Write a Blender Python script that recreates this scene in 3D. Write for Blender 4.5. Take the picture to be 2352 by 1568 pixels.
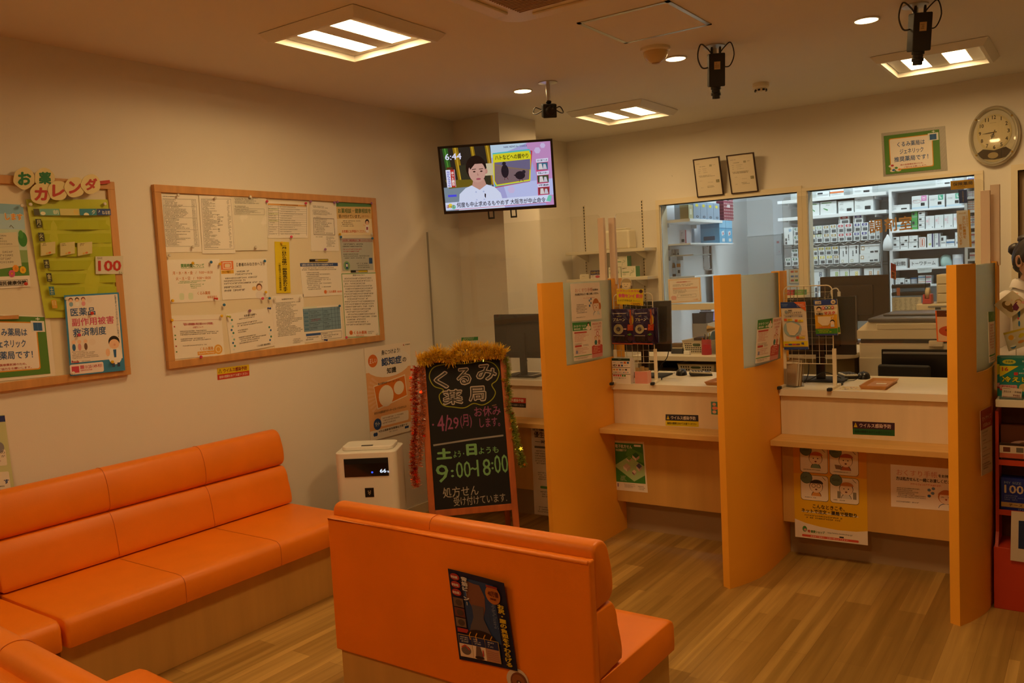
import bpy, bmesh, math, random
from mathutils import Vector as V, Matrix
for _o in list(bpy.data.objects): bpy.data.objects.remove(_o)
scene = bpy.context.scene
COL = scene.collection
PI = math.pi
rad = math.radians
rng = random.Random(7)

# ------------------------------------------------------------------ camera
EYE = V((3.531, 0.0, 1.47))
YAW, PITCH, ROLL, FPX = rad(35.0197), rad(-4.5143), rad(-2.9970), 1947.63
_f = V((-math.sin(YAW)*math.cos(PITCH), math.cos(YAW)*math.cos(PITCH), math.sin(PITCH)))
_r0 = V((math.cos(YAW), math.sin(YAW), 0)); _u0 = _r0.cross(_f)
_r = _r0*math.cos(ROLL)+_u0*math.sin(ROLL); _u = _u0*math.cos(ROLL)-_r0*math.sin(ROLL)
cd = bpy.data.cameras.new('camera'); cd.sensor_width = 36; cd.lens = FPX/2352*36; cd.clip_start = .02
cam = bpy.data.objects.new('camera', cd); COL.objects.link(cam)
m3 = Matrix((_r, _u, -_f)).transposed()
cam.matrix_world = Matrix.Translation(EYE) @ m3.to_4x4()
scene.camera = cam
# ------------------------------------------------------------------ world, exposure
w = bpy.data.worlds.new('world'); scene.world = w; w.use_nodes = True
w.node_tree.nodes['Background'].inputs[0].default_value = (1, .72, .45, 1)
w.node_tree.nodes['Background'].inputs[1].default_value = .015
vs = scene.view_settings
vs.view_transform = 'Standard'; vs.look = 'None'; vs.gamma = 1; vs.exposure = 0.0
vs.use_curve_mapping = False
PANEL_E, DOWN_E, STORE_E = 27.0, 14.0, 20.0      # emission of panels, downlights, dispensary panels
WARM = (1.0, .655, .29); COOL = (.86, .97, 1.0)

# ------------------------------------------------------------------ pixel rays to planes of the room
def ray(px, py): return _f + _r*((px-1176)/FPX) - _u*((py-784)/FPX)
def onX(p, x): d = ray(*p); return EYE + d*((x-EYE.x)/d.x)
def onY(p, y): d = ray(*p); return EYE + d*((y-EYE.y)/d.y)
def onZ(p, z): d = ray(*p); return EYE + d*((z-EYE.z)/d.z)
def zm(ox, oy, s): return lambda *a: [(ox+a[i]/s, oy+a[i+1]/s) for i in range(0, len(a), 2)] if len(a) > 2 else (ox+a[0]/s, oy+a[1]/s)

# ------------------------------------------------------------------ materials
MATS = {}
def lin(h):
    if isinstance(h, tuple): return h
    h = h.lstrip('#'); c = [int(h[i:i+2], 16)/255 for i in (0, 2, 4)]
    return tuple(x/12.92 if x <= .04045 else ((x+.055)/1.055)**2.4 for x in c)
def mat(name, col=None, rough=.5, metal=0, spec=.5, noise=None, bump=None, emit=None, coat=0, trans=0):
    if name in MATS: return MATS[name]
    m = bpy.data.materials.new(name); m.use_nodes = True; MATS[name] = m
    nt = m.node_tree; b = nt.nodes['Principled BSDF']
    c = lin(col)
    b.inputs['Base Color'].default_value = (*c, 1); b.inputs['Roughness'].default_value = rough
    b.inputs['Metallic'].default_value = metal; b.inputs['Specular IOR Level'].default_value = spec
    b.inputs['Coat Weight'].default_value = coat; b.inputs['Transmission Weight'].default_value = trans
    if emit:
        b.inputs['Emission Color'].default_value = (*emit[0], 1); b.inputs['Emission Strength'].default_value = emit[1]
    tc = None
    if noise or bump: tc = nt.nodes.new('ShaderNodeTexCoord')
    if noise:      # (scale xyz, amount)
        mp = nt.nodes.new('ShaderNodeMapping'); mp.inputs['Scale'].default_value = noise[0]
        nt.links.new(tc.outputs['Object'], mp.inputs[0])
        n = nt.nodes.new('ShaderNodeTexNoise'); n.inputs['Scale'].default_value = 1; n.inputs['Detail'].default_value = 6
        nt.links.new(mp.outputs[0], n.inputs[0])
        r = nt.nodes.new('ShaderNodeValToRGB'); a = noise[1]
        r.color_ramp.elements[0].position = .3; r.color_ramp.elements[1].position = .7
        r.color_ramp.elements[0].color = (*[x*(1-a) for x in c], 1); r.color_ramp.elements[1].color = (*[min(1, x*(1+a)) for x in c], 1)
        nt.links.new(n.outputs['Fac'], r.inputs[0]); nt.links.new(r.outputs[0], b.inputs['Base Color'])
    if bump:       # (scale, strength)
        n = nt.nodes.new('ShaderNodeTexNoise'); n.inputs['Scale'].default_value = bump[0]; n.inputs['Detail'].default_value = 4
        nt.links.new(tc.outputs['Object'], n.inputs[0])
        bp = nt.nodes.new('ShaderNodeBump'); bp.inputs['Strength'].default_value = bump[1]; bp.inputs['Distance'].default_value = .002
        nt.links.new(n.outputs['Fac'], bp.inputs['Height']); nt.links.new(bp.outputs[0], b.inputs['Normal'])
    return m
def ink(c, rough=.55):
    n = 'ink_'+(c if isinstance(c, str) else '%02x%02x%02x' % tuple(int(x*255) for x in c)).lstrip('#')+('g' if rough < .4 else '')
    return mat(n, c, rough, spec=.35)
def glow(c, k):
    n = 'screen_'+c.lstrip('#')+'_%g' % k
    return mat(n, '#050505', .25, emit=(lin(c), k))
M_wall = mat('wallpaper', (.80, .75, .66), .9, spec=.2, bump=(260, .25))
M_ceil = mat('ceiling_paint', (.78, .74, .67), .95, spec=.1, bump=(180, .15))
M_store = mat('store_wall', (.78, .80, .82), .7, spec=.3)
M_white = mat('white_plastic', (.80, .78, .72), .45)
M_cream = mat('cream_plastic', (.76, .69, .52), .45)
M_trim = mat('cream_trim', (.80, .70, .50), .55)
M_black = mat('black_plastic', (.012, .011, .011), .3)
M_blackm = mat('matt_black', (.02, .02, .02), .7)
M_gloss = mat('black_gloss', (.006, .006, .007), .08)
M_steel = mat('steel', (.6, .6, .58), .28, metal=1)
M_grey = mat('grey_plastic', (.25, .25, .26), .5)
M_dkgrey = mat('dark_grey_plastic', (.06, .06, .065), .45)
M_orange = mat('orange_laminate', (.92, .42, .038), .45, spec=.4, noise=((3, 3, 3), .04))
M_leather = mat('orange_leatherette', (.88, .222, .005), .42, spec=.45, noise=((5, 5, 5), .06), bump=(320, .22))
M_seam = mat('orange_stitching', (.62, .14, .006), .5)
M_beech = mat('beech_board', (.70, .41, .12), .5, noise=((3, 40, 3), .10))
M_beechv = mat('beech_board_upright', (.62, .35, .09), .5, noise=((14, 14, 1.2), .07))
M_maple = mat('pale_maple', (.78, .63, .43), .5, noise=((18, 18, 2), .05))
M_top = mat('cream_worktop', (.82, .74, .58), .35, noise=((2, 30, 2), .03))
M_oakfr = mat('oak_frame', (.60, .30, .095), .5, noise=((30, 30, 3), .12))
M_easel = mat('red_brown_wood', (.42, .10, .02), .45, noise=((30, 30, 4), .2))
M_kick = mat('kick_board', (.40, .28, .16), .6)
M_paper = mat('paper', (.84, .80, .74), .7, spec=.3)
M_board = mat('board_cloth', (.80, .72, .54), .85)
M_card = mat('cardboard', (.45, .28, .14), .8)
M_gold = mat('gold_foil', (1.0, .70, .05), .3, metal=.25)
M_redfoil = mat('copper_red_foil', (.80, .3, .12), .3, metal=.45)
M_redstar = mat('red_star_foil', (.85, .06, .015), .2, metal=1)
M_greenfoil = mat('green_foil', (.38, .48, .06), .3, metal=.45)
M_goldstar = mat('green_gold_star_foil', (.45, .42, .05), .2, metal=1)
def lampm(k): return mat('lamp_diffuser_%d' % round(k*100), (.9, .9, .9), .5, emit=(WARM, PANEL_E*1.6*k))
M_down = mat('downlight_diffuser', (.9, .9, .9), .5, emit=(WARM, DOWN_E*2))
M_cool = mat('cool_diffuser', (.9, .9, .9), .5, emit=(COOL, STORE_E))

def glass_mat(name, tint, haze, ior=1.38):
    m = bpy.data.materials.new(name); m.use_nodes = True; nt = m.node_tree; nt.nodes.remove(nt.nodes['Principled BSDF'])
    out = nt.nodes['Material Output']
    t = nt.nodes.new('ShaderNodeBsdfTransparent'); t.inputs[0].default_value = (*tint, 1)
    g = nt.nodes.new('ShaderNodeBsdfGlossy'); g.inputs['Roughness'].default_value = .03
    fr = nt.nodes.new('ShaderNodeFresnel'); fr.inputs[0].default_value = ior
    mx = nt.nodes.new('ShaderNodeMixShader'); nt.links.new(fr.outputs[0], mx.inputs[0])
    nt.links.new(t.outputs[0], mx.inputs[1]); nt.links.new(g.outputs[0], mx.inputs[2])
    last = mx
    if haze:
        d = nt.nodes.new('ShaderNodeBsdfDiffuse'); d.inputs[0].default_value = (.8, .8, .78, 1)
        m2 = nt.nodes.new('ShaderNodeMixShader'); m2.inputs[0].default_value = haze
        nt.links.new(mx.outputs[0], m2.inputs[1]); nt.links.new(d.outputs[0], m2.inputs[2]); last = m2
    nt.links.new(last.outputs[0], out.inputs[0]); MATS[name] = m
    return m
M_acryl = glass_mat('clear_acrylic', (.97, .97, .955), .025)
M_pane = glass_mat('window_glass', (.96, .98, .98), 0)
M_sleeve = glass_mat('sleeve_film', (.98, .98, .97), .0, 1.12)
M_film = glass_mat('clear_film', (.95, .95, .94), .12)
def sheer(c):
    n = 'sheer_'+c.lstrip('#')
    if n in MATS: return MATS[n]
    m = mat(n, c, .6); nt = m.node_tree; t = nt.nodes.new('ShaderNodeBsdfTranslucent'); t.inputs[0].default_value = (*[min(1, x*1.1) for x in lin(c)], 1)
    mx = nt.nodes.new('ShaderNodeMixShader'); mx.inputs[0].default_value = .6; nt.links.new(nt.nodes['Principled BSDF'].outputs[0], mx.inputs[1]); nt.links.new(t.outputs[0], mx.inputs[2]); nt.links.new(mx.outputs[0], nt.nodes['Material Output'].inputs[0])
    return m
def frosted():
    m = bpy.data.materials.new('frosted_glass'); m.use_nodes = True; nt = m.node_tree; b = nt.nodes['Principled BSDF']
    b.inputs['Base Color'].default_value = (.84, .92, .86, 1); b.inputs['Roughness'].default_value = .65
    b.inputs['Transmission Weight'].default_value = .7; b.inputs['IOR'].default_value = 1.2
    return m
M_frost = frosted()
def floor_mat():
    m = bpy.data.materials.new('wood_plank_floor'); m.use_nodes = True; nt = m.node_tree; b = nt.nodes['Principled BSDF']
    L = nt.links.new; N = nt.nodes.new
    tc = N('ShaderNodeTexCoord'); mp = N('ShaderNodeMapping'); mp.inputs['Rotation'].default_value = (0, 0, PI/2)
    L(tc.outputs['Object'], mp.inputs[0])
    def brick(wd, h, off):
        k = N('ShaderNodeTexBrick'); k.offset = off
        k.inputs['Scale'].default_value = 1; k.inputs['Brick Width'].default_value = wd; k.inputs['Row Height'].default_value = h
        k.inputs['Mortar Size'].default_value = .0008; k.inputs['Mortar Smooth'].default_value = .2; k.inputs['Bias'].default_value = 0
        L(mp.outputs[0], k.inputs[0]); return k
    k = brick(.92, .105, .37)
    k.inputs['Color1'].default_value = (.36, .20, .045, 1); k.inputs['Color2'].default_value = (.60, .375, .105, 1)
    k.inputs['Mortar'].default_value = (.30, .16, .04, 1)
    k2 = brick(1.7, .035, .61)
    k2.inputs['Color1'].default_value = (.78, .76, .72, 1); k2.inputs['Color2'].default_value = (1.12, 1.14, 1.2, 1); k2.inputs['Mortar'].default_value = (1, 1, 1, 1); k2.inputs['Mortar Size'].default_value = 0
    ms = N('ShaderNodeMapping'); ms.inputs['Scale'].default_value = (34, 1.6, 1); L(tc.outputs['Object'], ms.inputs[0])
    n = N('ShaderNodeTexNoise'); n.inputs['Scale'].default_value = 1; n.inputs['Detail'].default_value = 6; L(ms.outputs[0], n.inputs[0])
    r = N('ShaderNodeValToRGB'); r.color_ramp.elements[0].position = .3; r.color_ramp.elements[1].position = .72
    r.color_ramp.elements[0].color = (.74, .70, .63, 1); r.color_ramp.elements[1].color = (1.10, 1.10, 1.10, 1); L(n.outputs['Fac'], r.inputs[0])
    def mul(a, c):
        x = N('ShaderNodeMix'); x.data_type = 'RGBA'; x.blend_type = 'MULTIPLY'; x.inputs[0].default_value = 1
        L(a, x.inputs[6]); L(c, x.inputs[7]); return x.outputs[2]
    L(mul(mul(k.outputs['Color'], k2.outputs['Color']), r.outputs[0]), b.inputs['Base Color'])
    b.inputs['Roughness'].default_value = .38; b.inputs['Specular IOR Level'].default_value = .4
    bp = N('ShaderNodeBump'); bp.inputs['Strength'].default_value = .15; bp.inputs['Distance'].default_value = .002
    L(n.outputs['Fac'], bp.inputs['Height']); L(bp.outputs[0], b.inputs['Normal'])
    return m
M_floor = floor_mat()

# ------------------------------------------------------------------ mesh helpers
def frame_of(d):
    d = d.normalized(); a = V((0, 0, 1)) if abs(d.z) < .9 else V((1, 0, 0))
    x = d.cross(a).normalized(); return x, x.cross(d).normalized(), d
class MB:
    def __init__(s): s.v, s.f, s.mi, s.m, s.sm = [], [], [], [], []
    def mid(s, m):
        if m not in s.m: s.m.append(m)
        return s.m.index(m)
    def add(s, vs_, fs, m, smooth=False):
        b = len(s.v); s.v += [tuple(x) for x in vs_]; k = s.mid(m)
        for f in fs: s.f.append([b+i for i in f]); s.mi.append(k); s.sm.append(smooth)
        return s
    def box(s, a, b, m, X=None):
        x0, y0, z0 = a; x1, y1, z1 = b
        p = [V((x, y, z)) for z in (z0, z1) for y in (y0, y1) for x in (x0, x1)]
        if X: p = [X @ q for q in p]
        s.add(p, [(0, 2, 3, 1), (4, 5, 7, 6), (0, 1, 5, 4), (2, 6, 7, 3), (0, 4, 6, 2), (1, 3, 7, 5)], m); return s
    def prism(s, pts, z0, z1, m, X=None, smooth=False):   # pts in xy, extruded along z
        n = len(pts); p = [V((x, y, z)) for z in (z0, z1) for x, y in pts]
        if X: p = [X @ q for q in p]
        s.add(p, [tuple(range(n))[::-1], tuple(range(n, 2*n))], m)
        s.add(p, [(i, (i+1) % n, n+(i+1) % n, n+i) for i in range(n)], m, smooth); return s
    def tube(s, pts, r, m, n=8, cap=True):
        pts = [V(p) for p in pts]; rings = []; x = None
        rs = r if isinstance(r, (list, tuple)) else [r]*len(pts)
        for i, p in enumerate(pts):
            d = (pts[min(i+1, len(pts)-1)]-pts[max(i-1, 0)])
            if x is None: x, y, d = frame_of(d)
            else:
                d = d.normalized(); x = (x-d*x.dot(d)).normalized(); y = d.cross(x)
            rings.append([p+(x*math.cos(2*PI*k/n)+y*math.sin(2*PI*k/n))*rs[i] for k in range(n)])
        vs_ = [q for g in rings for q in g]; fs = []
        for i in range(len(pts)-1):
            for k in range(n): fs.append((i*n+k, i*n+(k+1) % n, (i+1)*n+(k+1) % n, (i+1)*n+k))
        s.add(vs_, fs, m, True)
        if cap: s.add(rings[0], [tuple(range(n))[::-1]], m); s.add(rings[-1], [tuple(range(n))], m)
        return s
    def lathe(s, prof, m, c=(0, 0, 0), n=24, axis=(0, 0, 1), sx=1, sy=1, smooth=True):   # prof: (r, h)
        x, y, d = frame_of(V(axis)); c = V(c); vs_ = []; fs = []
        if axis == (0, 0, 1): x, y = V((1, 0, 0)), V((0, 1, 0))
        for r, h in prof:
            for k in range(n): vs_.append(c+x*(r*sx*math.cos(2*PI*k/n))+y*(r*sy*math.sin(2*PI*k/n))+d*h)
        for i in range(len(prof)-1):
            for k in range(n): fs.append((i*n+k, i*n+(k+1) % n, (i+1)*n+(k+1) % n, (i+1)*n+k))
        s.add(vs_, fs, m, smooth)
        e = len(prof)-1
        if prof[0][0] > 1e-5: s.add(vs_[:n], [tuple(range(n))[::-1]], m)
        if prof[e][0] > 1e-5: s.add(vs_[e*n:], [tuple(range(n))], m)
        return s
    def build(s, name, parent=None, bevel=0, seg=2, auto=None, sub=0):
        me = bpy.data.meshes.new(name); me.from_pydata(s.v, [], s.f)
        for m in s.m: me.materials.append(m)
        me.polygons.foreach_set('material_index', s.mi); me.polygons.foreach_set('use_smooth', s.sm)
        bm = bmesh.new(); bm.from_mesh(me)
        if bevel or auto or sub: bmesh.ops.remove_doubles(bm, verts=bm.verts, dist=1e-5)
        if not getattr(s, 'flat', False): bmesh.ops.recalc_face_normals(bm, faces=bm.faces)
        bm.to_mesh(me); bm.free()
        if auto: me.polygons.foreach_set('use_smooth', [True]*len(me.polygons)); me.set_sharp_from_angle(angle=rad(auto))
        o = bpy.data.objects.new(name, me); COL.objects.link(o)
        if bevel:
            b = o.modifiers.new('bevel', 'BEVEL'); b.width = bevel; b.segments = seg; b.limit_method = 'ANGLE'; b.angle_limit = rad(40)
            me.polygons.foreach_set('use_smooth', [True]*len(me.polygons))
            wn = o.modifiers.new('wn', 'WEIGHTED_NORMAL'); wn.keep_sharp = True
        if sub:
            b = o.modifiers.new('sub', 'SUBSURF'); b.levels = b.render_levels = sub
            me.polygons.foreach_set('use_smooth', [True]*len(me.polygons))
        if parent: o.parent = parent
        return o
def tag(o, label, cat, group=None, kind=None):
    o['label'] = label; o['category'] = cat
    if group: o['group'] = group
    if kind: o['kind'] = kind
    return o
def empty(name, label, cat, group=None, loc=(0, 0, 0)):
    o = bpy.data.objects.new(name, None); COL.objects.link(o); o.empty_display_size = .05
    return tag(o, label, cat, group)
def struct(o): o['kind'] = 'structure'; return o
def basis(o, x, y, z):
    M = Matrix((x, y, z)).transposed().to_4x4(); M.translation = o; return M
def rotz(c, a): return Matrix.Translation(V(c)) @ Matrix.Rotation(a, 4, 'Z')

# ------------------------------------------------------------------ lettering and printed sheets
_TC = {}
_cu = bpy.data.curves.new('t', 'FONT'); _to = bpy.data.objects.new('t', _cu)
def glyphs(text, res=2):
    k = (text, res)
    if k not in _TC:
        _cu.body = text; _cu.size = 1; _cu.resolution_u = res
        me = bpy.data.meshes.new_from_object(_to)
        vs_ = [(v.co.x, v.co.y) for v in me.vertices]; fs = [tuple(p.vertices) for p in me.polygons]
        bpy.data.meshes.remove(me); _TC[k] = (vs_, fs)
    return _TC[k]
class Sheet:
    """A flat printed thing: quad TL,TR,BR,BL in space; u to the right, v downwards, both 0..1."""
    def __init__(s, quad, base='#f4f0e8', n=None, t=.0012, lift=.0006, off=0, rough=.55, curl=None, mk=None, back=True, step=.00025):
        s.q = [V(p) for p in quad]; s.curl = curl
        e1, e2 = s.q[1]-s.q[0], s.q[3]-s.q[0]
        s.n = e2.cross(e1).normalized()
        if n is None: n = EYE-s.q[0]
        if s.n.dot(V(n)) < 0: s.n = -s.n
        s.b = MB(); s.b.flat = True; s.t = t; s.off = off; s.step = step
        s.mk = mk or (lambda c: ink(c, rough))
        s.W = ((s.q[1]-s.q[0]).length+(s.q[2]-s.q[3]).length)/2; s.H = ((s.q[3]-s.q[0]).length+(s.q[2]-s.q[1]).length)/2
        if base is not None: s.slab(base)
    def P(s, u, v, h=0.):
        a, b, c, d = s.q
        p = (a*(1-u)+b*u)*(1-v)+(d*(1-u)+c*u)*v
        if s.curl: h += s.curl(u, v)
        return p+s.n*(s.off+h)
    def slab(s, base):
        m = s.mk(base); nu, nv = (8, 10) if s.curl else (1, 1)
        top = [s.P(i/nu, j/nv, s.t) for j in range(nv+1) for i in range(nu+1)]
        W = nu+1
        s.b.add(top, [(j*W+i, j*W+W+i, j*W+W+i+1, j*W+i+1) for j in range(nv) for i in range(nu)], m)
        bk = [s.P(i/nu, j/nv, 0) for j in range(nv+1) for i in range(nu+1)]
        s.b.add(bk, [(j*W+i, j*W+i+1, j*W+W+i+1, j*W+W+i) for j in range(nv) for i in range(nu)], m)
        ring = [(i/nu, 0) for i in range(nu)]+[(1, j/nv) for j in range(nv)]+[(1-i/nu, 1) for i in range(nu)]+[(0, 1-j/nv) for j in range(nv)]
        k = len(ring)
        s.b.add([s.P(u, v, s.t) for u, v in ring]+[s.P(u, v, 0) for u, v in ring], [(i, (i+1) % k, k+(i+1) % k, k+i) for i in range(k)], m)
    def h(s, l):
        s.k = getattr(s, 'k', 0)+1
        return s.t+s.step*(l+(s.k % 16)*.05)
    def face(s, pts, c, l=1):
        ar = sum(pts[i][0]*pts[(i+1) % len(pts)][1]-pts[(i+1) % len(pts)][0]*pts[i][1] for i in range(len(pts)))
        if ar > 0: pts = pts[::-1]
        h = s.h(l); s.b.add([s.P(u, v, h) for u, v in pts], [tuple(range(len(pts)))], s.mk(c)); return s
    def rect(s, u0, v0, u1, v1, c, l=1):
        if s.curl:
            n = max(1, int(abs(v1-v0)*10)); k = max(1, int(abs(u1-u0)*8))
            for j in range(n):
                for i in range(k):
                    a, b_ = u0+(u1-u0)*i/k, u0+(u1-u0)*(i+1)/k; y0, y1 = v0+(v1-v0)*j/n, v0+(v1-v0)*(j+1)/n
                    s.face([(a, y0), (b_, y0), (b_, y1), (a, y1)], c, l)
            return s
        return s.face([(u0, v0), (u1, v0), (u1, v1), (u0, v1)], c, l)
    def ell(s, cu, cv, ru, rv, c, l=1, n=20, a0=0, a1=2*PI):
        return s.face([(cu+ru*math.cos(a0+(a1-a0)*k/(n if a1-a0 > 6.2 else n-1)), cv+rv*math.sin(a0+(a1-a0)*k/(n if a1-a0 > 6.2 else n-1))) for k in range(n)], c, l)
    def disc(s, cu, cv, ru, c, l=1, n=20): return s.ell(cu, cv, ru, ru*s.W/s.H, c, l, n)
    def rrect(s, u0, v0, u1, v1, r, c, l=1):
        rv = r*s.W/s.H; p = []
        for cx, cy, a in ((u1-r, v0+rv, -PI/2), (u1-r, v1-rv, 0), (u0+r, v1-rv, PI/2), (u0+r, v0+rv, PI)):
            for k in range(5): p.append((cx+r*math.cos(a+PI/2*k/4), cy+rv*math.sin(a+PI/2*k/4)))
        return s.face(p, c, l)
    def frame(s, u0, v0, u1, v1, w, c, l=1):
        wv = w*s.W/s.H
        s.rect(u0, v0, u1, v0+wv, c, l); s.rect(u0, v1-wv, u1, v1, c, l); s.rect(u0, v0+wv, u0+w, v1-wv, c, l); return s.rect(u1-w, v0+wv, u1, v1-wv, c, l)
    def line(s, pts, w, c, l=1):          # w as a share of the width
        k = s.W/s.H
        for (a, b), (c_, d) in zip(pts, pts[1:]):
            dx, dy = (c_-a), (d-b)/k; L = math.hypot(dx, dy) or 1; nx, ny = -dy/L*w/2, dx/L*w/2*k
            s.face([(a+nx, b+ny), (c_+nx, d+ny), (c_-nx, d-ny), (a-nx, b-ny)], c, l)
        return s
    def txt(s, u0, v0, u1, v1, text, c, bold=0., l=3, sh=0):
        vs_, fs = glyphs(text)
        if not vs_: return s
        b = bold; sh_ = [(0, 0)] if not b else [(b, 0), (-b, 0), (0, b), (0, -b)]+([(b*.7, b*.7), (-b*.7, -b*.7), (b*.7, -b*.7), (-b*.7, b*.7)] if b > .024 else [])
        n0 = len(vs_); fs = [tuple(i+k*n0 for i in f) for k in range(len(sh_)) for f in fs]; vs_ = [(x+dx, y+dy) for dx, dy in sh_ for x, y in vs_]
        x0, x1 = min(p[0] for p in vs_), max(p[0] for p in vs_); y0, y1 = min(p[1] for p in vs_), max(p[1] for p in vs_)
        kx, ky = (u1-u0)/((x1-x0) or 1), (v1-v0)/((y1-y0) or 1)
        h = s.h(l); s.b.add([s.P(u0+(x-x0)*kx+sh*(y-y0)*ky, v1-(y-y0)*ky, h+s.step*.14*(i//n0)) for i, (x, y) in enumerate(vs_)], fs, s.mk(c)); return s
    def vtxt(s, u0, v0, u1, v1, text, c, bold=0., l=3):
        n = len(text); h = (v1-v0)/n
        for i, ch in enumerate(text):
            if ch == ' ': continue
            if ch == 'ー': s.rect((u0+u1)/2-(u1-u0)*.07, v0+h*(i+.1), (u0+u1)/2+(u1-u0)*.07, v0+h*(i+.9), c, l); continue
            vs_, fs = glyphs(ch); k = .92
            x0, x1 = min(p[0] for p in vs_), max(p[0] for p in vs_); y0, y1 = min(p[1] for p in vs_), max(p[1] for p in vs_)
            wd = min(1, (x1-x0)/.85+.02)*k*(u1-u0); ht = min(1, (y1-y0)/.85+.02)*k*h
            self_u = (u0+u1)/2; self_v = v0+h*(i+.5)
            s.txt(self_u-wd/2, self_v-ht/2, self_u+wd/2, self_v+ht/2, ch, c, bold, l)
        return s
    def fine(s, u0, v0, u1, v1, rows, c='#3a3630', cw=None, fill=.9, l=2, vert=False):   # unreadable small print
        rh = (v1-v0)/rows; ch = rh*.62; cw = cw or ch*s.H/s.W*1.0
        for i in range(rows):
            y = v0+rh*i; x = u0+(cw*rng.choice((0, 0, 1)) if fill < 1 else 0); end = u0+(u1-u0)*(1 if fill >= 1 else rng.uniform(fill*.55, 1))
            while x+cw <= end:
                t = rng.random(); a, b_ = x+cw*.08, x+cw*.86
                if t < .30: s.rect(a, y, b_, y+ch*.22, c, l); s.rect(a, y+ch*.6, b_, y+ch*.85, c, l)
                elif t < .55: s.rect(a, y+ch*.05, a+(b_-a)*.3, y+ch, c, l); s.rect(a+(b_-a)*.55, y, b_, y+ch*.8, c, l)
                elif t < .8: s.rect(a, y+ch*.3, b_, y+ch*.52, c, l); s.rect((a+b_)/2-cw*.1, y, (a+b_)/2+cw*.1, y+ch, c, l)
                elif t < .95: s.rect(a, y, b_, y+ch*.25, c, l); s.rect(a, y, a+cw*.2, y+ch, c, l)
                x += cw
        return s
    def build(s, name, label=None, cat=None, group=None, parent=None):
        o = s.b.build(name, parent)
        if label: tag(o, label, cat, group)
        return o
def wallq(pts, x=0.0): return [onX(p, x) for p in pts]
def backq(pts, y): return [onY(p, y) for p in pts]
# ================================================================== THE ROOM
RX, RY0, RY1, H = 6.0, -2.4, 5.95, 2.5
def sbox(name, a, b, m, parent=None):
    o = MB().box(a, b, m).build(name, parent); return struct(o) if not parent else o
sbox('floor', (-.1, RY0, -.1), (RX, 8.2, 0), M_floor)
sbox('ceiling', (-.1, RY0, H), (RX, RY1+.1, H+.1), M_ceil)
sbox('wall_left', (-.1, RY0, 0), (0, RY1, H), M_wall)
sbox('wall_right', (RX, RY0, 0), (RX+.1, RY1+.1, H), M_wall)
sbox('wall_rear', (-.1, RY0-.1, 0), (RX+.1, RY0, H), M_wall)
W1, W2 = (.785, 1.814), (1.874, 2.885)
WZ0, WZ1 = .80, 1.93
D1 = (3.11, 3.95)
wb = MB()
for a, b in (((-.1, 5.95, 0), (W1[0], 6.05, H)), ((W1[0], 5.95, WZ1), (W2[1], 6.05, H)), ((W1[0], 5.95, 0), (W2[1], 6.05, WZ0)), ((W1[1], 5.95, WZ0), (W2[0], 6.05, WZ1)),
             ((W2[1], 5.95, 0), (D1[0], 6.05, H)), ((D1[0], 5.95, 1.93), (D1[1], 6.05, H)), ((D1[1], 5.95, 0), (RX, 6.05, H))): wb.box(a, b, M_wall)
struct(wb.build('wall_back'))
sbox('wall_pillar', (0, 4.49, 0), (.37, 4.917, H), M_wall)
# windows between the waiting room and the dispensary
for k, (a, b) in enumerate((W1, W2)):
    f = MB(); t = .045
    l, r_ = (a-.025 if k == 0 else a-.03), (b+.045 if k else b+.029)
    f.box((l, 5.928, WZ1), (r_, 6.07, WZ1+.02+.018*(k == 0)), M_trim); f.box((l, 5.93, WZ0), (a+.002, 6.07, WZ1), M_trim); f.box((b-.002, 5.93, WZ0), (r_, 6.07, WZ1), M_trim)
    if k == 0: f.box((a, 5.925, 1.138), (b, 6.07, 1.182), M_trim)
    o = struct(f.build('window_%d' % (k+1)))
    fr = MB()
    for x0, x1 in ((a, a+.006), (b-.006, b)): fr.box((x0, 5.95, 1.182), (x1, 5.97, WZ1), M_store)
    fr.build('sash', o)
    MB().box((a+.006, 5.956, 1.182 if k == 0 else .9), (b-.006, 5.961, WZ1), M_pane).build('pane', o)
d = MB(); d.box((D1[0]-.035, 5.93, 0), (D1[0], 6.07, 1.965), M_trim); d.box((D1[0], 5.93, 1.93), (D1[1], 6.07, 1.965), M_trim); d.box((D1[1], 5.93, 0), (D1[1]+.035, 6.07, 1.965), M_trim)
d = struct(d.build('door_1')); MB().box((D1[0], 6.0, 0), (D1[1], 6.03, 1.93), mat('door_panel', (.58, .42, .26), .6)).build('door_leaf', d)
# dispensary shell
SY = 8.05
sbox('wall_store_back', (.3, SY, 0), (4.4, SY+.1, 2.7), M_store)
sbox('wall_store_left', (.62, 6.05, 0), (.72, SY, 2.7), M_store)
sbox('wall_store_right', (4.3, 6.05, 0), (4.4, SY, 2.7), M_store)
sbox('ceiling_store', (.3, 6.05, 2.6), (4.4, SY+.1, 2.7), M_store)
for i, (x, y) in enumerate(((1.5, 6.75), (2.9, 6.75))):
    o = empty('ceiling_light', ('cool white ceiling panel in the dispensary above its grey back wall', 'cool white ceiling panel in the dispensary above the tall white shelf unit')[i], 'ceiling light')
    MB().box((x-.55, y-.17, 2.575), (x+.55, y+.17, 2.6), M_white).build('frame', o)
    MB().box((x-.5, y-.12, 2.572), (x+.5, y+.12, 2.576), M_cool).build('diffuser', o)
# baseboards
for n, a, b in (('baseboard_left', (0, RY0, 0), (.008, 4.49, .06)), ('baseboard_rear', (0, RY0, 0), (RX, RY0+.008, .06)), ('baseboard_pillar', (0, 4.482, 0), (.37, 4.49, .06))):
    sbox(n, a, b, M_trim)

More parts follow.
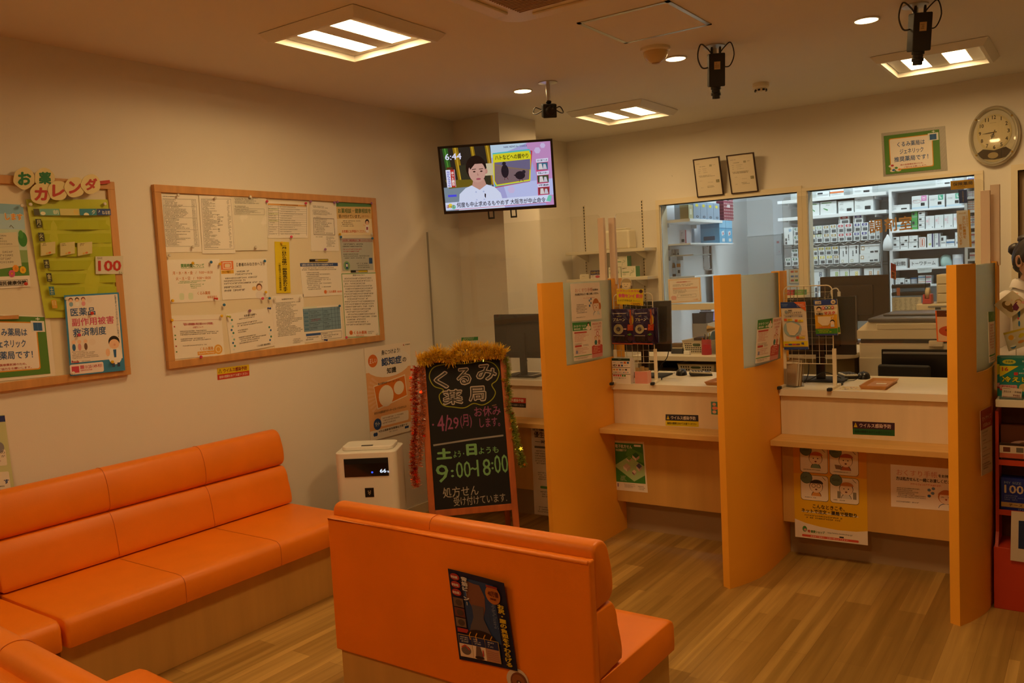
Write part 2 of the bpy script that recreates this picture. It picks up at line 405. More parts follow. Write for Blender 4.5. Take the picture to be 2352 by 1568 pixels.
# ================================================================== CEILING FIXTURES
def ceiling_light(cx, cy, k, label):
    o = empty('ceiling_light', label, 'ceiling light', 'square ceiling lights')
    f = MB(); R, r, z0, z1 = .272, .215, H-.036, H-.002
    ring = lambda k, z: [V((cx+sx*k, cy+sy*k, z)) for sx, sy in ((-1, -1), (1, -1), (1, 1), (-1, 1))]
    A, B, Cc, D = ring(R, z1), ring(R-.028, z0), ring(r+.012, z0), ring(r+.006, H-.004)
    for P, Q in ((A, B), (B, Cc), (Cc, D)):
        f.add(P+Q, [(i, (i+1) % 4, 4+(i+1) % 4, 4+i) for i in range(4)], M_white)
    f.build('frame', o)
    MB().box((cx-.218, cy-.218, H-.012), (cx+.218, cy+.218, H-.003), M_white).build('reflector', o)
    for sx in (-1, 1):
        MB().box((cx+sx*.098-.052, cy-.185, H-.0128), (cx+sx*.098+.052, cy+.185, H-.0118), lampm(k)).build('diffuser', o)
    MB().box((cx-.044, cy-.188, H-.0145), (cx+.044, cy+.188, H-.0118), M_white).build('divider', o)
ceiling_light(.975, 2.62, 1.05, 'square twin-panel ceiling light above the framed notice boards')
ceiling_light(.94, 5.1, 0.82, 'square twin-panel ceiling light nearest to the television')
ceiling_light(2.80, 5.08, 0.9, 'square twin-panel ceiling light behind a hanging camera near the oval clock')
ceiling_light(2.80, 2.62, 1.5, 'square twin-panel ceiling light over the open wooden floor')
ceiling_light(.975, .1, 1.1, 'square twin-panel ceiling light above the wall bench at the lower left')
ceiling_light(2.80, .1, 1.05, 'square twin-panel ceiling light above the nearest orange bench')
for x, y, z_, lb in ((.839, 4.075, 0, 'left of a silver ceiling camera, over the chalkboard'), (1.78, 4.045, 0, 'beside the cream dome camera'), (2.676, 4.05, 0, 'left of the camera over the oval clock')):
    o = empty('downlight', 'small round recessed downlight '+lb, 'downlight', 'round downlights')
    MB().lathe([(.056, 0), (.058, -.004), (.05, -.007), (.047, -.004)], M_white, (x, y, H), 28).build('trim', o)
    MB().lathe([(.047, -.005), (.02, -.0055), (0, -.006)], M_down, (x, y, H), 28).build('diffuser', o)
# air conditioner cassette
o = empty('air_conditioner', 'cream ceiling cassette air conditioner with slatted grille', 'air conditioner')
def rsq(c, h, r, n=8):
    p = []
    for sx, sy, a in ((1, 1, 0), (-1, 1, PI/2), (-1, -1, PI), (1, -1, 1.5*PI)):
        for k in range(n+1): p.append((c[0]+sx*(h-r)+r*math.cos(a+PI/2*k/n), c[1]+sy*(h-r)+r*math.sin(a+PI/2*k/n)))
    return p
ac = (2.045, 2.44)
m = MB(); n = len(rsq(ac, .49, .1))
rings = [[V((x, y, z)) for x, y in rsq(ac, h, rr)] for h, rr, z in ((.49, .1, H), (.488, .1, H-.02), (.47, .09, H-.03), (.31, .02, H-.034))]
for P, Q in zip(rings, rings[1:]): m.add(P+Q, [(i, (i+1) % n, n+(i+1) % n, n+i) for i in range(n)], M_cream)
m.add(rings[-1], [tuple(range(n))], M_cream)
m.build('panel', o, auto=50)
g = MB(); g.box((ac[0]-.34, ac[1]-.34, H-.037), (ac[0]+.34, ac[1]+.34, H-.033), mat('grille_dark', (.30, .19, .08), .7))
for k in range(46): g.box((ac[0]-.34, ac[1]-.335+k*.0147, H-.041), (ac[0]+.34, ac[1]-.330+k*.0147, H-.035), mat('grille_slat', (.46, .32, .16), .6))
g.build('grille', o)
for k in range(4):
    X = rotz((ac[0], ac[1], 0), k*PI/2)
    MB().box((-.32, .385, H-.041), (.32, .445, H-.031), M_cream, X).build('louvre', o, .004)
    MB().box((-.33, .447, H-.034), (.33, .455, H-.029), M_blackm, X).build('outlet_slot', o)
# ceiling hatch
o = empty('ceiling_hatch', 'ceiling access hatch with thin aluminium frame beside the dome camera', 'hatch')
a, b = (1.727, 3.165), (2.143, 3.605); m = MB()
for p, q in (((a[0], a[1]), (b[0], a[1]+.018)), ((a[0], b[1]-.018), (b[0], b[1])), ((a[0], a[1]), (a[0]+.018, b[1])), ((b[0]-.018, a[1]), (b[0], b[1]))):
    m.box((*p, H-.004), (*q, H), mat('aluminium', (.5, .52, .48), .35, metal=.8))
m.build('frame', o); MB().box((a[0]+.018, a[1]+.018, H-.003), (b[0]-.018, b[1]-.018, H), M_ceil).build('panel', o)
# dome camera, smoke detector
o = empty('dome_camera', 'cream dome security camera on the ceiling beside a downlight', 'camera')
c = (1.79, 3.79, H)
MB().lathe([(.07, 0), (.07, -.012), (.064, -.018), (.058, -.018)], M_cream, c, 32).build('base_ring', o, auto=40)
MB().lathe([(.058, -.016), (.056, -.034), (.047, -.052), (.034, -.064), (.022, -.07)], mat('dome_shell', (.66, .50, .25), .25), c, 32).build('dome', o)
MB().lathe([(.022, -.069), (.02, -.073), (0, -.074)], mat('dome_lens_cover', (.42, .26, .12), .3), c, 20).build('lens_cap', o)
o = empty('smoke_detector', 'small round cream smoke detector on the ceiling', 'smoke detector')
c = (1.893, 4.99, H)
MB().lathe([(.046, 0), (.047, -.022), (.04, -.03), (.034, -.031)], M_cream, c, 28).build('base', o, auto=40)
m = MB(); m.lathe([(.034, -.03), (.03, -.042), (.02, -.05), (0, -.052)], M_cream, c, 28)
m.build('cap', o, auto=40)
m = MB()
for k in range(8): m.box((-.006, -.0365, -.046), (.006, -.029, -.036), M_black, rotz(c, k*PI/4))
m.build('vent_slot', o)
# hanging box cameras
def spl(pts, n=6):
    out = []
    for i in range(len(pts)-1):
        a, b_, c, d = pts[max(0, i-1)], pts[i], pts[i+1], pts[min(len(pts)-1, i+2)]
        for k in range(n):
            t = k/n; out.append((b_*2+(c-a)*t+(a*2-b_*5+c*4-d)*t*t+(b_*3-a-c*3+d)*t**3)*.5)
    return out+[pts[-1]]
def cctv(px_disc, tilt, face, label, silver=False, L=.15):
    c = onZ(px_disc, H); o = empty('security_camera', label, 'camera', 'hanging box cameras', )
    MB().lathe([(.052, 0), (.052, -.005), (.03, -.009), (.012, -.012), (.0115, -.10)], M_steel if silver else mat('pale_grey_metal', (.55, .55, .52), .4, metal=.3), c, 28).build('mount', o, auto=40)
    # body hangs below the ball joint
    j = c+V((0, 0, -.105)); d = V(face).normalized(); up = V((0, 0, 1)); x = d.cross(up).normalized(); yv = x.cross(d)
    X = basis(j+d*.0, x, yv, -d)          # local -z points along the lens
    MB().lathe([(0, .012), (.013, .006), (.016, 0), (.013, -.008), (0, -.012)], M_black, j, 16).build('ball_joint', o)
    b = MB(); b.box((-.037, -.082, -L*.55), (.037, -.010, L*.45), M_blackm, X)
    b.build('body', o, .005)
    c1 = MB(); zz = -d
    base = j+yv*-.043+d*(L*.55)
    c1.lathe([(.025, 0), (.025, .012), (.021, .014), (.021, .026), (.024, .028), (.024, .04), (.019, .042), (.019, .055), (.012, .056)], M_black, base, 20, tuple(d))
    c1.build('lens', o, auto=40)
    p = j-yv*.012; k = MB()
    b0 = j+yv*-.04-d*(L*.45)
    for q, (dx, r_, mm) in enumerate(((-.02, .0035, M_dkgrey), (.018, .0028, M_black))):
        e = b0+x*dx
        k.tube(spl([e, e-d*.025+x*(.02*(-1)**(q+1)), e-d*.035+x*(.05*(-1)**(q+1))+V((0, 0, .01)), e-d*.01+x*(.065*(-1)**(q+1))+V((0, 0, -.02)), e+d*.04+x*(.045*(-1)**(q+1))-V((0, 0, .02)), e+d*.06+x*(.012*(-1)**(q+1))], 5), r_, mm, 8)
    k.build('cable', o)
    for q in (-1, 1): MB().lathe([(.006, 0), (.006, .02), (.004, .03)], M_black, b0+x*(.019*q), 10, tuple(-d)).build('connector', o)
    Sheet([j+V(t_) for t_ in (-x*.014+d*.0-yv*.0825+d*(-.03), x*.014-yv*.0825+d*(-.03), x*.014-yv*.0825+d*.005, -x*.014-yv*.0825+d*.005)], '#c8b088', n=-yv, t=.0005).fine(.15, .2, .85, .85, 3, '#6a5640').build('label_sticker', parent=o)
    return o
cctv((1258, 189), 0, (.75, -1, -.28), 'silver stemmed ceiling camera right of the downlight above the television', True, .12)
cctv((1640, 106), 0, (-.10, .18, -1), 'black ceiling camera pointing straight down between the hatch and the smoke detector')
cctv((2102, 12), 0, (-.10, .18, -1), 'black ceiling camera hanging in front of the square light near the clock')

# ================================================================== SEATING
def profile_back(x0, flip=False):
    up = [(.024, .716), (.026, .732), (.036, .745), (.058, .75), (.082, .744), (.10, .726), (.114, .69), (.122, .65), (.123, .61), (.117, .585), (.10, .571), (.024, .567)]
    lo = [(.024, .566), (.10, .568), (.12, .558), (.136, .53), (.146, .49), (.155, .44), (.16, .40), (.156, .382), (.024, .374)]
    return up, lo
def round_prof(p, n=4):      # the front of a cushion profile, rounded by a spline; the two rear corners stay
    q = p[:-1]; out = []
    for i in range(len(q)-1):
        a, b_, c, d = q[max(0, i-1)], q[i], q[i+1], q[min(len(q)-1, i+2)]
        for k in range(n):
            t = k/n; out.append(tuple(.5*(2*b_[j]+(c[j]-a[j])*t+(2*a[j]-5*b_[j]+4*c[j]-d[j])*t*t+(3*b_[j]-a[j]-3*c[j]+d[j])*t**3) for j in (0, 1)))
    return out+[q[-1], p[-1]]
def sweep(prof, M, l0, l1, mt, r=.012):
    """profile (d,z) swept along the length, with rounded ends"""
    cx = sum(p[0] for p in prof)/len(prof); cz = sum(p[1] for p in prof)/len(prof)
    b = MB(); n = len(prof); st = []
    for k in (3, 2, 1, 0):
        a = PI/2*k/3; st.append((l0+r*(1-math.sin(a)), r*(1-math.cos(a))))
    st += [(l1-(s_-l0), i_) for s_, i_ in st[::-1]]
    rings = []
    for l, ins in st:
        g = []
        for d_, z_ in prof:
            L = math.hypot(d_-cx, z_-cz) or 1; f_ = 1-ins/max(L, .02)
            g.append(M @ V((cx+(d_-cx)*f_, l, cz+(z_-cz)*f_)))
        rings.append(g)
    vs_ = [p for g in rings for p in g]; fs = []
    for i in range(len(rings)-1):
        for k in range(n): fs.append((i*n+k, i*n+(k+1) % n, (i+1)*n+(k+1) % n, (i+1)*n+k))
    b.add(vs_, fs, mt, True); b.add(rings[0], [tuple(range(n))], mt); b.add(rings[-1], [tuple(range(n))[::-1]], mt)
    return b
def seam_on(prof, M, l, skip=lambda p: False):
    pts = [M @ V((d_+.0, l, z_)) for d_, z_ in prof if not skip((d_, z_))]
    return pts
def bench(M, L, cuts, label, group, free, depth, overhang):
    """local frame: x = depth from the rear, y = length 0..L, z up"""
    o = empty('sofa_bench', label, 'sofa', group)
    up, lo = (round_prof(p_) for p_ in profile_back(0))
    if free:
        MB().box((.0, 0, .262), (.028, L, .712), M_leather, M).build('back_panel', o, .006, 3)
        b = MB(); b.tube([M @ V((.002, y, .706)) for y in (.006, L/2, L-.006)], .006, M_leather, 8); b.build('back_piping', o)
    for nm, pr in (('upper_back_cushion', up), ('lower_back_cushion', lo)):
        q = sweep(pr, M, 0, L, M_leather).build(nm, o, auto=35)
        for c in cuts:
            sb = MB(); vis = pr[(0 if nm[0] == 'u' else 1):-1]
            sb.tube([M @ V((d_+(.0008 if d_ > .05 else 0), c, z_+(.0006 if z_ > .72 else 0))) for d_, z_ in vis], .0014, M_seam, 6); sb.build('seam', q)
    sp = [(.03, .275), (depth-.004, .268), (depth, .28), (depth, .345), (depth-.008, .362), (depth-.024, .372), (depth-.06, .375), (.03, .375)]
    q = sweep(sp, M, 0, L, M_leather, .014).build('seat_cushion', o, auto=35)
    for c in cuts:
        sb = MB(); sb.tube([M @ V((d_+(.0008 if d_ > depth-.02 else 0), c, z_+.0006)) for d_, z_ in [(.16, .375)]+sp[1:7][::-1]], .0014, M_seam, 6); sb.build('seam', q)
    MB().box((.0 if not free else .012, .012, 0), (depth-overhang, L-.012, .268), M_beechv, M).build('plinth', o, .002)
    return o
Mw = Matrix.Translation((.008, 0, 0))
bench(Mw @ Matrix.Translation((0, 1.41, 0)), 1.385, (.46, .925), 'long orange wall bench below the framed notice boards', 'orange bench sofas', False, .612, .085)
bench(Mw @ Matrix.Translation((0, -.0, 0)), 1.395, (.47, .93), 'orange wall bench at the lower left, its end beside the long wall bench', 'orange bench sofas', False, .612, .085)
Mr = Matrix(((0, 1, 0, 0), (1, 0, 0, 0), (0, 0, 1, 0), (0, 0, 0, 1)))      # depth -> +y, length -> +x
bench(Matrix.Translation((1.442, 1.872, 0)) @ Mr, .988, (.42,), 'orange bench seen from behind with a blue flyer taped to its back', 'orange bench sofas', True, .51, .03)
bench(rotz((1.165, .775, 0), rad(-3.3)) @ Mr, .988, (.47,), 'nearest orange bench, its rounded back top crossing the lower left corner', 'orange bench sofas', True, .575, .03)

# ================================================================== RECEPTION COUNTER
CT = .846
bays = (('cream reception counter left of the first orange divider, behind the chalkboard', .0, 1.2655), ('cream reception counter with the wire rack of dark snack bags', 1.31, 2.19), ('cream reception counter with the wire rack of mask packets', 2.233, 3.113))
for k, (lb, x0, x1) in enumerate(bays):
    o = empty('reception_counter', lb, 'counter', 'reception counters'); e = .001
    back = 4.66 if k else 4.485
    wt = MB().box((x0+e, 4.095, .814), (x1-e, 4.277, CT), M_top); wt.box(((x0 if k == 0 else x0-.04)+e, 4.277, .814), (x1-e, back, CT), M_top); wt.build('worktop', o)
    MB().box((x0+e, 4.118, .622), (x1-e, 4.138, .814), M_maple).build('front_panel', o)
    MB().box((x0+e, 3.942, .596), (x1-e, 4.14, .622), M_beech).build('writing_ledge', o, .0015)
    MB().box((x0+e, 4.112, .185), (x1-e, 4.134, .596), M_beechv).build('knee_panel', o)
    MB().box((x0+e, 4.215, 0), (x1-e, 4.23, .185), M_kick).build('kick_board', o)
def divider(dx, dy, label):
    o = empty('counter_divider', label, 'divider', 'orange counter dividers')
    ctrl = [(2.146, 3.593), (2.176, 3.655), (2.198, 3.715), (2.2155, 3.775), (2.226, 3.835), (2.2305, 3.90), (2.2315, 4.0), (2.2315, 4.16), (2.2315, 4.275), (2.2315, 4.66)]
    out = [V((x+dx, y+dy*(1 if y < 3.95 else 0), 0)) for x, y in ctrl]
    nrm = []
    for i in range(len(out)):
        t_ = (out[min(i+1, len(out)-1)]-out[max(i-1, 0)]).normalized(); nrm.append(V((-t_.y, t_.x, 0)))
    inn = [p+n_*.041 for p, n_ in zip(out, nrm)]
    def part(i0, i1, z0, z1, m_, inset=0):
        po = [out[i]+nrm[i]*inset for i in range(i0, i1+1)]; pi = [inn[i]-nrm[i]*inset for i in range(i0, i1+1)]
        b = MB(); loop = po+pi[::-1]; b.prism([(p.x, p.y) for p in loop], z0, z1, m_); return b
    part(0, 8, 0, CT-.001, M_orange).build('lower_panel', o, auto=25)
    part(0, 8, CT-.001, .99, M_orange).build('middle_panel', o, auto=25)
    part(0, 2, .99, 1.418, M_orange).build('front_post', o, auto=25)
    part(7, 8, .99, 1.418, M_orange).build('rear_post', o, auto=25)
    part(2, 7, .99, 1.412, M_frost, .006).build('frosted_pane', o, auto=25)
    return o
divider(-.922, -.02, 'leftmost orange counter divider with two notices on its frosted glass')
divider(0, 0, 'middle orange counter divider with one green and red leaflet on its frosted glass')
divider(.925, .03, 'rightmost orange counter divider beside the red display stand')
# ================================================================== LEFT WALL
def pin(p, n, c, label, long=False, r=.0072):
    """a push pin standing out of a surface at p along n"""
    o = empty('push_pin', label, 'push pin', 'push pins on the notice boards')
    m = {'clear': mat('clear_plastic', (.75, .72, .62), .12), 'pink': mat('pin_pink', '#d2486a', .3), 'lilac': mat('pin_lilac', '#9c6a9c', .3), 'blue': mat('pin_blue', '#2f6f9e', .3), 'navy': mat('pin_navy', '#20388c', .3), 'yellow': mat('pin_yellow', '#e6b81e', .3), 'red': mat('pin_red', '#d23a28', .3), 'lime': mat('pin_lime', '#c8c830', .3)}[c]
    if long: MB().lathe([(.005, 0), (.0035, .003), (.003, .011), (.0055, .013), (.0055, .016), (0, .017)], m, p, 12, tuple(n)).build('head', o, auto=40)
    else: MB().lathe([(r*.55, 0), (r*.6, .003), (r*.95, .005), (r, .008), (r*.8, .0105), (0, .0115)], m, p, 14, tuple(n)).build('head', o, auto=40)
    MB().lathe([(.0006, -.004), (.0006, .001)], M_steel, p, 6, tuple(n)).build('needle', o)
    return o
NX = V((1, 0, 0))
def notice_board(name, y0, y1, z0, z1, label):
    o = empty(name, label, 'notice board', 'framed notice boards')
    fw = .034
    for a, b in (((0, y0, z0), (.024, y1, z0+fw)), ((0, y0, z1-fw), (.024, y1, z1)), ((0, y0, z0+fw), (.024, y0+fw, z1-fw)), ((0, y1-fw, z0+fw), (.024, y1, z1-fw))):
        MB().box(a, b, M_oakfr).build('frame_rail', o, .002)
    MB().box((0.001, y0+fw, z0+fw), (.012, y1-fw, z1-fw), M_board).build('board_panel', o)
notice_board('notice_board', 2.264, 3.691, 1.12, 1.958, 'oak framed notice board covered with white notices right of the medicine calendar')
notice_board('notice_board', .95, 2.078, 1.12, 1.958, 'oak framed notice board at the left edge with the green medicine calendar')
Z2 = zm(340, 410, 3.3357); Z1 = zm(0, 360, 2.0102)
BX = .0125
def bsheet(pts, z=Z2, base='#f2ece0', lay=0, **k):
    return Sheet([onX(p, BX) for p in z(*pts)], base, NX, off=.0004+lay*.0016, **k)
RB = 'notices on the right notice board'
# --- price lists
def price_list(pts, fn, lab, lay=0):
    s = bsheet(pts, lay=lay); fn(s); s.build('notice', lab, 'notice', RB)
def f1(s):
    s.fine(.03, .03, .37, .06, 1, '#4a443c', fill=1); s.frame(.03, .075, .93, .90, .006, '#55504a')
    for a, b in ((.09, .40), (.41, .60), (.61, .89)):
        s.fine(.05, a, .72, b, int((b-a)*46), '#57524c', fill=.75); s.fine(.80, a, .91, b, int((b-a)*46), '#6a655e', fill=1)
    for y in (.20, .40, .605): s.rect(.03, y, .93, y+.003, '#55504a')
price_list((100, 118, 380, 128, 412, 562, 128, 566), f1, 'price list in tiny print at the upper left corner of the right notice board')
def f2(s):
    s.frame(.06, .06, .96, .93, .006, '#55504a'); s.fine(.08, .075, .60, .91, 40, '#57524c', fill=.55); s.fine(.50, .33, .70, .64, 9, '#57524c', fill=.4); s.fine(.82, .08, .94, .91, 36, '#6a655e', fill=.7)
price_list((386, 128, 640, 130, 668, 572, 414, 575), f2, 'price list second from the left in the top row of the right notice board', 1)
def f3(s):
    s.fine(.06, .06, .93, .17, 5, '#4a453f', fill=.8); s.fine(.05, .20, .60, .245, 2, '#4a453f'); s.frame(.05, .25, .93, .36, .005, '#4a453f'); s.fine(.07, .26, .9, .35, 5, '#4a453f', fill=.7)
price_list((636, 122, 900, 128, 912, 548, 665, 552), f3, 'half-empty sheet in a shiny clear sleeve, third in the top row', 2)
for q in ((636, 122, 905, 126, 915, 556, 663, 560),):
    s = Sheet([onX(p, BX) for p in Z2(*q)], None, NX, off=.0075, curl=lambda u, v: .004*math.sin(v*9+u*4)*math.sin(u*5), mk=lambda c: mat('glossy_film', (.9, .9, .88), .06) if c == 'x' else M_sleeve)
    s.t = .0004; s.slab('g'); s.build('document_sleeve', 'clear glossy sleeve over the half-empty price sheet', 'document sleeve')
def f4(s):
    s.rect(.03, .06, .97, .105, '#e8b060'); s.txt(.3, .068, .75, .098, '介護保険 指定居宅療養管理', '#7a4a18', .008)
    for i in range(13): s.rect(.03, .12+i*.062, .97, .124+i*.062, '#55504a')
    for u in (.03, .27, .968): s.rect(u, .06, u+.005, .93, '#55504a')
    for i in range(13):
        s.fine(.045, .133+i*.062, .24, .165+i*.062, 1, '#57524c', fill=.7); s.fine(.30, .133+i*.062, .9, .165+i*.062, 1, '#57524c', fill=.8)
    for i in (1, 3, 6): s.rect(.034, .124+i*.062, .27, .18+i*.062, '#e4e4c4', 1)
price_list((905, 172, 1222, 188, 1222, 455, 915, 457), f4, 'notice with an orange header over a ruled table, pinned with three pink pins')
def f5(s):
    s.fine(.1, .08, .8, .13, 2, '#4a453f'); s.fine(.08, .16, .93, .27, 5, '#57524c'); s.fine(.2, .30, .5, .32, 1, '#57524c')
    s.frame(.11, .325, .88, .67, .012, '#3a3630'); s.fine(.15, .345, .85, .655, 9, '#57524c', fill=.85); s.fine(.15, .70, .5, .73, 1, '#57524c'); s.fine(.55, .70, .92, .92, 8, '#6a655e', fill=.8)
price_list((1238, 175, 1440, 190, 1462, 555, 1248, 556), f5, 'white notice with a black boxed list, left of the green-topped notice')
s = bsheet((1438, 182, 1712, 185, 1712, 432, 1452, 434), base='#e3c584')
s.rect(0, 0, 1, .13, '#5f8f58'); s.txt(.04, .18, .97, .33, 'お薬相談・健康相談を', '#3e6a34', .012); s.txt(.05, .37, .68, .48, '受け付けています。', '#5a3c20', .012); s.txt(.70, .39, .92, .47, '(要予約)', '#c08050')
s.rect(0, .5, 1, 1, '#efe0b8', 1); s.fine(.12, .55, .72, .76, 4, '#6a5a44'); s.txt(.12, .84, .84, .93, 'お気軽にお声掛けください。', '#d8602c', .012)
s.disc(.86, .60, .06, '#3a2418', 2); s.disc(.86, .63, .045, '#eec4a0', 3); s.rect(.81, .69, .91, .92, '#f4f0ea', 2); s.line([(.82, .72), (.74, .68)], .02, '#eec4a0', 3); s.rect(.835, .75, .885, .84, '#a04858', 3)
s.build('notice', 'cream notice with a green top and a drawn pharmacist in the upper right corner', 'notice', RB)
s = bsheet((1468, 455, 1718, 455, 1726, 700, 1490, 706), base='#b9bdb4')
s.frame(.06, .03, .97, .12, .006, '#b84848'); s.txt(.08, .045, .95, .105, '指定第二類医薬品をご購入のみなさまへ', '#b83c48', .01)
s.fine(.06, .17, .93, .31, 2, '#4c4a4a'); s.fine(.06, .33, .93, .46, 2, '#b04a50'); s.fine(.06, .48, .93, .66, 3, '#4c4a4a'); s.fine(.45, .77, .95, .96, 3, '#4c4a4a')
s.ell(.14, .85, .1, .14, '#7fae78', 2); s.rect(.10, .76, .18, .95, '#3a5a86', 3); s.rect(.115, .80, .165, .88, '#e8e8e0', 4); s.rect(.86, .62, .97, .80, '#35598c', 2)
s.build('notice', 'pale blue-grey notice with a red boxed heading, below the green-topped notice', 'notice', RB)
s = bsheet((967, 482, 1078, 486, 1090, 876, 982, 878), base='#e8cf1c', lay=1)
s.vtxt(.44, .05, .80, .97, '一月一日から保険の一部負担金が変わります', '#2a2410', .02); s.vtxt(.2, .40, .36, .95, '一般社団法人大阪府薬剤師会', '#2a2410', .01)
s.build('notice', 'narrow yellow notice with vertical black lettering in the middle of the board', 'notice', RB)
s = bsheet((130, 622, 545, 615, 550, 935, 158, 955))
s.txt(.27, .1, .70, .19, '開局時間について', '#4f9a48', .015); s.rect(.27, .2, .70, .207, '#4f9a48')
s.txt(.11, .27, .86, .35, '月・水・木・金　/　9:00〜18:30', '#d8823c', .008); s.txt(.16, .40, .82, .48, '火・土・日　/　9:00〜18:00', '#d8823c', .008)
s.fine(.2, .50, .85, .57, 2, '#6faa64'); s.fine(.42, .58, .7, .70, 3, '#6faa64', fill=.8); s.txt(.55, .76, .80, .84, 'くるみ薬局', '#d8823c', .008); s.txt(.74, .87, .94, .93, '福島吉野店', '#d8823c')
for u in (.25, .42): s.rrect(u-.045, .78, u+.045, .94, .03, '#dce8cc', 1)
s.build('notice', 'white opening hours notice with a green heading and orange times', 'notice', RB)
s = bsheet((550, 628, 905, 612, 922, 910, 568, 930))
s.rect(.01, .02, .27, .24, '#e8854a'); s.frame(.05, .05, .23, .21, .012, '#f8ece0', 2); s.rrect(.09, .09, .20, .18, .02, '#eed8b8', 2); s.rect(.01, .25, .27, .34, '#e8b23c'); s.txt(.03, .265, .20, .325, 'マイナ受付', '#6a4010', .01)
s.txt(.34, .08, .88, .17, '【 患者のみなさまへ 】', '#3a3630', .008); s.fine(.30, .28, .92, .42, 2, '#57524c'); s.fine(.05, .44, .95, .64, 3, '#57524c'); s.fine(.05, .66, .55, .83, 2, '#57524c')
s.disc(.80, .72, .065, '#7a5030', 2); s.disc(.80, .74, .05, '#f0c8a8', 3); s.ell(.80, .92, .09, .1, '#e8e4e0', 2); s.ell(.69, .75, .05, .05, '#e8c07a', 2)
s.build('notice', 'white notice with an orange card picture and a small drawn woman', 'notice', RB)
s = bsheet((1163, 648, 1475, 645, 1490, 890, 1185, 908))
s.rect(0, 0, .92, .10, '#2d4a86'); s.txt(.03, .02, .80, .085, '当薬局の厚生労働大臣が定める施設基準について', '#f0f0f0', .008)
s.fine(.03, .13, .92, .24, 2, '#57524c'); s.fine(.12, .27, .75, .82, 10, '#6a655e', fill=.8); s.disc(.56, .88, .035, '#e0782c', 2); s.txt(.61, .84, .83, .92, 'くるみ薬局', '#e0782c', .02); s.txt(.86, .86, .99, .92, '福島吉野店', '#e0782c', .01)
s.build('notice', 'white notice with a dark blue heading bar and orange logo', 'notice', RB)
s = bsheet((1476, 722, 1752, 714, 1772, 1216, 1508, 1224), curl=lambda u, v: .004*math.sin(u*PI)+.006*u*u*v)
s.frame(.01, .01, .985, .99, .016, '#6fa05c'); s.txt(.3, .03, .64, .055, '患者のみなさまへ', '#4a453f', .01)
s.fine(.05, .08, .93, .82, 19, '#6a655e', fill=.95); s.disc(.17, .915, .045, '#d8702c', 2); s.txt(.24, .89, .60, .94, 'くるみ薬局', '#d8702c', .025); s.txt(.30, .95, .52, .975, '福島吉野店', '#d8702c'); s.fine(.64, .9, .9, .95, 2, '#6a655e')
s.build('notice', 'tall white notice with a green border at the right edge of the board', 'notice', RB)
s = bsheet((945, 900, 1190, 885, 1200, 1280, 970, 1310))
s.txt(.3, .06, .66, .085, '個人情報保護に関する基本方針', '#4a453f', .01); s.fine(.10, .13, .95, .78, 23, '#57524c', fill=.95); s.fine(.6, .84, .95, .94, 4, '#57524c', fill=.8)
s.build('notice', 'white text sheet below the narrow yellow notice, held by two clear pins', 'notice', RB)
s = bsheet((1183, 985, 1475, 965, 1492, 1225, 1200, 1255))
s.rect(0, 0, .36, .04, '#dfe8d8'); s.rect(0, .05, .97, .70, '#7fa0b8')
for i in range(6): s.rect(0, .12+i*.115, .97, .126+i*.115, '#3e5468', 2)
for u in (0, .15, .5, .73, .82, .90): s.rect(u, .05, u+.006, .70, '#3e5468', 2)
for i in range(5):
    s.rrect(.02, .15+i*.113, .13, .21+i*.113, .015, '#5f86a4', 2); s.fine(.17, .14+i*.113, .48, .22+i*.113, 2, '#2c3a48'); s.fine(.52, .14+i*.113, .72, .22+i*.113, 2, '#2c3a48', fill=.7)
s.fine(.19, .36, .45, .44, 2, '#a83c4c', l=3); s.rect(.04, .76, .42, .83, '#3a5a94'); s.fine(.03, .86, .42, .97, 2, '#3a3630'); s.frame(.43, .76, .97, .97, .006, '#3a3630'); s.fine(.45, .79, .95, .95, 3, '#3a3630')
s.build('notice', 'white sheet with a blue ruled table near the lower edge of the board', 'notice', RB)
s = bsheet((160, 1050, 560, 1040, 585, 1350, 190, 1385))
s.line([(.03, .12), (.97, .12)], .004, '#c86868'); s.txt(.24, .18, .82, .24, '『個別の調剤報酬の算定項目のわかる明細書』', '#c03c48', .01); s.txt(.42, .265, .62, .315, 'の発行について', '#c03c48', .008)
s.fine(.17, .36, .93, .48, 3, '#4a453f'); s.fine(.17, .54, .93, .62, 2, '#4a453f'); s.fine(.2, .70, .85, .74, 1, '#4a453f')
for v, c in ((.24, '#b84848'), (.44, '#4f8a48'), (.53, '#4f8a48'), (.69, '#b84848'), (.82, '#4f8a48')): s.rect(.065, v, .09, v+.03, c)
s.txt(.52, .77, .78, .85, 'くるみ薬局', '#e0982c', .02); s.rect(.47, .87, .82, .955, '#e8a83c'); s.txt(.49, .885, .80, .945, 'Kurumi Pharmacy', '#fbf0d8', .01); s.disc(.88, .85, .085, '#e8b04c', 3); s.disc(.88, .85, .055, '#f6e2b0', 4); s.disc(.88, .85, .04, '#e8b04c', 5)
s.build('notice', 'white notice with a red title and orange round logo at the lower left', 'notice', RB)
s = bsheet((595, 1040, 950, 985, 968, 1280, 632, 1340), curl=lambda u, v: .003*math.sin(u*PI))
s.txt(.36, .08, .63, .14, '利用者の皆様へ', '#4a453f', .01); s.fine(.25, .16, .8, .2, 1, '#6a655e'); s.fine(.2, .27, .85, .38, 2, '#57524c'); s.fine(.2, .44, .6, .54, 2, '#57524c', fill=.7); s.fine(.2, .62, .85, .82, 4, '#4a453f', fill=.9); s.txt(.58, .90, .90, .95, 'くるみ薬局 福島吉野店', '#57524c', .01)
for i in range(11): s.disc(.075+.03*(i % 2), .08+i*.083, .02, ('#3a6aa4', '#8fbcb0', '#dce8e8', '#4f8f78')[i*7 % 4])
for i in range(5): s.disc(.90+.03*(i % 2), .50+i*.083, .02, ('#4f8f78', '#3a6aa4', '#dce8e8')[i % 3])
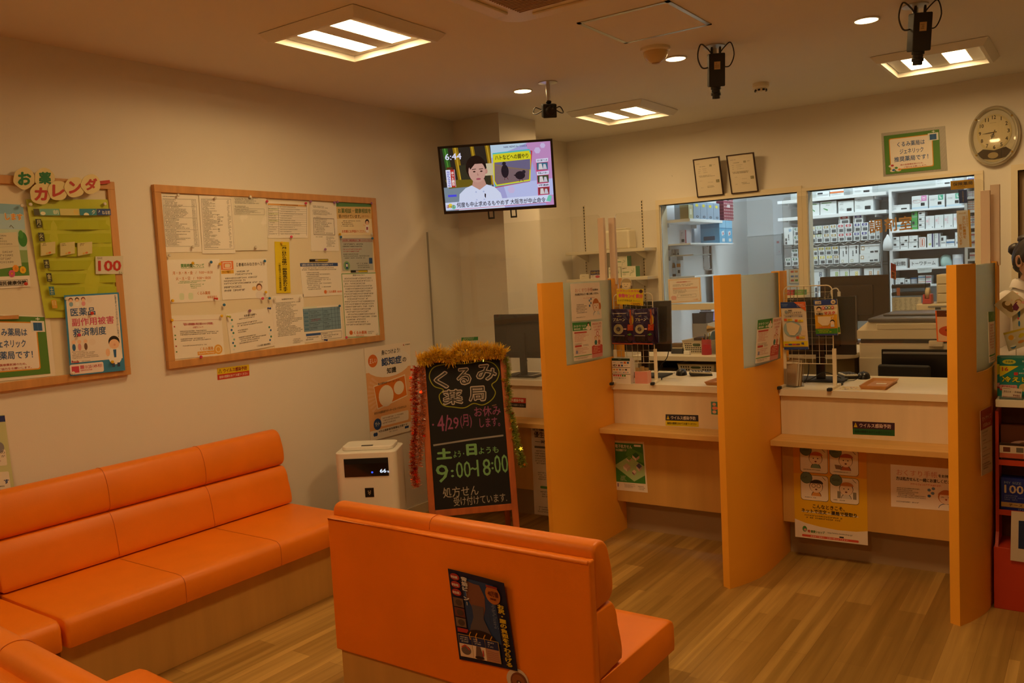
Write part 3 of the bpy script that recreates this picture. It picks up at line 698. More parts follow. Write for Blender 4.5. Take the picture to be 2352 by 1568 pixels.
s.build('notice', 'white notice edged with blue and green dots along its left side', 'notice', RB)
for q, lb in (((1232, 618, 1375, 616, 1375, 634, 1233, 637), 'above the blue-headed notice'), ((1548, 702, 1677, 700, 1678, 718, 1549, 722), 'above the green-bordered notice')):
    s = bsheet(q, base='#d8c020', lay=2); s.rect(0, 0, .42, 1, '#2a2824'); s.rect(.3, .1, .45, .9, '#c8b89a', 2); s.frame(0, 0, 1, 1, .02, '#2a2824', 3); s.build('label_strip', 'small black and yellow label strip '+lb, 'label', 'label strips on the board')
PINS = ((225, 128, 'clear', 'at the top of the upper left price list'), (510, 150, 'clear', 'at the top of the second price list'), (778, 140, 'clear', 'at the top of the shiny sleeve'), (905, 175, 'pink', 'at the upper left corner of the orange-headed table notice'), (1203, 190, 'pink', 'at the upper right corner of the orange-headed table notice'), (1240, 176, 'lilac', 'at the upper left of the boxed list notice'), (1422, 184, 'lilac', 'at the upper right of the boxed list notice'), (1446, 180, 'lilac', 'at the upper left of the green-topped notice'), (1706, 190, 'lilac', 'at the upper right of the green-topped notice'), (338, 523, 'clear', 'at the lower right of the upper left price list'), (820, 526, 'clear', 'at the lower end of the shiny sleeve'), (158, 588, 'clear', 'on the bare board below the upper left price list'), (1092, 446, 'pink', 'at the bottom of the orange-headed table notice'), (1020, 492, 'yellow', 'at the top of the narrow yellow notice'), (1352, 542, 'lilac', 'at the bottom of the boxed list notice'), (1465, 427, 'yellow', 'at the lower left of the green-topped notice'), (1708, 424, 'clear', 'at the lower right of the green-topped notice'), (1472, 448, 'blue', 'at the upper left of the blue-grey notice'), (1713, 458, 'blue', 'at the upper right of the blue-grey notice'), (337, 648, 'yellow', 'on the heading of the opening hours notice'), (477, 640, 'blue', 'at the upper right of the opening hours notice'), (545, 655, 'yellow', 'between the opening hours notice and the orange card picture'), (888, 632, 'blue', 'at the upper right of the orange card notice'), (897, 870, 'yellow', 'beside the drawn woman on the orange card notice'), (182, 935, 'yellow', 'at the lower left of the opening hours notice'), (872, 918, 'pink', 'at the lower edge of the orange card notice'), (925, 917, 'blue', 'at the lower right corner of the orange card notice'), (577, 967, 'blue', 'on the bare board above the dotted notice'), (774, 1012, 'lilac', 'at the top of the dotted notice'), (963, 922, 'clear', 'at the upper left of the text sheet under the yellow notice'), (1160, 913, 'clear', 'at the upper right of the text sheet under the yellow notice'), (1462, 975, 'blue', 'at the upper right of the blue table sheet'), (178, 1085, 'yellow', 'at the upper left of the red-titled notice'), (558, 1052, 'yellow', 'at the upper right of the red-titled notice'), (400, 1365, 'pink', 'at the bottom of the red-titled notice'), (1515, 1216, 'pink', 'at the lower left of the green-bordered notice'), (1748, 1190, 'clear', 'at the lower right of the green-bordered notice'))
for x, y, c, lb in PINS: pin(onX(Z2(x, y), BX+.0085), NX, c, c+' round push pin '+lb)
for x, y, c, lb in ((510, 918, 'red', 'at the lower right of the opening hours notice'), (918, 992, 'navy', 'at the upper right of the dotted notice'), (607, 1055, 'lime', 'at the upper left of the dotted notice'), (1353, 1235, 'navy', 'at the bottom of the blue table sheet')):
    pin(onX(Z2(x, y), BX+.006), (NX+V((0, .3, -.15))).normalized(), c, c+' barrel push pin '+lb, True)
# --- left board
LB = 'papers on the left notice board'
def lsheet(pts, **k): return bsheet(pts, z=Z1, **k)
s = lsheet((-60, 212, 105, 222, 140, 600, -25, 610), base='#8fc0dc')
for v, v1, c in ((.12, .3, '#b4d6e6'), (.30, .55, '#c4dcc8'), (.55, .7, '#8fb070'), (.7, .86, '#5f8f3c')): s.rect(0, v, 1, v1, c, 1)
s.rect(0, .86, 1, 1, '#f2ece0', 2); s.txt(.46, .11, .95, .19, 'します', '#e89a2c', .03, l=5); s.txt(.44, .105, .96, .195, 'します', '#f6ecd0', .06, l=4); s.txt(.55, .25, .68, .29, 'へ', '#6a5a3a', .01)
s.ell(.9, .42, .13, .09, '#3f8a3c', 3); s.ell(.86, .36, .07, .05, '#4f9a44', 4)
s.face([(.0, .36), (.75, .33), (.80, .74), (0, .78)], '#ddd8bc', 5); s.line([(0, .52), (.77, .50)], .008, '#b4ae94', 6); s.fine(.1, .37, .65, .50, 4, '#8a8470', l=6); s.fine(.1, .56, .7, .72, 4, '#8a8470', l=6, fill=.7)
for cu, cv, c in ((.82, .79, '#f0c020'), (.5, .83, '#d8608c'), (.62, .77, '#f0a030')):
    for k in range(10): s.ell(cu+.055*math.cos(k*.63), cv+.03*math.sin(k*.63), .04, .015, c, 7+k*.08, 8)
    s.disc(cu, cv, .03, '#e89020', 8)
s.frame(.05, .905, .93, .975, .012, '#3a3630', 3); s.txt(.08, .915, .90, .965, '国民健康保険', '#2a2620', .03, l=4)
s.build('poster', 'sky blue health insurance poster with flowers, cut off by the left edge', 'poster', LB)
# medicine calendar
cal = empty('medicine_calendar', 'yellow-green hanging weekly medicine calendar with rows of clear pockets', 'calendar')
q = [onX(p, BX) for p in Z1(115, 197, 495, 198, 548, 735, 205, 745)]
mkf = lambda c: mat('calendar_vinyl', '#c2c83c', .3) if c == 'base' else ink(c)
s = Sheet(q, 'base', NX, off=.002, curl=lambda u, v: .004+.004*math.sin(v*7)*math.sin(u*6+1), mk=mkf); s.build('backing', parent=cal)
s = Sheet(q, None, NX, off=.0165)
s.rect(.05, .08, .115, .135, '#5a5a44', 2); s.rect(.12, .08, .355, .135, '#7fb8a0', 2); s.txt(.275, .09, .34, .128, '朝', '#e8f0d0', .01); s.rect(.36, .08, .595, .135, '#d8d084', 2); s.txt(.52, .09, .585, .128, '昼', '#e8c860', .01)
s.rect(.60, .08, .815, .135, '#3f8a9c', 2); s.txt(.75, .09, .80, .128, '夕', '#f0f0d8', .01); s.ell(.68, .135, .035, .022, '#f0ecc8', 3, 10, PI, 2*PI); s.rect(.82, .08, 1.0, .135, '#3a5088', 2); s.txt(.885, .095, .99, .128, 'ねる前', '#f0ecd8', .01); s.txt(.835, .09, .86, .11, '♪', '#f0ecd8')
s.ell(.155, .118, .03, .015, '#f0ecc8', 3)
for i, ch in enumerate('月火水木金土日'):
    c = '#4a4a30' if i < 5 else ('#3f7f98' if i == 5 else '#dca030'); v = .165+i*.1135; u = .055+.006*i
    s.rect(u, v, u+.065, v+.072, c, 2); s.txt(u+.01, v+.008, u+.055, v+.048, ch, '#dcdca0', .01); s.txt(u+.016, v+.056, u+.046, v+.066, '曜日', '#dcdca0')
s.build('printed_tags', parent=cal)
for i in range(7):
    v = .155+i*.1135
    s = Sheet(q, None, NX, off=.0095+.0006, mk=lambda c: mat('pocket_film', '#b8c23c', .12)); s.curl = lambda u, v_: .004*math.sin(u*11+v_*5)
    s.rect(.14, v+.02, .98, v+.10, 'x', 1); s.build('pocket', parent=cal)
for u, lb in ((185, 'left'), (275, 'middle'), (355, 'right')):
    s = Sheet([onX(p, BX+.014) for p in Z1(u, 398, u+67, 392, u+67, 446, u+2, 458)], '#d8cf96', NX, t=.006, rough=.25)
    s.fine(.08, .06, .55, .30, 2, '#4a4630'); s.ell(.6, .86, .1, .08, '#d88050', 2); s.ell(.4, .88, .08, .07, '#e0b860', 3)
    s.build('medicine_packet', '%s one of the three small pill packets in the calendar pockets' % lb, 'packet', 'pill packets in the calendar')
for (cx, cy, r), ch, c, wd in zip(((110, 100, 50), (203, 98, 46), (183, 172, 49), (262, 157, 46), (337, 142, 47), (410, 128, 45)), 'お薬カレンダ', ('#2f7a44', '#2f7a44', '#c04438', '#c04438', '#c04438', '#c04438'), 'ABCDEF'):
    k = 'ABCDEF'.index(wd); p = Z1(cx-r, cy-r, cx+r, cy-r, cx+r, cy+r, cx-r, cy+r)
    s = Sheet([onX(x_, .03) for x_ in p], None, NX, off=.001+.0026*k*(1 if k > 1 else .8)); mm = ink('#e6d69c')
    pts = [(.5+.5*math.cos(a*PI/18)*(1+.04*math.sin(a*.9+k)), .5+.5*math.sin(a*PI/18)*(1+.04*math.cos(a*.7+k))) for a in range(36)]
    s.t = .002; s.face(pts, '#e6d69c', 0); fr = [s.P(u, v, .002) for u, v in pts]; bk = [s.P(u, v, 0) for u, v in pts]
    s.b.add(fr+bk, [(i, (i+1) % 36, 36+(i+1) % 36, 36+i) for i in range(36)], mm); s.b.add(bk, [tuple(range(36))], mm)
    s.txt(.2, .2, .82, .82, ch, c, .045, l=3)
    s.build('letter_disc', 'cream paper disc with the %s letter %s over the calendar' % ('green' if k < 2 else 'red', ch), 'paper letter', 'calendar title letters')
s = Sheet([onX(p, .032) for p in Z1(440, 114, 505, 107, 508, 122, 442, 130)], '#c04438', NX, t=.002); s.build('letter_stroke', 'red paper stroke ending the calendar title', 'paper letter')
s = Sheet([onX(p, .027) for p in Z1(440, 460, 568, 457, 568, 541, 442, 541)], '#d8d4c0', NX, t=.002)
s.txt(.08, .24, .92, .84, '100', '#c0382c', .03); s.txt(.06, .04, .24, .16, 'なんと', '#4a4438', .01); s.txt(.82, .86, .97, .98, 'えん', '#2f6a44', .01)
s.build('price_card', 'pale card with a red hand-drawn 100 taped to the board frame', 'price card')
s = lsheet((284, 640, 537, 626, 567, 985, 314, 1012), base='#3f88b8', lay=11)
s.rect(.03, .02, .97, .84, '#efe6dc'); s.txt(.09, .165, .53, .265, '医薬品', '#2c5a94', .012); s.txt(.10, .29, .86, .39, '副作用被害', '#cf4a72', .012); s.txt(.10, .415, .70, .52, '救済制度', '#2c5a94', .012)
for u, c1 in ((.11, '#7a4a2c'), (.22, '#4a3424'), (.33, '#8a4a34')): s.disc(u, .06, .038, c1, 2); s.disc(u, .07, .03, '#f2cdb0', 3); s.ell(u, .115, .035, .03, ('#8fb4cc', '#f0f0ec', '#e8a0a8')[int(u*9) % 3], 2)
for u, c1 in ((.10, '#3a6a9c'), (.20, '#e0a0a0'), (.31, '#7a5a4a')): s.disc(u, .585, .035, '#f2cdb0', 3); s.ell(u, .65, .03, .045, c1, 2)
s.disc(.44, .07, .055, '#ece0d4', 2); s.disc(.43, .60, .06, '#ece0d4', 2); s.fine(.06, .70, .55, .80, 5, '#8a7a6c'); s.vtxt(.905, .03, .945, .60, 'お薬を使うすべての方に知ってほしい制度です。', '#3a5a84')
s.rrect(.0, .86, .60, .985, .03, '#f2e4e0', 2); s.rect(.03, .885, .16, .965, '#d04a5c', 3); s.txt(.27, .885, .57, .925, '0120-149-931', '#c03c50', .01, l=4); s.rect(.18, .88, .25, .925, '#d07080', 3); s.fine(.18, .935, .56, .965, 1, '#c03c50', l=4); s.txt(.04, .81, .17, .845, 'Pmda', '#b03040', .03); s.fine(.2, .825, .55, .84, 1, '#6a6058')
s.disc(.83, .62, .105, '#2a2420', 2); s.ell(.83, .65, .095, .062, '#f2c8a4', 3); s.ell(.83, .80, .13, .11, '#f4f2ee', 2); s.face([(.80, .72), (.86, .72), (.85, .82), (.81, .82)], '#3a6a9c', 4); s.rect(.76, .89, .81, .94, '#3a4a6a', 3); s.rect(.86, .89, .91, .94, '#3a4a6a', 3); s.ell(.70, .75, .04, .05, '#f2c8a4', 2); s.disc(.835, .66, .02, '#e8a890', 4)
s.build('poster', 'blue-bordered white poster with a drawn doctor at the lower right of the calendar', 'poster', LB)
def generic(s, full=True):
    s.rect(.0, .0, 1, 1, '#5a8a3c'); s.rrect(.09, .09, .88, .91, .03, '#e09a34', 2); s.rrect(.105, .11, .865, .89, .03, '#f4ece2', 3)
    s.txt(.24, .20, .74, .33, 'くるみ薬局は', '#34609c', .015, l=5); s.txt(.28, .39, .71, .52, 'ジェネリック', '#34609c', .015, l=5); s.txt(.17, .575, .79, .71, '推奨薬局です！', '#34609c', .015, l=5)
    s.txt(.28, .775, .70, .815, '国の医療費削減のため、', '#b84038', .01, l=5); s.txt(.34, .84, .76, .88, 'ご協力をお願いします。', '#b84038', .01, l=5)
    s.rect(.80, .07, .985, .26, '#e8e8e0', 4); s.rect(.83, .10, .95, .24, '#35649c', 5); s.rect(.888, .10, .892, .24, '#5a84b4', 6); s.rect(.87, .028, .93, .042, '#e8efe0', 4); s.rect(.893, .01, .907, .06, '#e8efe0', 4)
    for u, v, a, c in ((.11, .80, -.6, '#c04050'), (.18, .87, -.5, '#4f8a48'), (.13, .92, -.5, '#3a6aa8'), (.24, .92, -.4, '#e08a3c')):
        if full: s.ell(u, v, .05, .035, '#e8dcd0', 5, 12); s.ell(u+.02, v-.012, .03, .028, c, 6, 12)
s = lsheet((-155, 722, 228, 735, 256, 1010, -143, 1050)); s.rect(0, 0, 1, 1, '#f0e8da'); s.q = [onX(p, BX+.0012) for p in Z1(-150, 728, 205, 740, 232, 1000, -140, 1034)]; generic(s)
s.build('poster', 'green-bordered poster with blue lettering at the lower left of the left board', 'poster', LB)
o = MB().box((BX, 1.55, 1.50-.06), (BX+.02, 1.665, 1.50-.045), M_oakfr)
q = [onX(p, BX) for p in Z1(-40, 737, 80, 730, 80, 748, -40, 752)]
b = MB(); b.add([p for p in q]+[p+NX*.012 for p in q], [(0, 1, 2, 3), (4, 5, 6, 7), (0, 1, 5, 4), (1, 2, 6, 5), (2, 3, 7, 6), (3, 0, 4, 7)], M_oakfr); tag(b.build('wood_strip'), 'short oak strip above the green-bordered poster on the left board', 'wood strip')
for x, y, c, lb in ((97, 225, 'clear', 'at the upper right of the sky blue poster'), (137, 220, 'clear', 'at the upper left of the medicine calendar'), (480, 218, 'clear', 'at the upper right of the medicine calendar'), (422, 722, 'red', 'on the first title line of the blue-bordered poster'), (303, 655, 'clear', 'at the upper left of the blue-bordered poster'), (362, 822, 'pink', 'on the third title line of the blue-bordered poster'), (515, 947, 'yellow', 'on the drawn doctor of the blue-bordered poster'), (335, 998, 'clear', 'at the lower left of the blue-bordered poster'), (116, 586, 'red', 'beside the black insurance frame of the sky blue poster')):
    pin(onX(Z1(x, y), BX+(.0225 if 'blue-bordered' in lb else .0105)), NX, c, c+' round push pin '+lb)
# --- wall stickers and posters
s = Sheet([onX(p, 0) for p in Z2(528, 1453, 773, 1423, 776, 1507, 533, 1543)], '#c8402c', NX, t=.001)
s.rect(0, 0, 1, .55, '#e2c41c'); s.face([(.03, .44), (.14, .44), (.085, .08)], '#2a2414', 2); s.face([(.045, .41), (.125, .41), (.085, .15)], '#e2c41c', 3); s.rect(.08, .22, .09, .34, '#2a2414', 4)
s.txt(.18, .10, .93, .46, 'ウイルス感染予防', '#8a2c1c', .03); s.txt(.05, .66, .95, .90, '座席の間隔をあけてお座りください', '#f0dcc8', .015)
s.build('wall_sticker', 'yellow and red warning sticker below the right notice board', 'sticker')
Z4 = zm(760, 760, 3.2673)
s = Sheet([onX(p, 0) for p in Z4(245, 128, 590, 78, 600, 745, 295, 828)], '#f0e4d4', NX, t=.001, off=.001, curl=lambda u, v: .002+.008*(1-v)*v*u)
s.rect(0, .27, 1, .98, '#eab078', 1); s.ell(.5, .20, .5, .15, '#f0e8de', 2)
for a in range(9): s.face([(.5, .52), (.5+.5*math.cos(2.5+a*.16), .52+.3*math.sin(2.5+a*.16)), (.5+.5*math.cos(2.58+a*.16), .52+.3*math.sin(2.58+a*.16))], '#eebc8c', 1.5)
s.disc(.16, .15, .10, '#e0742c', 4); s.txt(.085, .125, .235, .175, '正しい', '#fbeedc', .015, l=5, sh=.15)
s.txt(.35, .05, .76, .105, '身につけよう!', '#3a342e', .02, l=5); s.txt(.34, .135, .79, .225, '認知症', '#2c4a84', .03, l=5); s.txt(.81, .165, .90, .215, 'の', '#3a342e', .02, l=5); s.txt(.45, .25, .66, .315, '知識', '#3a342e', .03, l=5)
s.face([(.83, .03), (.86, .04), (.85, .015)], '#c04438', 5); s.txt(.88, .02, .99, .035, '大阪府', '#4a453f', .01, l=5)
s.face([(.14, .42), (.86, .355), (.91, .60), (.20, .68)], '#f6e2c8', 3); s.face([(.155, .43), (.845, .37), (.895, .59), (.215, .665)], '#e07a24', 4); s.disc(.41, .55, .17, '#f4e6d0', 5); s.ell(.71, .49, .12, .075, '#f4e6d0', 5)
s.txt(.24, .395, .74, .42, '私は認知症サポーターです。', '#4a2c14', .01, l=6); s.txt(.12, .70, .88, .728, 'あなたも認知症サポーターになってみませんか', '#3a342e', .008, l=5)
s.disc(.18, .835, .09, '#2c4a84', 5); s.txt(.125, .805, .235, .86, 'サポーター', '#f0ece4', .01, l=6); s.rrect(.26, .76, .93, .87, .03, '#f4e8d8', 4); s.fine(.30, .78, .9, .86, 3, '#8a6a4c', l=5)
s.rect(0, .895, 1, 1, '#f0e6d8', 4); s.txt(.2, .905, .90, .932, '9月は高齢者保健福祉月間です', '#3a342e', .02, l=5); s.fine(.45, .945, .80, .965, 1, '#6a5a4c', l=5); s.rect(.83, .935, .93, .96, '#2c4a84', 5); s.disc(.10, .94, .03, '#2c4a84', 5); s.disc(.14, .94, .03, '#2c4a84', 5)
s.build('poster', 'white and orange dementia awareness poster behind the red tinsel', 'poster')
s = Sheet([onX(p, 0) for p in Z1(-75, 1198, 20, 1190, 62, 1540, -55, 1550)], '#c8cf9c', NX, t=.001, off=.001, curl=lambda u, v: .01*u*v*v)
s.rect(0, .01, 1, .09, '#2c3a7c'); s.ell(.6, .42, .2, .07, '#8a8a94', 2); s.rrect(.05, .45, .84, .66, .06, '#ece4d4', 2); s.txt(.60, .475, .80, .505, 'の', '#3a342e', l=4); s.txt(.62, .52, .8, .55, 'が', '#3a342e', l=4); s.fine(.1, .59, .8, .64, 2, '#a04038', l=4); s.rrect(.05, .74, .86, .97, .06, '#ece4d4', 2); s.txt(.62, .84, .83, .90, 'す', '#2c4a84', .03, l=4); s.fine(.3, .92, .8, .95, 1, '#3a342e', l=4)
s.build('poster', 'green poster with a navy top band low on the wall at the left edge', 'poster')
# --- television on its bracket
TC_, tyaw, ttilt = V((.493, 4.269, 2.065)), rad(28.0), rad(13.4)
tr = V((math.cos(tyaw), math.sin(tyaw), 0)); tn0 = V((math.sin(tyaw), -math.cos(tyaw), 0))
tu = V((0, 0, 1))*math.cos(ttilt)+tn0*math.sin(ttilt); tn = tr.cross(tu)
TM = basis(TC_, tr, tu, tn); TW, TH = .35, .206
tv = empty('television', 'black flat television showing a news programme, mounted high on the pillar', 'television')
b = MB()
for a, c in (((-TW, -TH, -.02), (TW, -TH+.018, 0)), ((-TW, TH-.013, -.02), (TW, TH, 0)), ((-TW, -TH+.018, -.02), (-TW+.013, TH-.013, 0)), ((TW-.013, -TH+.018, -.02), (TW, TH-.013, 0))): b.box(a, c, M_black, TM)
b.build('bezel', tv)
MB().box((-TW+.004, -TH+.004, -.032), (TW-.004, TH-.004, -.02), M_black, TM).build('rear_cover', tv)
MB().box((-.2, -.16, -.062), (.2, .12, -.032), M_blackm, TM).build('rear_bulge', tv, .01)
def TQ(u0, v0, u1, v1, z=-.004): return [TM @ V(p) for p in ((u0, v1, z), (u1, v1, z), (u1, v0, z), (u0, v0, z))]
SCR = .85
s = Sheet(TQ(-TW+.013, -TH+.018, TW-.013, TH-.013), '#26221c', tn, t=.0005, step=.00012, mk=lambda c: glow(c, SCR))
s.face([(.0, .62), (.45, .62), (.45, 1), (0, 1)], '#7a8a98', 1)
for u, w_ in ((.02, .05), (.115, .05), (.275, .035), (.41, .04)): s.face([(u, 0), (u+w_, 0), (u+w_+.03, .62), (u+.03, .62)], '#8a6a14' if u > .1 else '#2c5a24', 1); s.face([(u+w_*.35, 0), (u+w_*.6, 0), (u+w_*.6+.03, .62), (u+w_*.35+.03, .62)], '#c09a28' if u > .1 else '#4c8a30', 2)
s.rect(.16, .28, .44, .62, '#2e3020', 1); s.rect(.37, .28, .48, .47, '#c8bc9a', 2); s.face([(.02, .50), (.33, .52), (.36, .62), (.05, .64)], '#6a5a18', 2)
s.face([(.46, 0), (1, 0), (1, 1), (.46, 1)], '#a4a4d8', 1); s.face([(.78, 0), (1, 0), (1, 1), (.93, 1)], '#c08cc0', 2); s.face([(.55, .63), (1, .58), (1, .84), (.58, .86)], '#b8c0ec', 3); s.face([(.46, .0), (.80, .0), (.60, .12), (.46, .20)], '#b8d0e4', 3)
for cu, cv, r in ((.88, .13, .03), (.93, .06, .025), (.62, .72, .035)): s.disc(cu, cv, r, '#c8b8e0', 4, 6)
# presenter
s.ell(.315, .34, .095, .20, '#18100e', 5); s.ell(.32, .40, .078, .17, '#c89a8a', 6); s.ell(.315, .275, .085, .085, '#18100e', 7, 16, PI, 2*PI); s.face([(.24, .27), (.32, .25), (.26, .36)], '#18100e', 8); s.ell(.405, .40, .012, .04, '#c08a7a', 5)
for u in (.295, .36): s.ell(u, .395, .012, .011, '#20140f', 9); s.line([(u-.02, .36), (u+.018, .355)], .006, '#2c1a14', 9)
s.face([(.323, .41), (.335, .46), (.318, .46)], '#b08070', 9); s.ell(.328, .515, .022, .014, '#a04858', 9); s.face([(.28, .52), (.38, .52), (.40, .64), (.26, .64)], '#c09080', 5)
s.face([(.12, 1), (.14, .74), (.20, .65), (.26, .61), (.33, .69), (.40, .61), (.47, .66), (.52, .76), (.55, 1)], '#d4dcf4', 7); s.face([(.26, .61), (.29, .59), (.37, .59), (.40, .61), (.33, .69)], '#c09080', 8)
for u, v in ((.295, .72), (.365, .72), (.295, .85), (.365, .85)): s.disc(u, v, .008, '#b0bce0', 9)
s.face([(.372, .75), (.385, .76), (.38, .83), (.37, .80)], '#2a2a34', 9)
# inset picture
s.face([(.475, .125), (.81, .10), (.82, .15), (.80, .60), (.47, .66)], '#50b8b8', 5); s.face([(.80, .12), (.835, .13), (.795, .61), (.47, .675), (.47, .62)], '#c03c4c', 4); s.face([(.478, .145), (.805, .125), (.82, .20), (.80, .595), (.485, .645), (.465, .56)], '#d8d024', 6)
s.face([(.485, .275), (.81, .255), (.788, .575), (.492, .625), (.475, .56)], '#7a6468', 7); s.face([(.485, .275), (.81, .255), (.805, .42), (.62, .36), (.50, .30)], '#6a6484', 8); s.line([(.49, .31), (.62, .37), (.80, .43)], .006, '#8a7448', 9)
s.txt(.495, .16, .795, .24, 'ハトなどへの餌やり', '#20200c', .02, l=9)
s.ell(.575, .42, .034, .105, '#1c1a24', 10); s.disc(.572, .30, .017, '#22202c', 10); s.face([(.556, .30), (.545, .31), (.556, .315)], '#5a5048', 10); s.line([(.57, .51), (.565, .56)], .005, '#5a2c30', 10); s.line([(.585, .51), (.60, .555)], .005, '#5a2c30', 10)
s.ell(.71, .50, .045, .065, '#1c1a24', 10); s.disc(.745, .45, .016, '#22202c', 10); s.face([(.67, .48), (.65, .49), (.68, .53)], '#1c1a24', 10); s.line([(.70, .56), (.70, .60)], .005, '#5a2c30', 10); s.line([(.725, .555), (.735, .60)], .005, '#5a2c30', 10)
s.txt(.04, .085, .19, .185, '6:44', '#e4e4ff', .012, l=11)
for v, t_, c1 in ((.27, 'おおと菓子で人気', '#3a6a84'), (.47, '予想より早く', '#3a4a2c'), (.66, '9年連続', '#8a3034')):
    s.face([(.862, v), (.972, v), (.962, v+.18), (.858, v+.19)], '#c04870', 4); s.face([(.862, v-.005), (.972, v-.012), (.968, v+.045), (.862, v+.05)], '#dcdcf4', 5); s.txt(.87, v+.002, .962, v+.035, t_, '#24243c', .02, l=6); s.rect(.866, v+.055, .964, v+.165, c1, 6); s.face([(.885, v+.07), (.91, v+.07), (.92, v+.16), (.88, v+.16)], '#d8d0d0', 7); s.face([(.925, v+.08), (.945, v+.08), (.955, v+.16), (.92, v+.16)], '#c8c4d0', 7)
s.rect(.033, .34, .115, .62, '#dcdcf4', 5); s.rect(.075, .34, .112, .62, '#b82c24', 6); s.vtxt(.08, .37, .107, .60, 'ほっと関西', '#f4e4dc', .03, l=7); s.vtxt(.04, .36, .07, .61, 'NHKプラスでも', '#3a4cc0', .03, l=7); s.rect(.033, .74, .112, .775, '#4a4ce0', 6); s.rect(.045, .30, .10, .335, '#5a2c18', 6)
s.txt(.58, .03, .79, .06, 'NHK NEWS for OSAKA', '#5a5a84', .02, l=6)
s.face([(.0, .865), (.96, .835), (.965, .95), (0, .985)], '#d4dcf8', 10); s.txt(.105, .87, .925, .955, '何度も中止求めるもやめず 大阪市が中止命令', '#181824', .015, l=12)
s.line([(.08, .985), (.95, .955)], .004, '#d05878', 11); s.txt(.01, .90, .085, .955, 'ほっと', '#a04a30', .03, l=12); s.disc(.045, .915, .02, '#e8d048', 11); s.disc(.075, .94, .02, '#70c8a8', 11); s.face([(.955, .84), (.985, .86), (.97, .95), (.93, .93)], '#70c8b0', 11)
s.build('screen', parent=tv)
for sx in (-.055, .085):
    b = MB()
    for a, c in (((sx-.022, -TH-.04, -.012), (sx-.014, -TH+.0, -.004)), ((sx+.010, -TH-.04, -.012), (sx+.018, -TH+.0, -.004)), ((sx-.022, -TH-.048, -.012), (sx+.018, -TH-.038, -.004))): b.box(a, c, M_blackm, TM)
    b.build('stand_socket', tv, .001)
mt = MB(); p0 = TM @ V((0, 0, -.062)); w0 = V((.2, 4.488, 2.05)); mid_ = (p0+w0)/2+V((-.06, .0, 0))
mt.tube([p0, mid_, w0], .018, M_blackm, 8); mt.box((.12, 4.466, 1.94), (.28, 4.488, 2.16), M_blackm); mt.build('wall_bracket', tv)
# ================================================================== FLOOR-STANDING THINGS
# air purifier
PM = rotz((.36, 3.17, 0), rad(32)) 
pu = empty('air_purifier', 'tall white air purifier with a dark display window standing against the left wall', 'air purifier')
def rrect2(w, d, r, n=6):
    p = []
    for sx, sy, a in ((1, 1, 0), (-1, 1, PI/2), (-1, -1, PI), (1, -1, 1.5*PI)):
        for k in range(n+1): p.append((sx*(w/2-r)+r*math.cos(a+PI/2*k/n), sy*(d/2-r)+r*math.sin(a+PI/2*k/n)))
    return p
PW, PD, PH = .32, .24, .60
MB().prism(rrect2(PW, PD, .035), .0, PH, M_white, PM).build('body', pu, .006, 3, auto=None)
MB().prism([(x, y+.012) for x, y in rrect2(PW-.05, PD-.075, .03)], PH, PH+.022, M_white, PM).build('top_grille', pu, .006, 3)
MB().box((-.03, -PD/2+.055, PH+.022), (.03, -PD/2+.07, PH+.026), M_dkgrey, PM).build('top_button', pu, .001)
b = MB(); b.box((-PW/2+.048, -PD/2-.0035, PH-.125), (PW/2-.042, -PD/2+.004, PH-.030), M_gloss, PM); b.box((-PW/2+.05, -PD/2-.0045, PH-.058), (PW/2-.044, -PD/2-.002, PH-.032), mat('air_slot', (.004, .004, .004), .9), PM); b.build('display_window', pu, .002)
q = [PM @ V(p) for p in ((.02, -PD/2-.0036, PH-.085), (.125, -PD/2-.0036, PH-.085), (.125, -PD/2-.0036, PH-.115), (.02, -PD/2-.0036, PH-.115))]
s = Sheet(q, None, PM.to_3x3() @ V((0, -1, 0)), t=.0004, mk=lambda c: glow(c, 1.4 if c != '#2a48e0' else 2)); s.txt(.50, .1, .82, .75, '66', '#c8d4e8', .02); s.txt(.86, .45, .96, .75, '%', '#c8d4e8', .02); s.ell(.12, .62, .05, .16, '#2a48e0', 3); s.build('display_digits', parent=pu)
q = [PM @ V(p) for p in ((-.012, -PD/2-.0006, PH-.185), (.034, -PD/2-.0006, PH-.185), (.034, -PD/2-.0006, PH-.233), (-.012, -PD/2-.0006, PH-.233))]
s = Sheet(q, '#141210', PM.to_3x3() @ V((0, -1, 0)))
for u, v in ((.38, .35), (.62, .35), (.5, .5), (.5, .7), (.4, .55), (.6, .55)): s.disc(u, v, .07, '#b0a080', 2, 8)
s.build('emblem', parent=pu)
# --- chalkboard easel
EC, EYAW, ETILT = EYE+(V((.55, 3.769, .58))-EYE)*.94, rad(42.975), rad(12.572)
er = V((math.cos(EYAW), math.sin(EYAW), 0)); en0 = V((math.sin(EYAW), -math.cos(EYAW), 0))
eu = V((0, 0, 1))*math.cos(ETILT)-en0*math.sin(ETILT); en = er.cross(eu)
EM = basis(EC, er, eu, en); EW, EH = .2068, .3915
bot = -(EC.z-.004)/eu.z; topz = EH+.055
ea = empty('chalkboard_easel', 'wooden A-frame chalkboard with chalk opening hours, draped with tinsel garlands', 'chalkboard')
for sx in (-1, 1):
    MB().box((sx*(EW+.014)-.017, bot, -.022), (sx*(EW+.014)+.017, topz, .004), M_easel, EM).build('leg', ea, .003)
for y0, y1 in ((-EH-.035, -EH), (EH, EH+.035)): MB().box((-EW, y0, -.018), (EW, y1, .002), M_easel, EM).build('rail', ea, .002)
hinge = EM @ V((0, topz-.02, -.02))
foot0 = onZ((1164, 1218), 0); bd = (foot0-(EM @ V((EW*.85, topz-.02, -.02))))
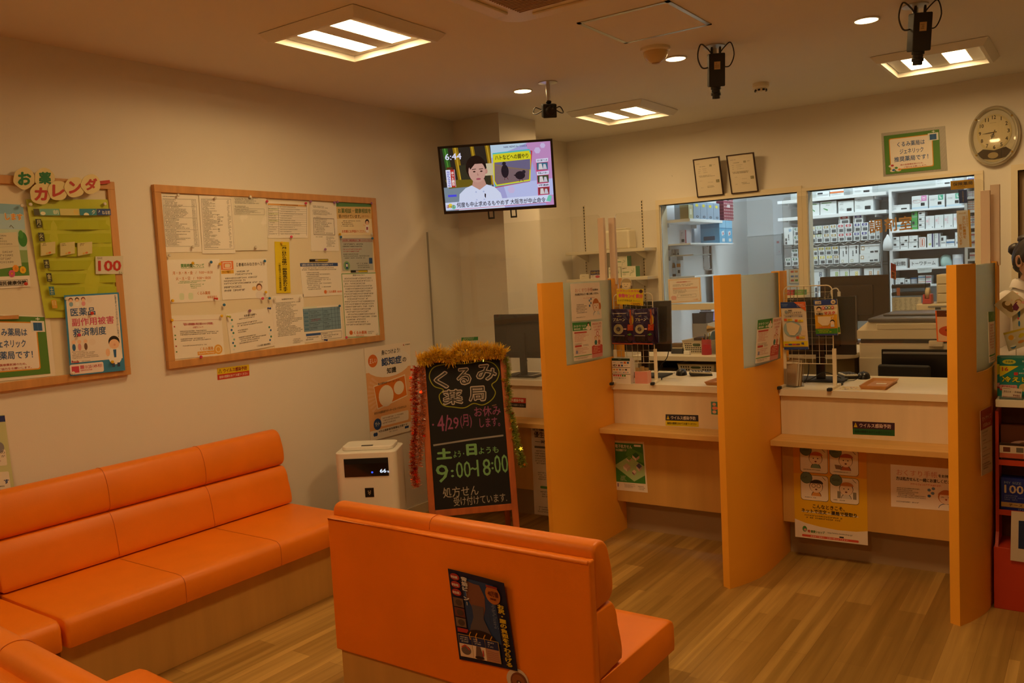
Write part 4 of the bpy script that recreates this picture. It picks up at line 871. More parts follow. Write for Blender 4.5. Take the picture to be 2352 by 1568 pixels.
for sx in (-1, 1):
    a = EM @ V((sx*(EW-.02), topz-.02, -.035)); f_ = a+bd; X = basis(a, er, (f_-a).normalized(), er.cross((f_-a).normalized()))
    MB().box((-.015, 0, -.011), (.015, (f_-a).length-.01, .011), M_easel, X).build('rear_leg', ea, .003)
cq = [EM @ V(p) for p in ((-EW, EH, 0), (EW, EH, 0), (EW, -EH, 0), (-EW, -EH, 0))]
s = Sheet(cq, '#0d0c0d', en, t=.004, off=-.008, rough=.7, step=.0003)
CH = lambda c: c
# cloud outline
cl = [(.10, .16), (.05, .09), (.12, .03), (.30, .015), (.55, .02), (.75, .01), (.90, .03), (.97, .09), (.93, .15), (.86, .18), (.90, .235), (.84, .285), (.72, .315), (.60, .30), (.48, .325), (.34, .315), (.20, .295), (.16, .23), (.22, .19), (.10, .16)]
def smooth_closed(p, n=5):
    out = []
    m_ = len(p)-1
    for i in range(m_):
        a, b_, c, d = p[(i-1) % m_], p[i], p[(i+1) % m_], p[(i+2) % m_]
        for k in range(n):
            t = k/n; out.append(tuple(.5*((2*b_[j])+(-a[j]+c[j])*t+(2*a[j]-5*b_[j]+4*c[j]-d[j])*t*t+(-a[j]+3*b_[j]-3*c[j]+d[j])*t**3) for j in (0, 1)))
    return out+[out[0]]
s.line(smooth_closed(cl), .012, '#8f9020', 2)
for (a, b_, c, d), ch in (((.10, .06, .30, .185), 'く'), ((.40, .045, .60, .17), 'る'), ((.66, .03, .94, .15), 'み'), ((.20, .19, .47, .30), '薬'), ((.54, .18, .78, .29), '局')):
    s.txt(a, b_, c, d, ch, '#b4a89c', .05, l=3); s.txt(a+.012, b_+.008, c-.012, d-.008, ch, '#3a3634', .006, l=4)
PK = '#8a4a6e'
s.disc(.055, .425, .012, PK, 3); s.txt(.11, .365, .26, .475, '4/', PK, .01); s.txt(.24, .385, .39, .465, '29', PK, .008); s.txt(.41, .37, .56, .465, '(月)', PK, .008); s.txt(.60, .325, .95, .395, 'お休み', PK, .012); s.txt(.66, .405, .93, .47, 'します。', PK, .012)
s.line([(.04, .565), (.55, .545), (.96, .535)], .022, '#8f8c86', 3); s.line([(.84, .325), (.90, .32)], .012, '#7a5a40', 3)
GR = '#74a86c'
s.txt(.07, .59, .27, .665, '土', GR, .06); s.txt(.29, .615, .43, .66, 'よう・', GR, .015); s.txt(.46, .575, .60, .655, '日', GR, .06); s.txt(.62, .605, .88, .65, 'ようも', GR, .015)
s.txt(.05, .70, .21, .82, '9', GR, .004); s.txt(.24, .74, .28, .79, ':', GR, .02); s.txt(.31, .69, .50, .80, '00', GR, .004); s.txt(.50, .735, .58, .755, '~', GR, .02); s.txt(.58, .685, .76, .80, '18', GR, .004); s.txt(.77, .71, .80, .76, ':', GR, .02); s.txt(.81, .665, .99, .79, '00', GR, .004)
WHT = '#a49c8c'
s.txt(.12, .855, .58, .925, '処方せん', WHT, .004); s.txt(.25, .925, .94, .985, '受け付けています.', WHT, .004)
s.build('chalk_panel', parent=ea)
# tinsel garlands
def garland(path, rad_, n, m1, m2, name, label, stars=0, star_m=None, rough=1.0):
    o = empty(name, label, 'garland', 'tinsel garlands on the chalkboard')
    L = [0]
    for a, b_ in zip(path, path[1:]): L.append(L[-1]+(b_-a).length)
    def at(t):
        d = t*L[-1]
        for i in range(len(path)-1):
            if d <= L[i+1] or i == len(path)-2:
                f_ = (d-L[i])/max(1e-6, L[i+1]-L[i]); return path[i].lerp(path[i+1], min(1, f_)), (path[i+1]-path[i]).normalized()
    b = MB(); b.tube(path, .003, m1, 6)
    for k in range(n):
        p, d = at(rng.random()); x, y, _ = frame_of(d); a = rng.uniform(0, 2*PI)
        r = rad_*rng.uniform(.65, 1.1); dirn = (x*math.cos(a)+y*math.sin(a)+d*rng.uniform(-.35, .35)).normalized()
        tw = dirn.cross(d if rng.random() < .5 else V((rng.uniform(-1, 1), rng.uniform(-1, 1), rng.uniform(-1, 1)))).normalized()*rng.uniform(.0009, .0019)
        e = p+dirn*r; mid_ = p+dirn*r*.5+d*rng.uniform(-.004, .004)
        b.add([p-tw, p+tw, mid_+tw, e+tw*.6, e-tw*.6, mid_-tw], [(0, 1, 2, 5), (5, 2, 3, 4)], m1 if rng.random() < .6 else m2)
    b.flat = True; b.build('tinsel', o)
    for k in range(stars):
        p, d = at((k+.5+rng.uniform(-.3, .3))/stars); x, y, _ = frame_of(d); a = rng.uniform(0, 2*PI)
        to = (EYE-p).normalized(); c = p+(x*math.cos(a)+y*math.sin(a)).normalized()*rad_*.85+to*.012
        nn = (to+V((rng.uniform(-.7, .7), rng.uniform(-.7, .7), rng.uniform(-.7, .7)))).normalized(); sx, sy, _ = frame_of(nn); sb = MB(); R_ = rng.uniform(.010, .015); ph = rng.random()*6
        pts = [c+(sx*math.cos(ph+i*PI/5)+sy*math.sin(ph+i*PI/5))*(R_ if i % 2 == 0 else R_*.42) for i in range(10)]
        sb.add([q_+nn*.0004 for q_ in pts]+[q_-nn*.0004 for q_ in pts], [tuple(range(10)), tuple(range(19, 9, -1))]+[(i, (i+1) % 10, 10+(i+1) % 10, 10+i) for i in range(10)], star_m); sb.build('star', o)
    return o
def onE(p, h=.012):      # a pixel on the easel plane, h in front of it
    d = ray(*p); o_ = EC+en*h; t = (o_-EYE).dot(en)/d.dot(en); return EYE+d*t
G = lambda pts, h=.014: spl([onE(p, h) for p in pts])
garland(G([(958, 826), (985, 822), (1010, 806), (1035, 828), (1050, 800), (1085, 800), (1120, 802), (1150, 805), (1160, 812)], .024), .046, 4200, M_gold, mat('pale_gold_foil', (1.0, .78, .2), .12, metal=.9), 'tinsel_garland', 'bushy gold tinsel garland across the top of the chalkboard')
garland(G([(975, 824), (1000, 818), (1030, 822), (1062, 822), (1100, 817), (1140, 812), (1158, 818)], .030), .034, 2600, M_gold, mat('pale_gold_foil'), 'tinsel_garland', 'second strand of gold tinsel lying along the chalkboard top rail')
garland(G([(955, 842), (952, 900), (955, 960), (952, 1020), (950, 1075), (958, 1118)], -.004), .029, 3600, M_redfoil, M_redstar, 'tinsel_garland', 'copper red tinsel strand with red stars hanging outermost left of the chalkboard', 17, M_redstar)
garland(G([(966, 838), (970, 900), (968, 960), (966, 1020), (962, 1070)], .012), .024, 2800, M_redfoil, mat('silver_pink_foil', (.8, .55, .5), .25, metal=.4), 'tinsel_garland', 'copper red tinsel strand over the left leg of the chalkboard', 6, M_redstar)
garland(G([(1160, 820), (1166, 850), (1163, 880), (1170, 900), (1166, 930), (1176, 960), (1184, 1000), (1194, 1040), (1204, 1072), (1196, 1050)], .0), .025, 3400, M_greenfoil, mat('pale_green_foil', (.6, .65, .2), .25, metal=.4), 'tinsel_garland', 'green tinsel garland with star sequins hanging down the right side of the chalkboard', 14, M_goldstar)
# --- flyers on the middle bench
yb = 1.8715
s = Sheet([onY(p, yb) for p in ((1031, 1304), (1166, 1334), (1192, 1538), (1058, 1512))], '#141c3c', V((0, -1, 0)), t=.001, off=.0015, step=.0009, curl=lambda u, v: .002+.010*u*(1-v)+.008*(u-.3)**2)
s.rect(.24, .06, .80, .73, '#24406e', 1)
s.face([(.30, .08), (.45, .10), (.55, .1), (.62, .22), (.60, .36), (.54, .48), (.62, .60), (.68, .70), (.25, .70), (.30, .58), (.38, .48), (.36, .36), (.28, .26)], '#7a5040', 2); s.face([(.37, .34), (.58, .34), (.55, .48), (.64, .64), (.27, .64), (.37, .48)], '#565058', 3)
s.ell(.46, .69, .25, .075, '#231812', 4)
for u in (.27, .38, .52, .64): s.line([(u, .74), (u-.01, .69), (u+.025, .65)], .014, '#d8982c', 6)
for v in (.07, .155, .24): s.ell(.12, v, .085, .038, '#a83430', 3); s.txt(.06, v-.015, .18, v+.015, '骨盤補整', '#f0dcd0', .01, l=5)
s.vtxt(.24, .04, .36, .36, '背筋ピーン!', '#e4dccc', .07, l=6); s.vtxt(.25, .045, .35, .355, '背筋ピーン!', '#34609c', .01, l=7)
s.disc(.78, .17, .13, '#b0682c', 4); s.txt(.70, .12, .88, .185, '40万個', '#5a1c14', .02, l=6); s.txt(.73, .20, .84, .225, '突破', '#5a1c14', .02, l=6); s.rect(.68, .065, .88, .09, '#8c2c24', 5)
s.vtxt(.84, .25, .965, .96, 'お尻・腰の負担をやわらげる', '#d8b820', .035, l=6); s.fine(.72, .28, .80, .56, 14, '#8a94a8', l=3)
for v, c in ((.30, '#6a5448'), (.41, '#6a3c34'), (.52, '#746050')): s.rect(.04, v, .22, v+.10, c, 3); s.ell(.14, v+.05, .06, .035, '#4a3c38', 4)
s.rect(.05, .635, .24, .68, '#a83430', 3)
s.rect(.05, .70, .76, .95, '#c0984c', 5)
for i in range(3):
    u = .06+i*.233; s.rect(u, .705, u+.225, .80, '#1c2c5c', 6); s.fine(u+.03, .72, u+.2, .79, 3, '#dcd4c4', l=7); s.rect(u, .80, u+.225, .945, ('#e0c8b0', '#e8d4c0', '#b88468')[i], 6)
s.ell(.17, .87, .085, .05, '#6a5a54', 7); s.line([(.10, .84), (.17, .81), (.24, .86)], .02, '#c0482c', 8); s.face([(.36, .80), (.43, .80), (.47, .92), (.33, .92)], '#6a5048', 7); s.ell(.40, .925, .08, .018, '#2a1c14', 8); s.line([(.47, .90), (.475, .83)], .02, '#c0342c', 8)
for k in range(5): s.line([(.55, .83+k*.022), (.60, .825+k*.022), (.68, .835+k*.022), (.74, .83+k*.022)], .006, '#9a6450', 7)
s.build('flyer', 'dark blue advertising flyer with yellow vertical lettering taped to the orange bench back', 'flyer')
c = onY((1191, 1562), yb); dm = MB(); n = 22
pts = [(c+V((.036*math.cos(2*PI*k/n)*(1.08 if math.cos(2*PI*k/n) < 0 else 1), 0, .034*math.sin(2*PI*k/n)))) for k in range(n)]
dm.add([p+V((0, -.0035, 0)) for p in pts]+[p+V((0, -.001, 0)) for p in pts], [tuple(range(n)), tuple(range(2*n-1, n-1, -1))]+[(i, (i+1) % n, n+(i+1) % n, n+i) for i in range(n)], ink('#d8c4ac'))
o = tag(dm.build('cushion_cutout'), 'round paper cut-out of a brown ring cushion below the blue flyer', 'cut-out')
s = Sheet([c+V(v_) for v_ in ((-.036, 0, .036), (.036, 0, .036), (.036, 0, -.036), (-.036, 0, -.036))], None, V((0, -1, 0)), off=.003); s.ell(.56, .54, .40, .40, '#7a4420', 1); s.ell(.54, .50, .30, .26, '#94582c', 2); s.ell(.56, .53, .11, .07, '#4a2410', 3); s.ell(.57, .535, .05, .03, '#c8ac90', 4); s.build('cushion_picture', parent=o)

# ================================================================== ON THE COUNTERS
def csheet(pts, y, **k): return Sheet([onY(p, y) for p in pts], n=V((0, -1, 0)), **k)
def virus(pts, lb, top, bot_, tt, bt):
    s = csheet(pts, 4.118, base=bot_, t=.001)
    s.rect(0, 0, 1, .54, top); s.face([(.03, .44), (.12, .44), (.075, .08)], '#d8b81c', 2); s.rect(.071, .2, .079, .34, '#2a2414', 4)
    s.txt(.17, .12, .92, .44, 'ウイルス感染予防', tt, .025); s.txt(.05, .66, .94, .88, '座席の間隔をあけてお座りください', bt, .015)
    s.build('counter_sticker', lb, 'sticker', 'infection warning stickers on the counters')
virus(((1529, 951), (1604, 953), (1605, 980), (1529, 977)), 'navy and yellow warning sticker on the snack rack counter front', '#26283c', '#d8c21c', '#d8ccc0', '#2a2414')
virus(((1958, 967), (2055, 971), (2055, 1001), (1959, 997)), 'purple and green warning sticker on the mask rack counter front', '#3c1c34', '#1f5a30', '#d8c0b8', '#143420')
virus(((1147, 911), (1208, 914), (1208, 936), (1147, 933)), 'red and black warning sticker on the counter front behind the chalkboard', '#c03c2c', '#2a2624', '#e8d4c4', '#b8ac9c')
s = csheet(((1633, 922), (1663, 923), (1663, 953), (1634, 951)), 4.118, base='#4f8f84', t=.001)
s.ell(.25, .2, .14, .12, '#e8a080', 2); s.ell(.3, .5, .22, .14, '#e88a70', 2); s.ell(.25, .8, .16, .12, '#e8b090', 2); s.txt(.62, .12, .95, .4, 'お', '#f0e8d8', .03); s.txt(.62, .6, .95, .9, 'す', '#f0e8d8', .03)
s.build('counter_sticker', 'small teal sticker at the right end of the snack rack counter front', 'sticker')
# posters under the ledges
yk = 4.112
s = csheet(((1407, 1011), (1479, 1015), (1488, 1131), (1412, 1124)), yk, base='#ece0d0', t=.001)
s.rect(.04, .04, .96, .83, '#3f8038'); s.face([(.04, .50), (.5, .30), (.96, .48), (.96, .66), (.62, .80), (.04, .52)], '#a8c890', 2); s.face([(.5, .12), (.96, .24), (.96, .42), (.62, .36), (.40, .28)], '#5a9848', 1.5)
s.txt(.08, .07, .62, .145, '電子処方せん', '#e8e4c8', .02, l=4); s.txt(.09, .16, .44, .21, '対応施設です', '#e8e4c8', .02, l=4); s.rrect(.68, .06, .90, .10, .02, '#e8e4d8', 4)
for (u, v, w_, h_), c, r_ in (((.72, .27, .20, .12), '#e8dccc', '#2f6a3c'), ((.80, .48, .16, .12), '#dccabc', '#5a5a84'), ((.42, .50, .20, .12), '#e4dcd0', '#c8b8a8'), ((.50, .34, .14, .08), '#e0d8c8', '#6aa050'), ((.64, .60, .12, .08), '#8a5a6a', '#e4d0c4')):
    s.face([(u-w_*.55, v), (u, v-h_*.5), (u+w_*.55, v), (u, v+h_*.5)], r_, 4); s.face([(u-w_*.55, v), (u, v+h_*.5), (u, v+h_*.95), (u-w_*.55, v+h_*.45)], c, 4); s.face([(u, v+h_*.5), (u+w_*.55, v), (u+w_*.55, v+h_*.45), (u, v+h_*.95)], '#b8a898', 4)
s.fine(.2, .70, .45, .81, 6, '#d8e0c0', l=4); s.fine(.30, .86, .66, .94, 5, '#7a7064', l=3); s.rect(.10, .86, .13, .93, '#7a5a7a', 3); s.fine(.72, .88, .95, .97, 3, '#7a7064', l=3)
s.build('poster', 'small green poster of drawn buildings under the snack rack counter ledge', 'poster')
Z8 = zm(1780, 980, 4.9)
s = csheet(Z8(203, 205, 1030, 262, 1047, 1332, 230, 1233), yk, base='#e8b414', t=.001, off=.0008)
s.rect(0, 0, 1, .30, '#e09a1c', 1); s.face([(0, .80), (.15, .835), (.35, .86), (.6, .875), (.85, .87), (1, .85), (1, 1), (0, 1)], '#efe2d2', 1.5)
for k, (u, v, cap, hair, sh) in enumerate(((.10, .0, '商品が\n', '#c86a2c', '#7a9484'), (.51, .0, '', '#b8602c', '#c06a40'), (.10, .30, '', '#3a3430', '#e09a50'), (.51, .30, '', '#c8803c', '#d8d0c4'))):
    s.rrect(u-.004, v+.008, u+.384, v+.284, .04, '#2e2824', 2); s.rrect(u, v+.012, u+.38, v+.28, .04, '#efe2d2', 3)
    s.disc(u+.08, v+.04, .085, '#2e2824', 4); s.disc(u+.08, v+.04, .08, '#64786c', 5); s.fine(u+.02, v+.025, u+.14, v+.055, 2, '#1c2420', l=6)
    cx, cy = u+.215, v+.125
    s.disc(cx, cy, .095, '#2e2824', 4); s.disc(cx, cy+.004, .088, '#efd8c0', 5); s.ell(cx+.01, cy-.03, .088, .042, hair, 6, 16, PI, 2*PI); s.ell(cx-.03, cy+.0, .009, .006, '#2e2824', 7); s.ell(cx+.03, cy-.0, .009, .006, '#2e2824', 7); s.ell(cx, cy+.034, .016, .008, '#7a4438', 7)
    s.ell(cx+.0, cy+.105, .07, .055, '#2e2824', 4, 16, PI, 2*PI); s.ell(cx, cy+.105, .064, .048, sh, 5, 16, PI, 2*PI); s.fine(u+.04, v+.245, u+.35, v+.262, 1, '#4a4038', l=6)
    if k == 1: s.face([(cx-.15, cy+.05), (cx-.06, cy+.055), (cx-.05, cy+.10), (cx-.135, cy+.095)], '#8a7060', 7)
    if k == 3:
        for du in (-.12, .09): s.rect(cx+du, cy+.03, cx+du+.045, cy+.105, '#8a8478', 4)
    if k == 2:
        for du in (-.035, .035): s.disc(cx+du, cy-.005, .028, '#2e2824', 7); s.disc(cx+du, cy-.005, .022, '#efd8c0', 8)
    for j in range(3): s.line([(u+.30+.015*j, v+.02+.012*j), (u+.32+.015*j, v+.03+.012*j)], .006, '#2e2824', 6)
s.txt(.26, .62, .70, .665, 'こんなときこそ、', '#2e2414', .02, l=5); s.rect(.10, .705, .88, .715, '#e8dcb8', 3); s.txt(.10, .675, .86, .72, 'ネットで注文・薬局で受取り', '#2e2414', .025, l=5); s.fine(.14, .74, .82, .79, 2, '#4a4028', l=4, cw=.025)
s.ell(.14, .90, .032, .032, '#4f8a3c', 4); s.ell(.145, .91, .018, .014, '#d89090', 5); s.txt(.18, .905, .22, .935, 'e', '#c8503c', .04, l=5); s.txt(.225, .905, .42, .935, '健康ショップ', '#4a7a3c', .025, l=5); s.txt(.46, .905, .80, .925, 'http://www.ekenkoshop.jp/', '#4a4038', 0, l=5); s.rect(.62, .94, .68, .955, '#2e2824', 4)
s.rrect(.10, .96, .88, .985, .012, '#d8503c', 4); s.txt(.22, .965, .74, .98, '各薬局で受取り・お取り寄せができます!', '#f0d8c8', .01, l=5)
s.build('poster', 'tall yellow poster with four comic panels hanging under the mask rack counter ledge', 'poster')
def okusuri(s, tall=False):
    if tall:
        s.txt(.12, .13, .70, .24, 'おくすり手帳', '#d89080', .0, l=3); s.txt(.70, .165, .91, .225, 'をお持ちの', '#4a4038', .03, l=3); s.txt(.11, .265, .92, .325, '方は処方せんと一緒にお渡しください。', '#4a4038', .03, l=3); s.txt(.36, .39, .76, .42, 'スマートフォンのアプリもあります!', '#d86a5c', .01, l=3)
        s.fine(.13, .56, .60, .82, 6, '#6a6058'); s.fine(.12, .90, .55, .93, 1, '#6a6058'); cx, cy, r = .80, .62, .13
    else:
        s.txt(.09, .10, .68, .245, 'おくすり手帳', '#d89080', .0, l=3); s.txt(.69, .15, .925, .225, 'をお持ちの', '#4a4038', .03, l=3); s.txt(.08, .27, .93, .36, '方は処方せんと一緒にお渡しください。', '#4a4038', .03, l=3); s.txt(.29, .40, .73, .45, 'スマートフォンのアプリもあります!', '#d04a40', .015, l=3)
        s.fine(.09, .53, .53, .78, 6, '#5a5048'); s.fine(.08, .85, .48, .90, 1, '#5a5048'); cx, cy, r = .80, .68, .115
    s.disc(cx, cy, r, '#c07038', 2); s.ell(cx+r*1.15, cy+.03, r*.35, r*.75, '#c07038', 2); s.disc(cx, cy+.02, r*.86, '#efd8c4', 3); s.ell(cx-.01, cy-.05, r*.9, r*.72, '#c07038', 4, 16, PI, 2*PI); s.ell(cx, cy+.06, .015, .02, '#b05848', 5)
    for d in (-.05, .045): s.line([(cx+d-.02, cy+.01), (cx+d, cy), (cx+d+.02, cy+.01)], .007, '#5a4a40', 5)
    s.ell(cx, cy+.27, r*.95, .12, '#6a7a94', 2, 16, PI, 2*PI); s.ell(cx, cy+.275, r*.88, .105, '#efe4d8', 3, 16, PI, 2*PI); s.rect(cx+.03, cy+.17, cx+.11, cy+.26, '#d8d8d8', 4)
    for du, dv, c in ((-.24, -.14, '#6a84ac'), (-.18, -.18, '#6a84ac'), (-.19, -.07, '#6a84ac'), (-.24, .0, '#34609c')): s.ell(cx+du, cy+dv, .025, .035, c, 4, 10)
s = csheet(Z8(1300, 420, 2090, 480, 2090, 955, 1308, 895), yk, base='#efe0d2', t=.001); okusuri(s)
s.build('notice', 'white notice with a drawn ponytailed woman under the mask rack counter', 'notice')
s = csheet(((1220, 983), (1300, 988), (1310, 1190), (1228, 1180)), yk, base='#e8dccc', t=.001)
s.txt(.05, .0, .9, .025, '旧優生保護', '#5a5046', .02); s.txt(.08, .03, .95, .105, '優生手術など', '#5a5046', .02); s.txt(.1, .13, .95, .17, '一時金支給', '#4a4238', .02); s.rect(.08, .20, .95, .225, '#6a6054'); s.fine(.08, .25, .95, .42, 6, '#7a7064'); s.fine(.15, .50, .95, .60, 4, '#7a7064'); s.rrect(.2, .66, .9, .69, .03, '#5f9858', 3); s.fine(.2, .72, .9, .80, 3, '#7a7064'); s.fine(.1, .90, .95, .98, 3, '#7a7064')
s.build('poster', 'tall pale notice under the ledge, half hidden behind the leftmost orange divider', 'poster')
# notices on the frosted panes of the dividers
def pane_sheet(pts, dx, dy, lb, fn, base='#efe0d2', group='notices on the frosted panes'):
    # the plane of the pane between the front post and the rear post
    a = V((2.2005+dx, 3.715+dy, 0)); b_ = V((2.2335+dx, 4.16, 0)); d = (b_-a).normalized(); n = V((d.y, -d.x, 0)); a = a+n*.008
    q = []
    for p in pts:
        rr = ray(*p); t = (a-EYE).dot(n)/rr.dot(n); q.append(EYE+rr*t)
    s = Sheet(q, base, n, t=.001, off=.022, curl=lambda u, v: -.03*(u-.45)**2*(1 if dx < -.5 else .6)); fn(s); s.build('notice', lb, 'notice', group)
def leaflet(s):
    s.rect(0, 0, .57, .22, '#3f8a48'); s.txt(.03, .07, .40, .13, 'かかりつけ', '#e8ecd8', .02); s.txt(.03, .15, .42, .20, '薬剤師・薬局', '#e8ecd8', .02); s.disc(.48, .07, .04, '#4a3428', 3); s.ell(.48, .16, .08, .06, '#efe8e0', 3); s.disc(.48, .09, .03, '#efcfb0', 4)
    s.rect(.04, .25, .42, .29, '#c8504a', 2); s.fine(.04, .31, .52, .52, 6, '#d06a60'); s.fine(.04, .55, .40, .6, 2, '#6a6058'); s.rect(.04, .60, .24, .65, '#c8504a', 2); s.fine(.28, .60, .52, .65, 2, '#4a4a5a'); s.fine(.04, .68, .52, .84, 4, '#c88078'); s.rect(.06, .74, .12, .82, '#8a90b8', 3); s.rect(0, .88, .57, .90, '#4f9a58', 2); s.fine(.05, .92, .5, .98, 2, '#6a6058')
    s.rect(.58, 0, 1, 1, '#f0dcd0', 1); s.txt(.62, .03, .95, .10, 'あなたのくすり', '#cf6a6c', .03); s.txt(.66, .12, .94, .18, 'いくつまで', '#cf6a6c', .03); s.txt(.68, .20, .90, .26, 'いますか?', '#cf6a6c', .03); s.disc(.80, .34, .05, '#d88080', 2); s.disc(.80, .34, .03, '#f0dcd0', 3)
    for u, c in ((.73, '#3f7a74'), (.86, '#c8705a')): s.disc(u, .46, .045, '#c07a50', 3); s.disc(u, .47, .035, '#efcfb0', 4); s.ell(u, .58, .05, .07, c, 3)
    s.rect(.58, .68, 1, 1, '#c8504a', 2); s.ell(.79, .69, .21, .05, '#c8504a', 2.5); s.fine(.62, .71, .97, .88, 4, '#f0c8a8', l=4); s.rect(.58, .90, 1, 1, '#d89088', 3)
pane_sheet(((1304, 652), (1372, 648), (1377, 731), (1308, 738)), -.922, -.02, 'white notice on frosted glass of the leftmost divider', lambda s: okusuri(s, True))
pane_sheet(((1308, 741), (1378, 737), (1379, 817), (1313, 829)), -.922, -.02, 'green and red double leaflet on frosted glass of the leftmost divider', leaflet)
pane_sheet(((1731, 735), (1788, 727), (1778, 823), (1726, 834)), 0, 0, 'green and red double leaflet on frosted glass of the middle divider', leaflet)
pane_sheet(((2257, 716), (2273, 714), (2274, 826), (2260, 833)), .925, .03, 'narrow green and red leaflet on frosted glass of the rightmost divider', lambda s: (s.rect(0, 0, 1, .2, '#5a8a48'), s.ell(.6, .1, .3, .05, '#8aa860', 2), s.fine(.1, .25, .9, .75, 9, '#d06a60'), s.rect(0, .85, 1, .88, '#4f9a58'), s.fine(.1, .9, .9, .98, 2, '#6a6058')))
# acrylic sheets between the dividers
def acryl(a, b, lb, holes=None):
    x0, y, z0 = a; x1, _, z1 = b; p = []; r = .02
    for cx, cz, a0, rr in ((x1-r, z1-r, 0, r), (x0+r, z1-r, PI/2, r), (x0, z0, 0, 0), (x1, z0, 0, 0)):
        if rr == 0: p.append((cx, cz))
        else:
            for k in range(5): p.append((cx+rr*math.cos(a0+PI/2*k/4), cz+rr*math.sin(a0+PI/2*k/4)))
    X = Matrix(((1, 0, 0, 0), (0, 0, -1, y), (0, 1, 0, 0), (0, 0, 0, 1)))
    return tag(MB().prism(p, -.0015, .0015, M_acryl, X).build('acrylic_screen'), lb, 'screen', 'clear acrylic screens on the counters')
acryl((.02, 4.14, CT), (1.262, 4.14, 1.773), 'clear acrylic screen above the counter behind the chalkboard')
acryl((1.313, 4.222, 1.052), (2.187, 4.222, 1.775), 'clear acrylic screen above the snack rack counter')
acryl((2.236, 4.222, 1.052), (3.108, 4.222, 1.775), 'clear acrylic screen above the mask rack counter')
b = MB(); b.box((.016, 4.134, CT), (.022, 4.146, 1.765), mat('edge_strip', (.28, .26, .22), .4)); tag(b.build('edge_strip'), 'grey edge strip at the left end of the acrylic screen near the wall', 'strip')
s = Sheet([onY(p, 4.137) for p in ((1060, 775), (1098, 773), (1098, 781), (1060, 783))], '#3a8048', V((0, -1, 0)), t=.0006); s.fine(.08, .15, .92, .85, 2, '#d8dcc0'); s.build('screen_sticker', 'small green sticker on the acrylic screen above the gold tinsel', 'sticker')
M_strip = mat('holder_strip', (.78, .62, .48), .5)
for (x, y, z0, z1), lb in (((1.272, 4.128, 1.37, 1.752), 'left one of two pale holder strips rising from the leftmost orange divider'), ((1.297, 4.205, 1.385, 1.752), 'right one of two pale holder strips rising from the leftmost orange divider'), ((3.114, 4.15, 1.40, 1.72), 'shorter pale holder strip rising from the rightmost orange divider'), ((3.145, 4.205, 1.40, 1.745), 'taller pale holder strip at the rear of the rightmost orange divider')):
    tag(MB().box((x-.014, y-.012, z0), (x+.022, y+.012, z1), M_strip).build('holder_strip', None, .002), lb, 'holder strip', 'holder strips')
# sign stand with card marks
def card_marks(s, rows):
    for v, cols in rows:
        for u, c in cols: s.rrect(u, v, u+.11, v+.06, .015, c, 3); s.rect(u+.03, v+.02, u+.08, v+.04, '#f0e8dc', 4)
x0, x1, y0 = 1.318, 1.428, 4.103
o = empty('payment_sign', 'white three-tier card payment sign at the left end of the snack rack counter', 'sign')
MB().box((x0, y0, CT), (x1, y0+.045, CT+.138), M_paper).build('body', o, .001)
s = Sheet([V((x0, y0, CT+.138)), V((x1, y0, CT+.138)), V((x1, y0, CT)), V((x0, y0, CT))], '#efe6dc', V((0, -1, 0)), off=.0003, t=.0006)
s.rect(0, 0, 1, .10, '#1c3a28'); s.fine(.35, .03, .62, .07, 1, '#b8c0a8')
for v in (.355, .62): s.rect(0, v, 1, v+.018, '#2c2820')
s.txt(.46, .14, .62, .20, 'VISA', '#283c88', .04); s.rrect(.66, .13, .80, .21, .01, '#d8602c', 3); s.ell(.71, .17, .03, .025, '#c83428', 4); s.ell(.75, .17, .03, .025, '#e8a82c', 4); s.rrect(.84, .13, .95, .21, .01, '#3c6a9c', 3); s.fine(.05, .15, .28, .20, 1, '#4a443c'); s.fine(.34, .14, .42, .21, 2, '#4a443c')
s.txt(.05, .24, .28, .32, 'iD', '#2c2820', .03); s.rrect(.34, .25, .45, .32, .01, '#8a3440', 3); s.rrect(.51, .25, .61, .32, .01, '#2c5a9c', 3); s.fine(.68, .26, .95, .31, 1, '#8a7a6c')
for i, c in enumerate(('#c8a028', '#d88858', '#7a84a8', '#c8a888', '#4a4238')): s.rrect(.05+i*.165, .42, .17+i*.165, .48, .01, c, 3)
for i, c in enumerate(('#4a8a4c', '#2c2820', '#c85a5a', '#8a7a8a', '#c0b0a8', '#2c5a9c', '#c85a5a', '#6a9ac0')): s.rect(.07+i*.11, .54, .13+i*.11, .575, c, 3)
for i, c in enumerate(('#b8342c', '#c85a5a', '#c83440', '#d0605a', '#3f8a3c', '#3f7a3c')): s.rrect(.05+i*.12, .655, .14+i*.12, .72, .012, c, 3)
s.fine(.06, .77, .75, .81, 1, '#4a443c'); s.disc(.40, .79, .025, '#3f8a3c', 3)
s.build('printed_face', parent=o)
o = empty('card_box', 'small pink checked paper box full of kraft cards beside the payment sign', 'box')
pk = (1.446, 4.115); X = rotz((pk[0]+.036, pk[1]+.03, CT), rad(4)); mp_ = ink('#e0a090')
b = MB(); b.box((-.036, -.028, 0), (.036, .028, .066), ink('#e8b8a8'), X)
for i in range(9): b.box((-.0362, -.0284, .004+i*.007), (.0362, .0284, .006+i*.007), ink('#d86a5c'), X)
for i in range(10): b.box((-.034+i*.0072, -.0287, .001), (-.032+i*.0072, .0287, .065), ink('#d87a6c'), X)
b.build('box_body', o)
for i, (u, t_) in enumerate(((-.022, .02), (0.0, .026), (.02, .018))): MB().box((u-.012, -.02+i*.012, .06), (u+.012, -.018+i*.012, .066+t_), ink('#a08858'), X).build('card', o)
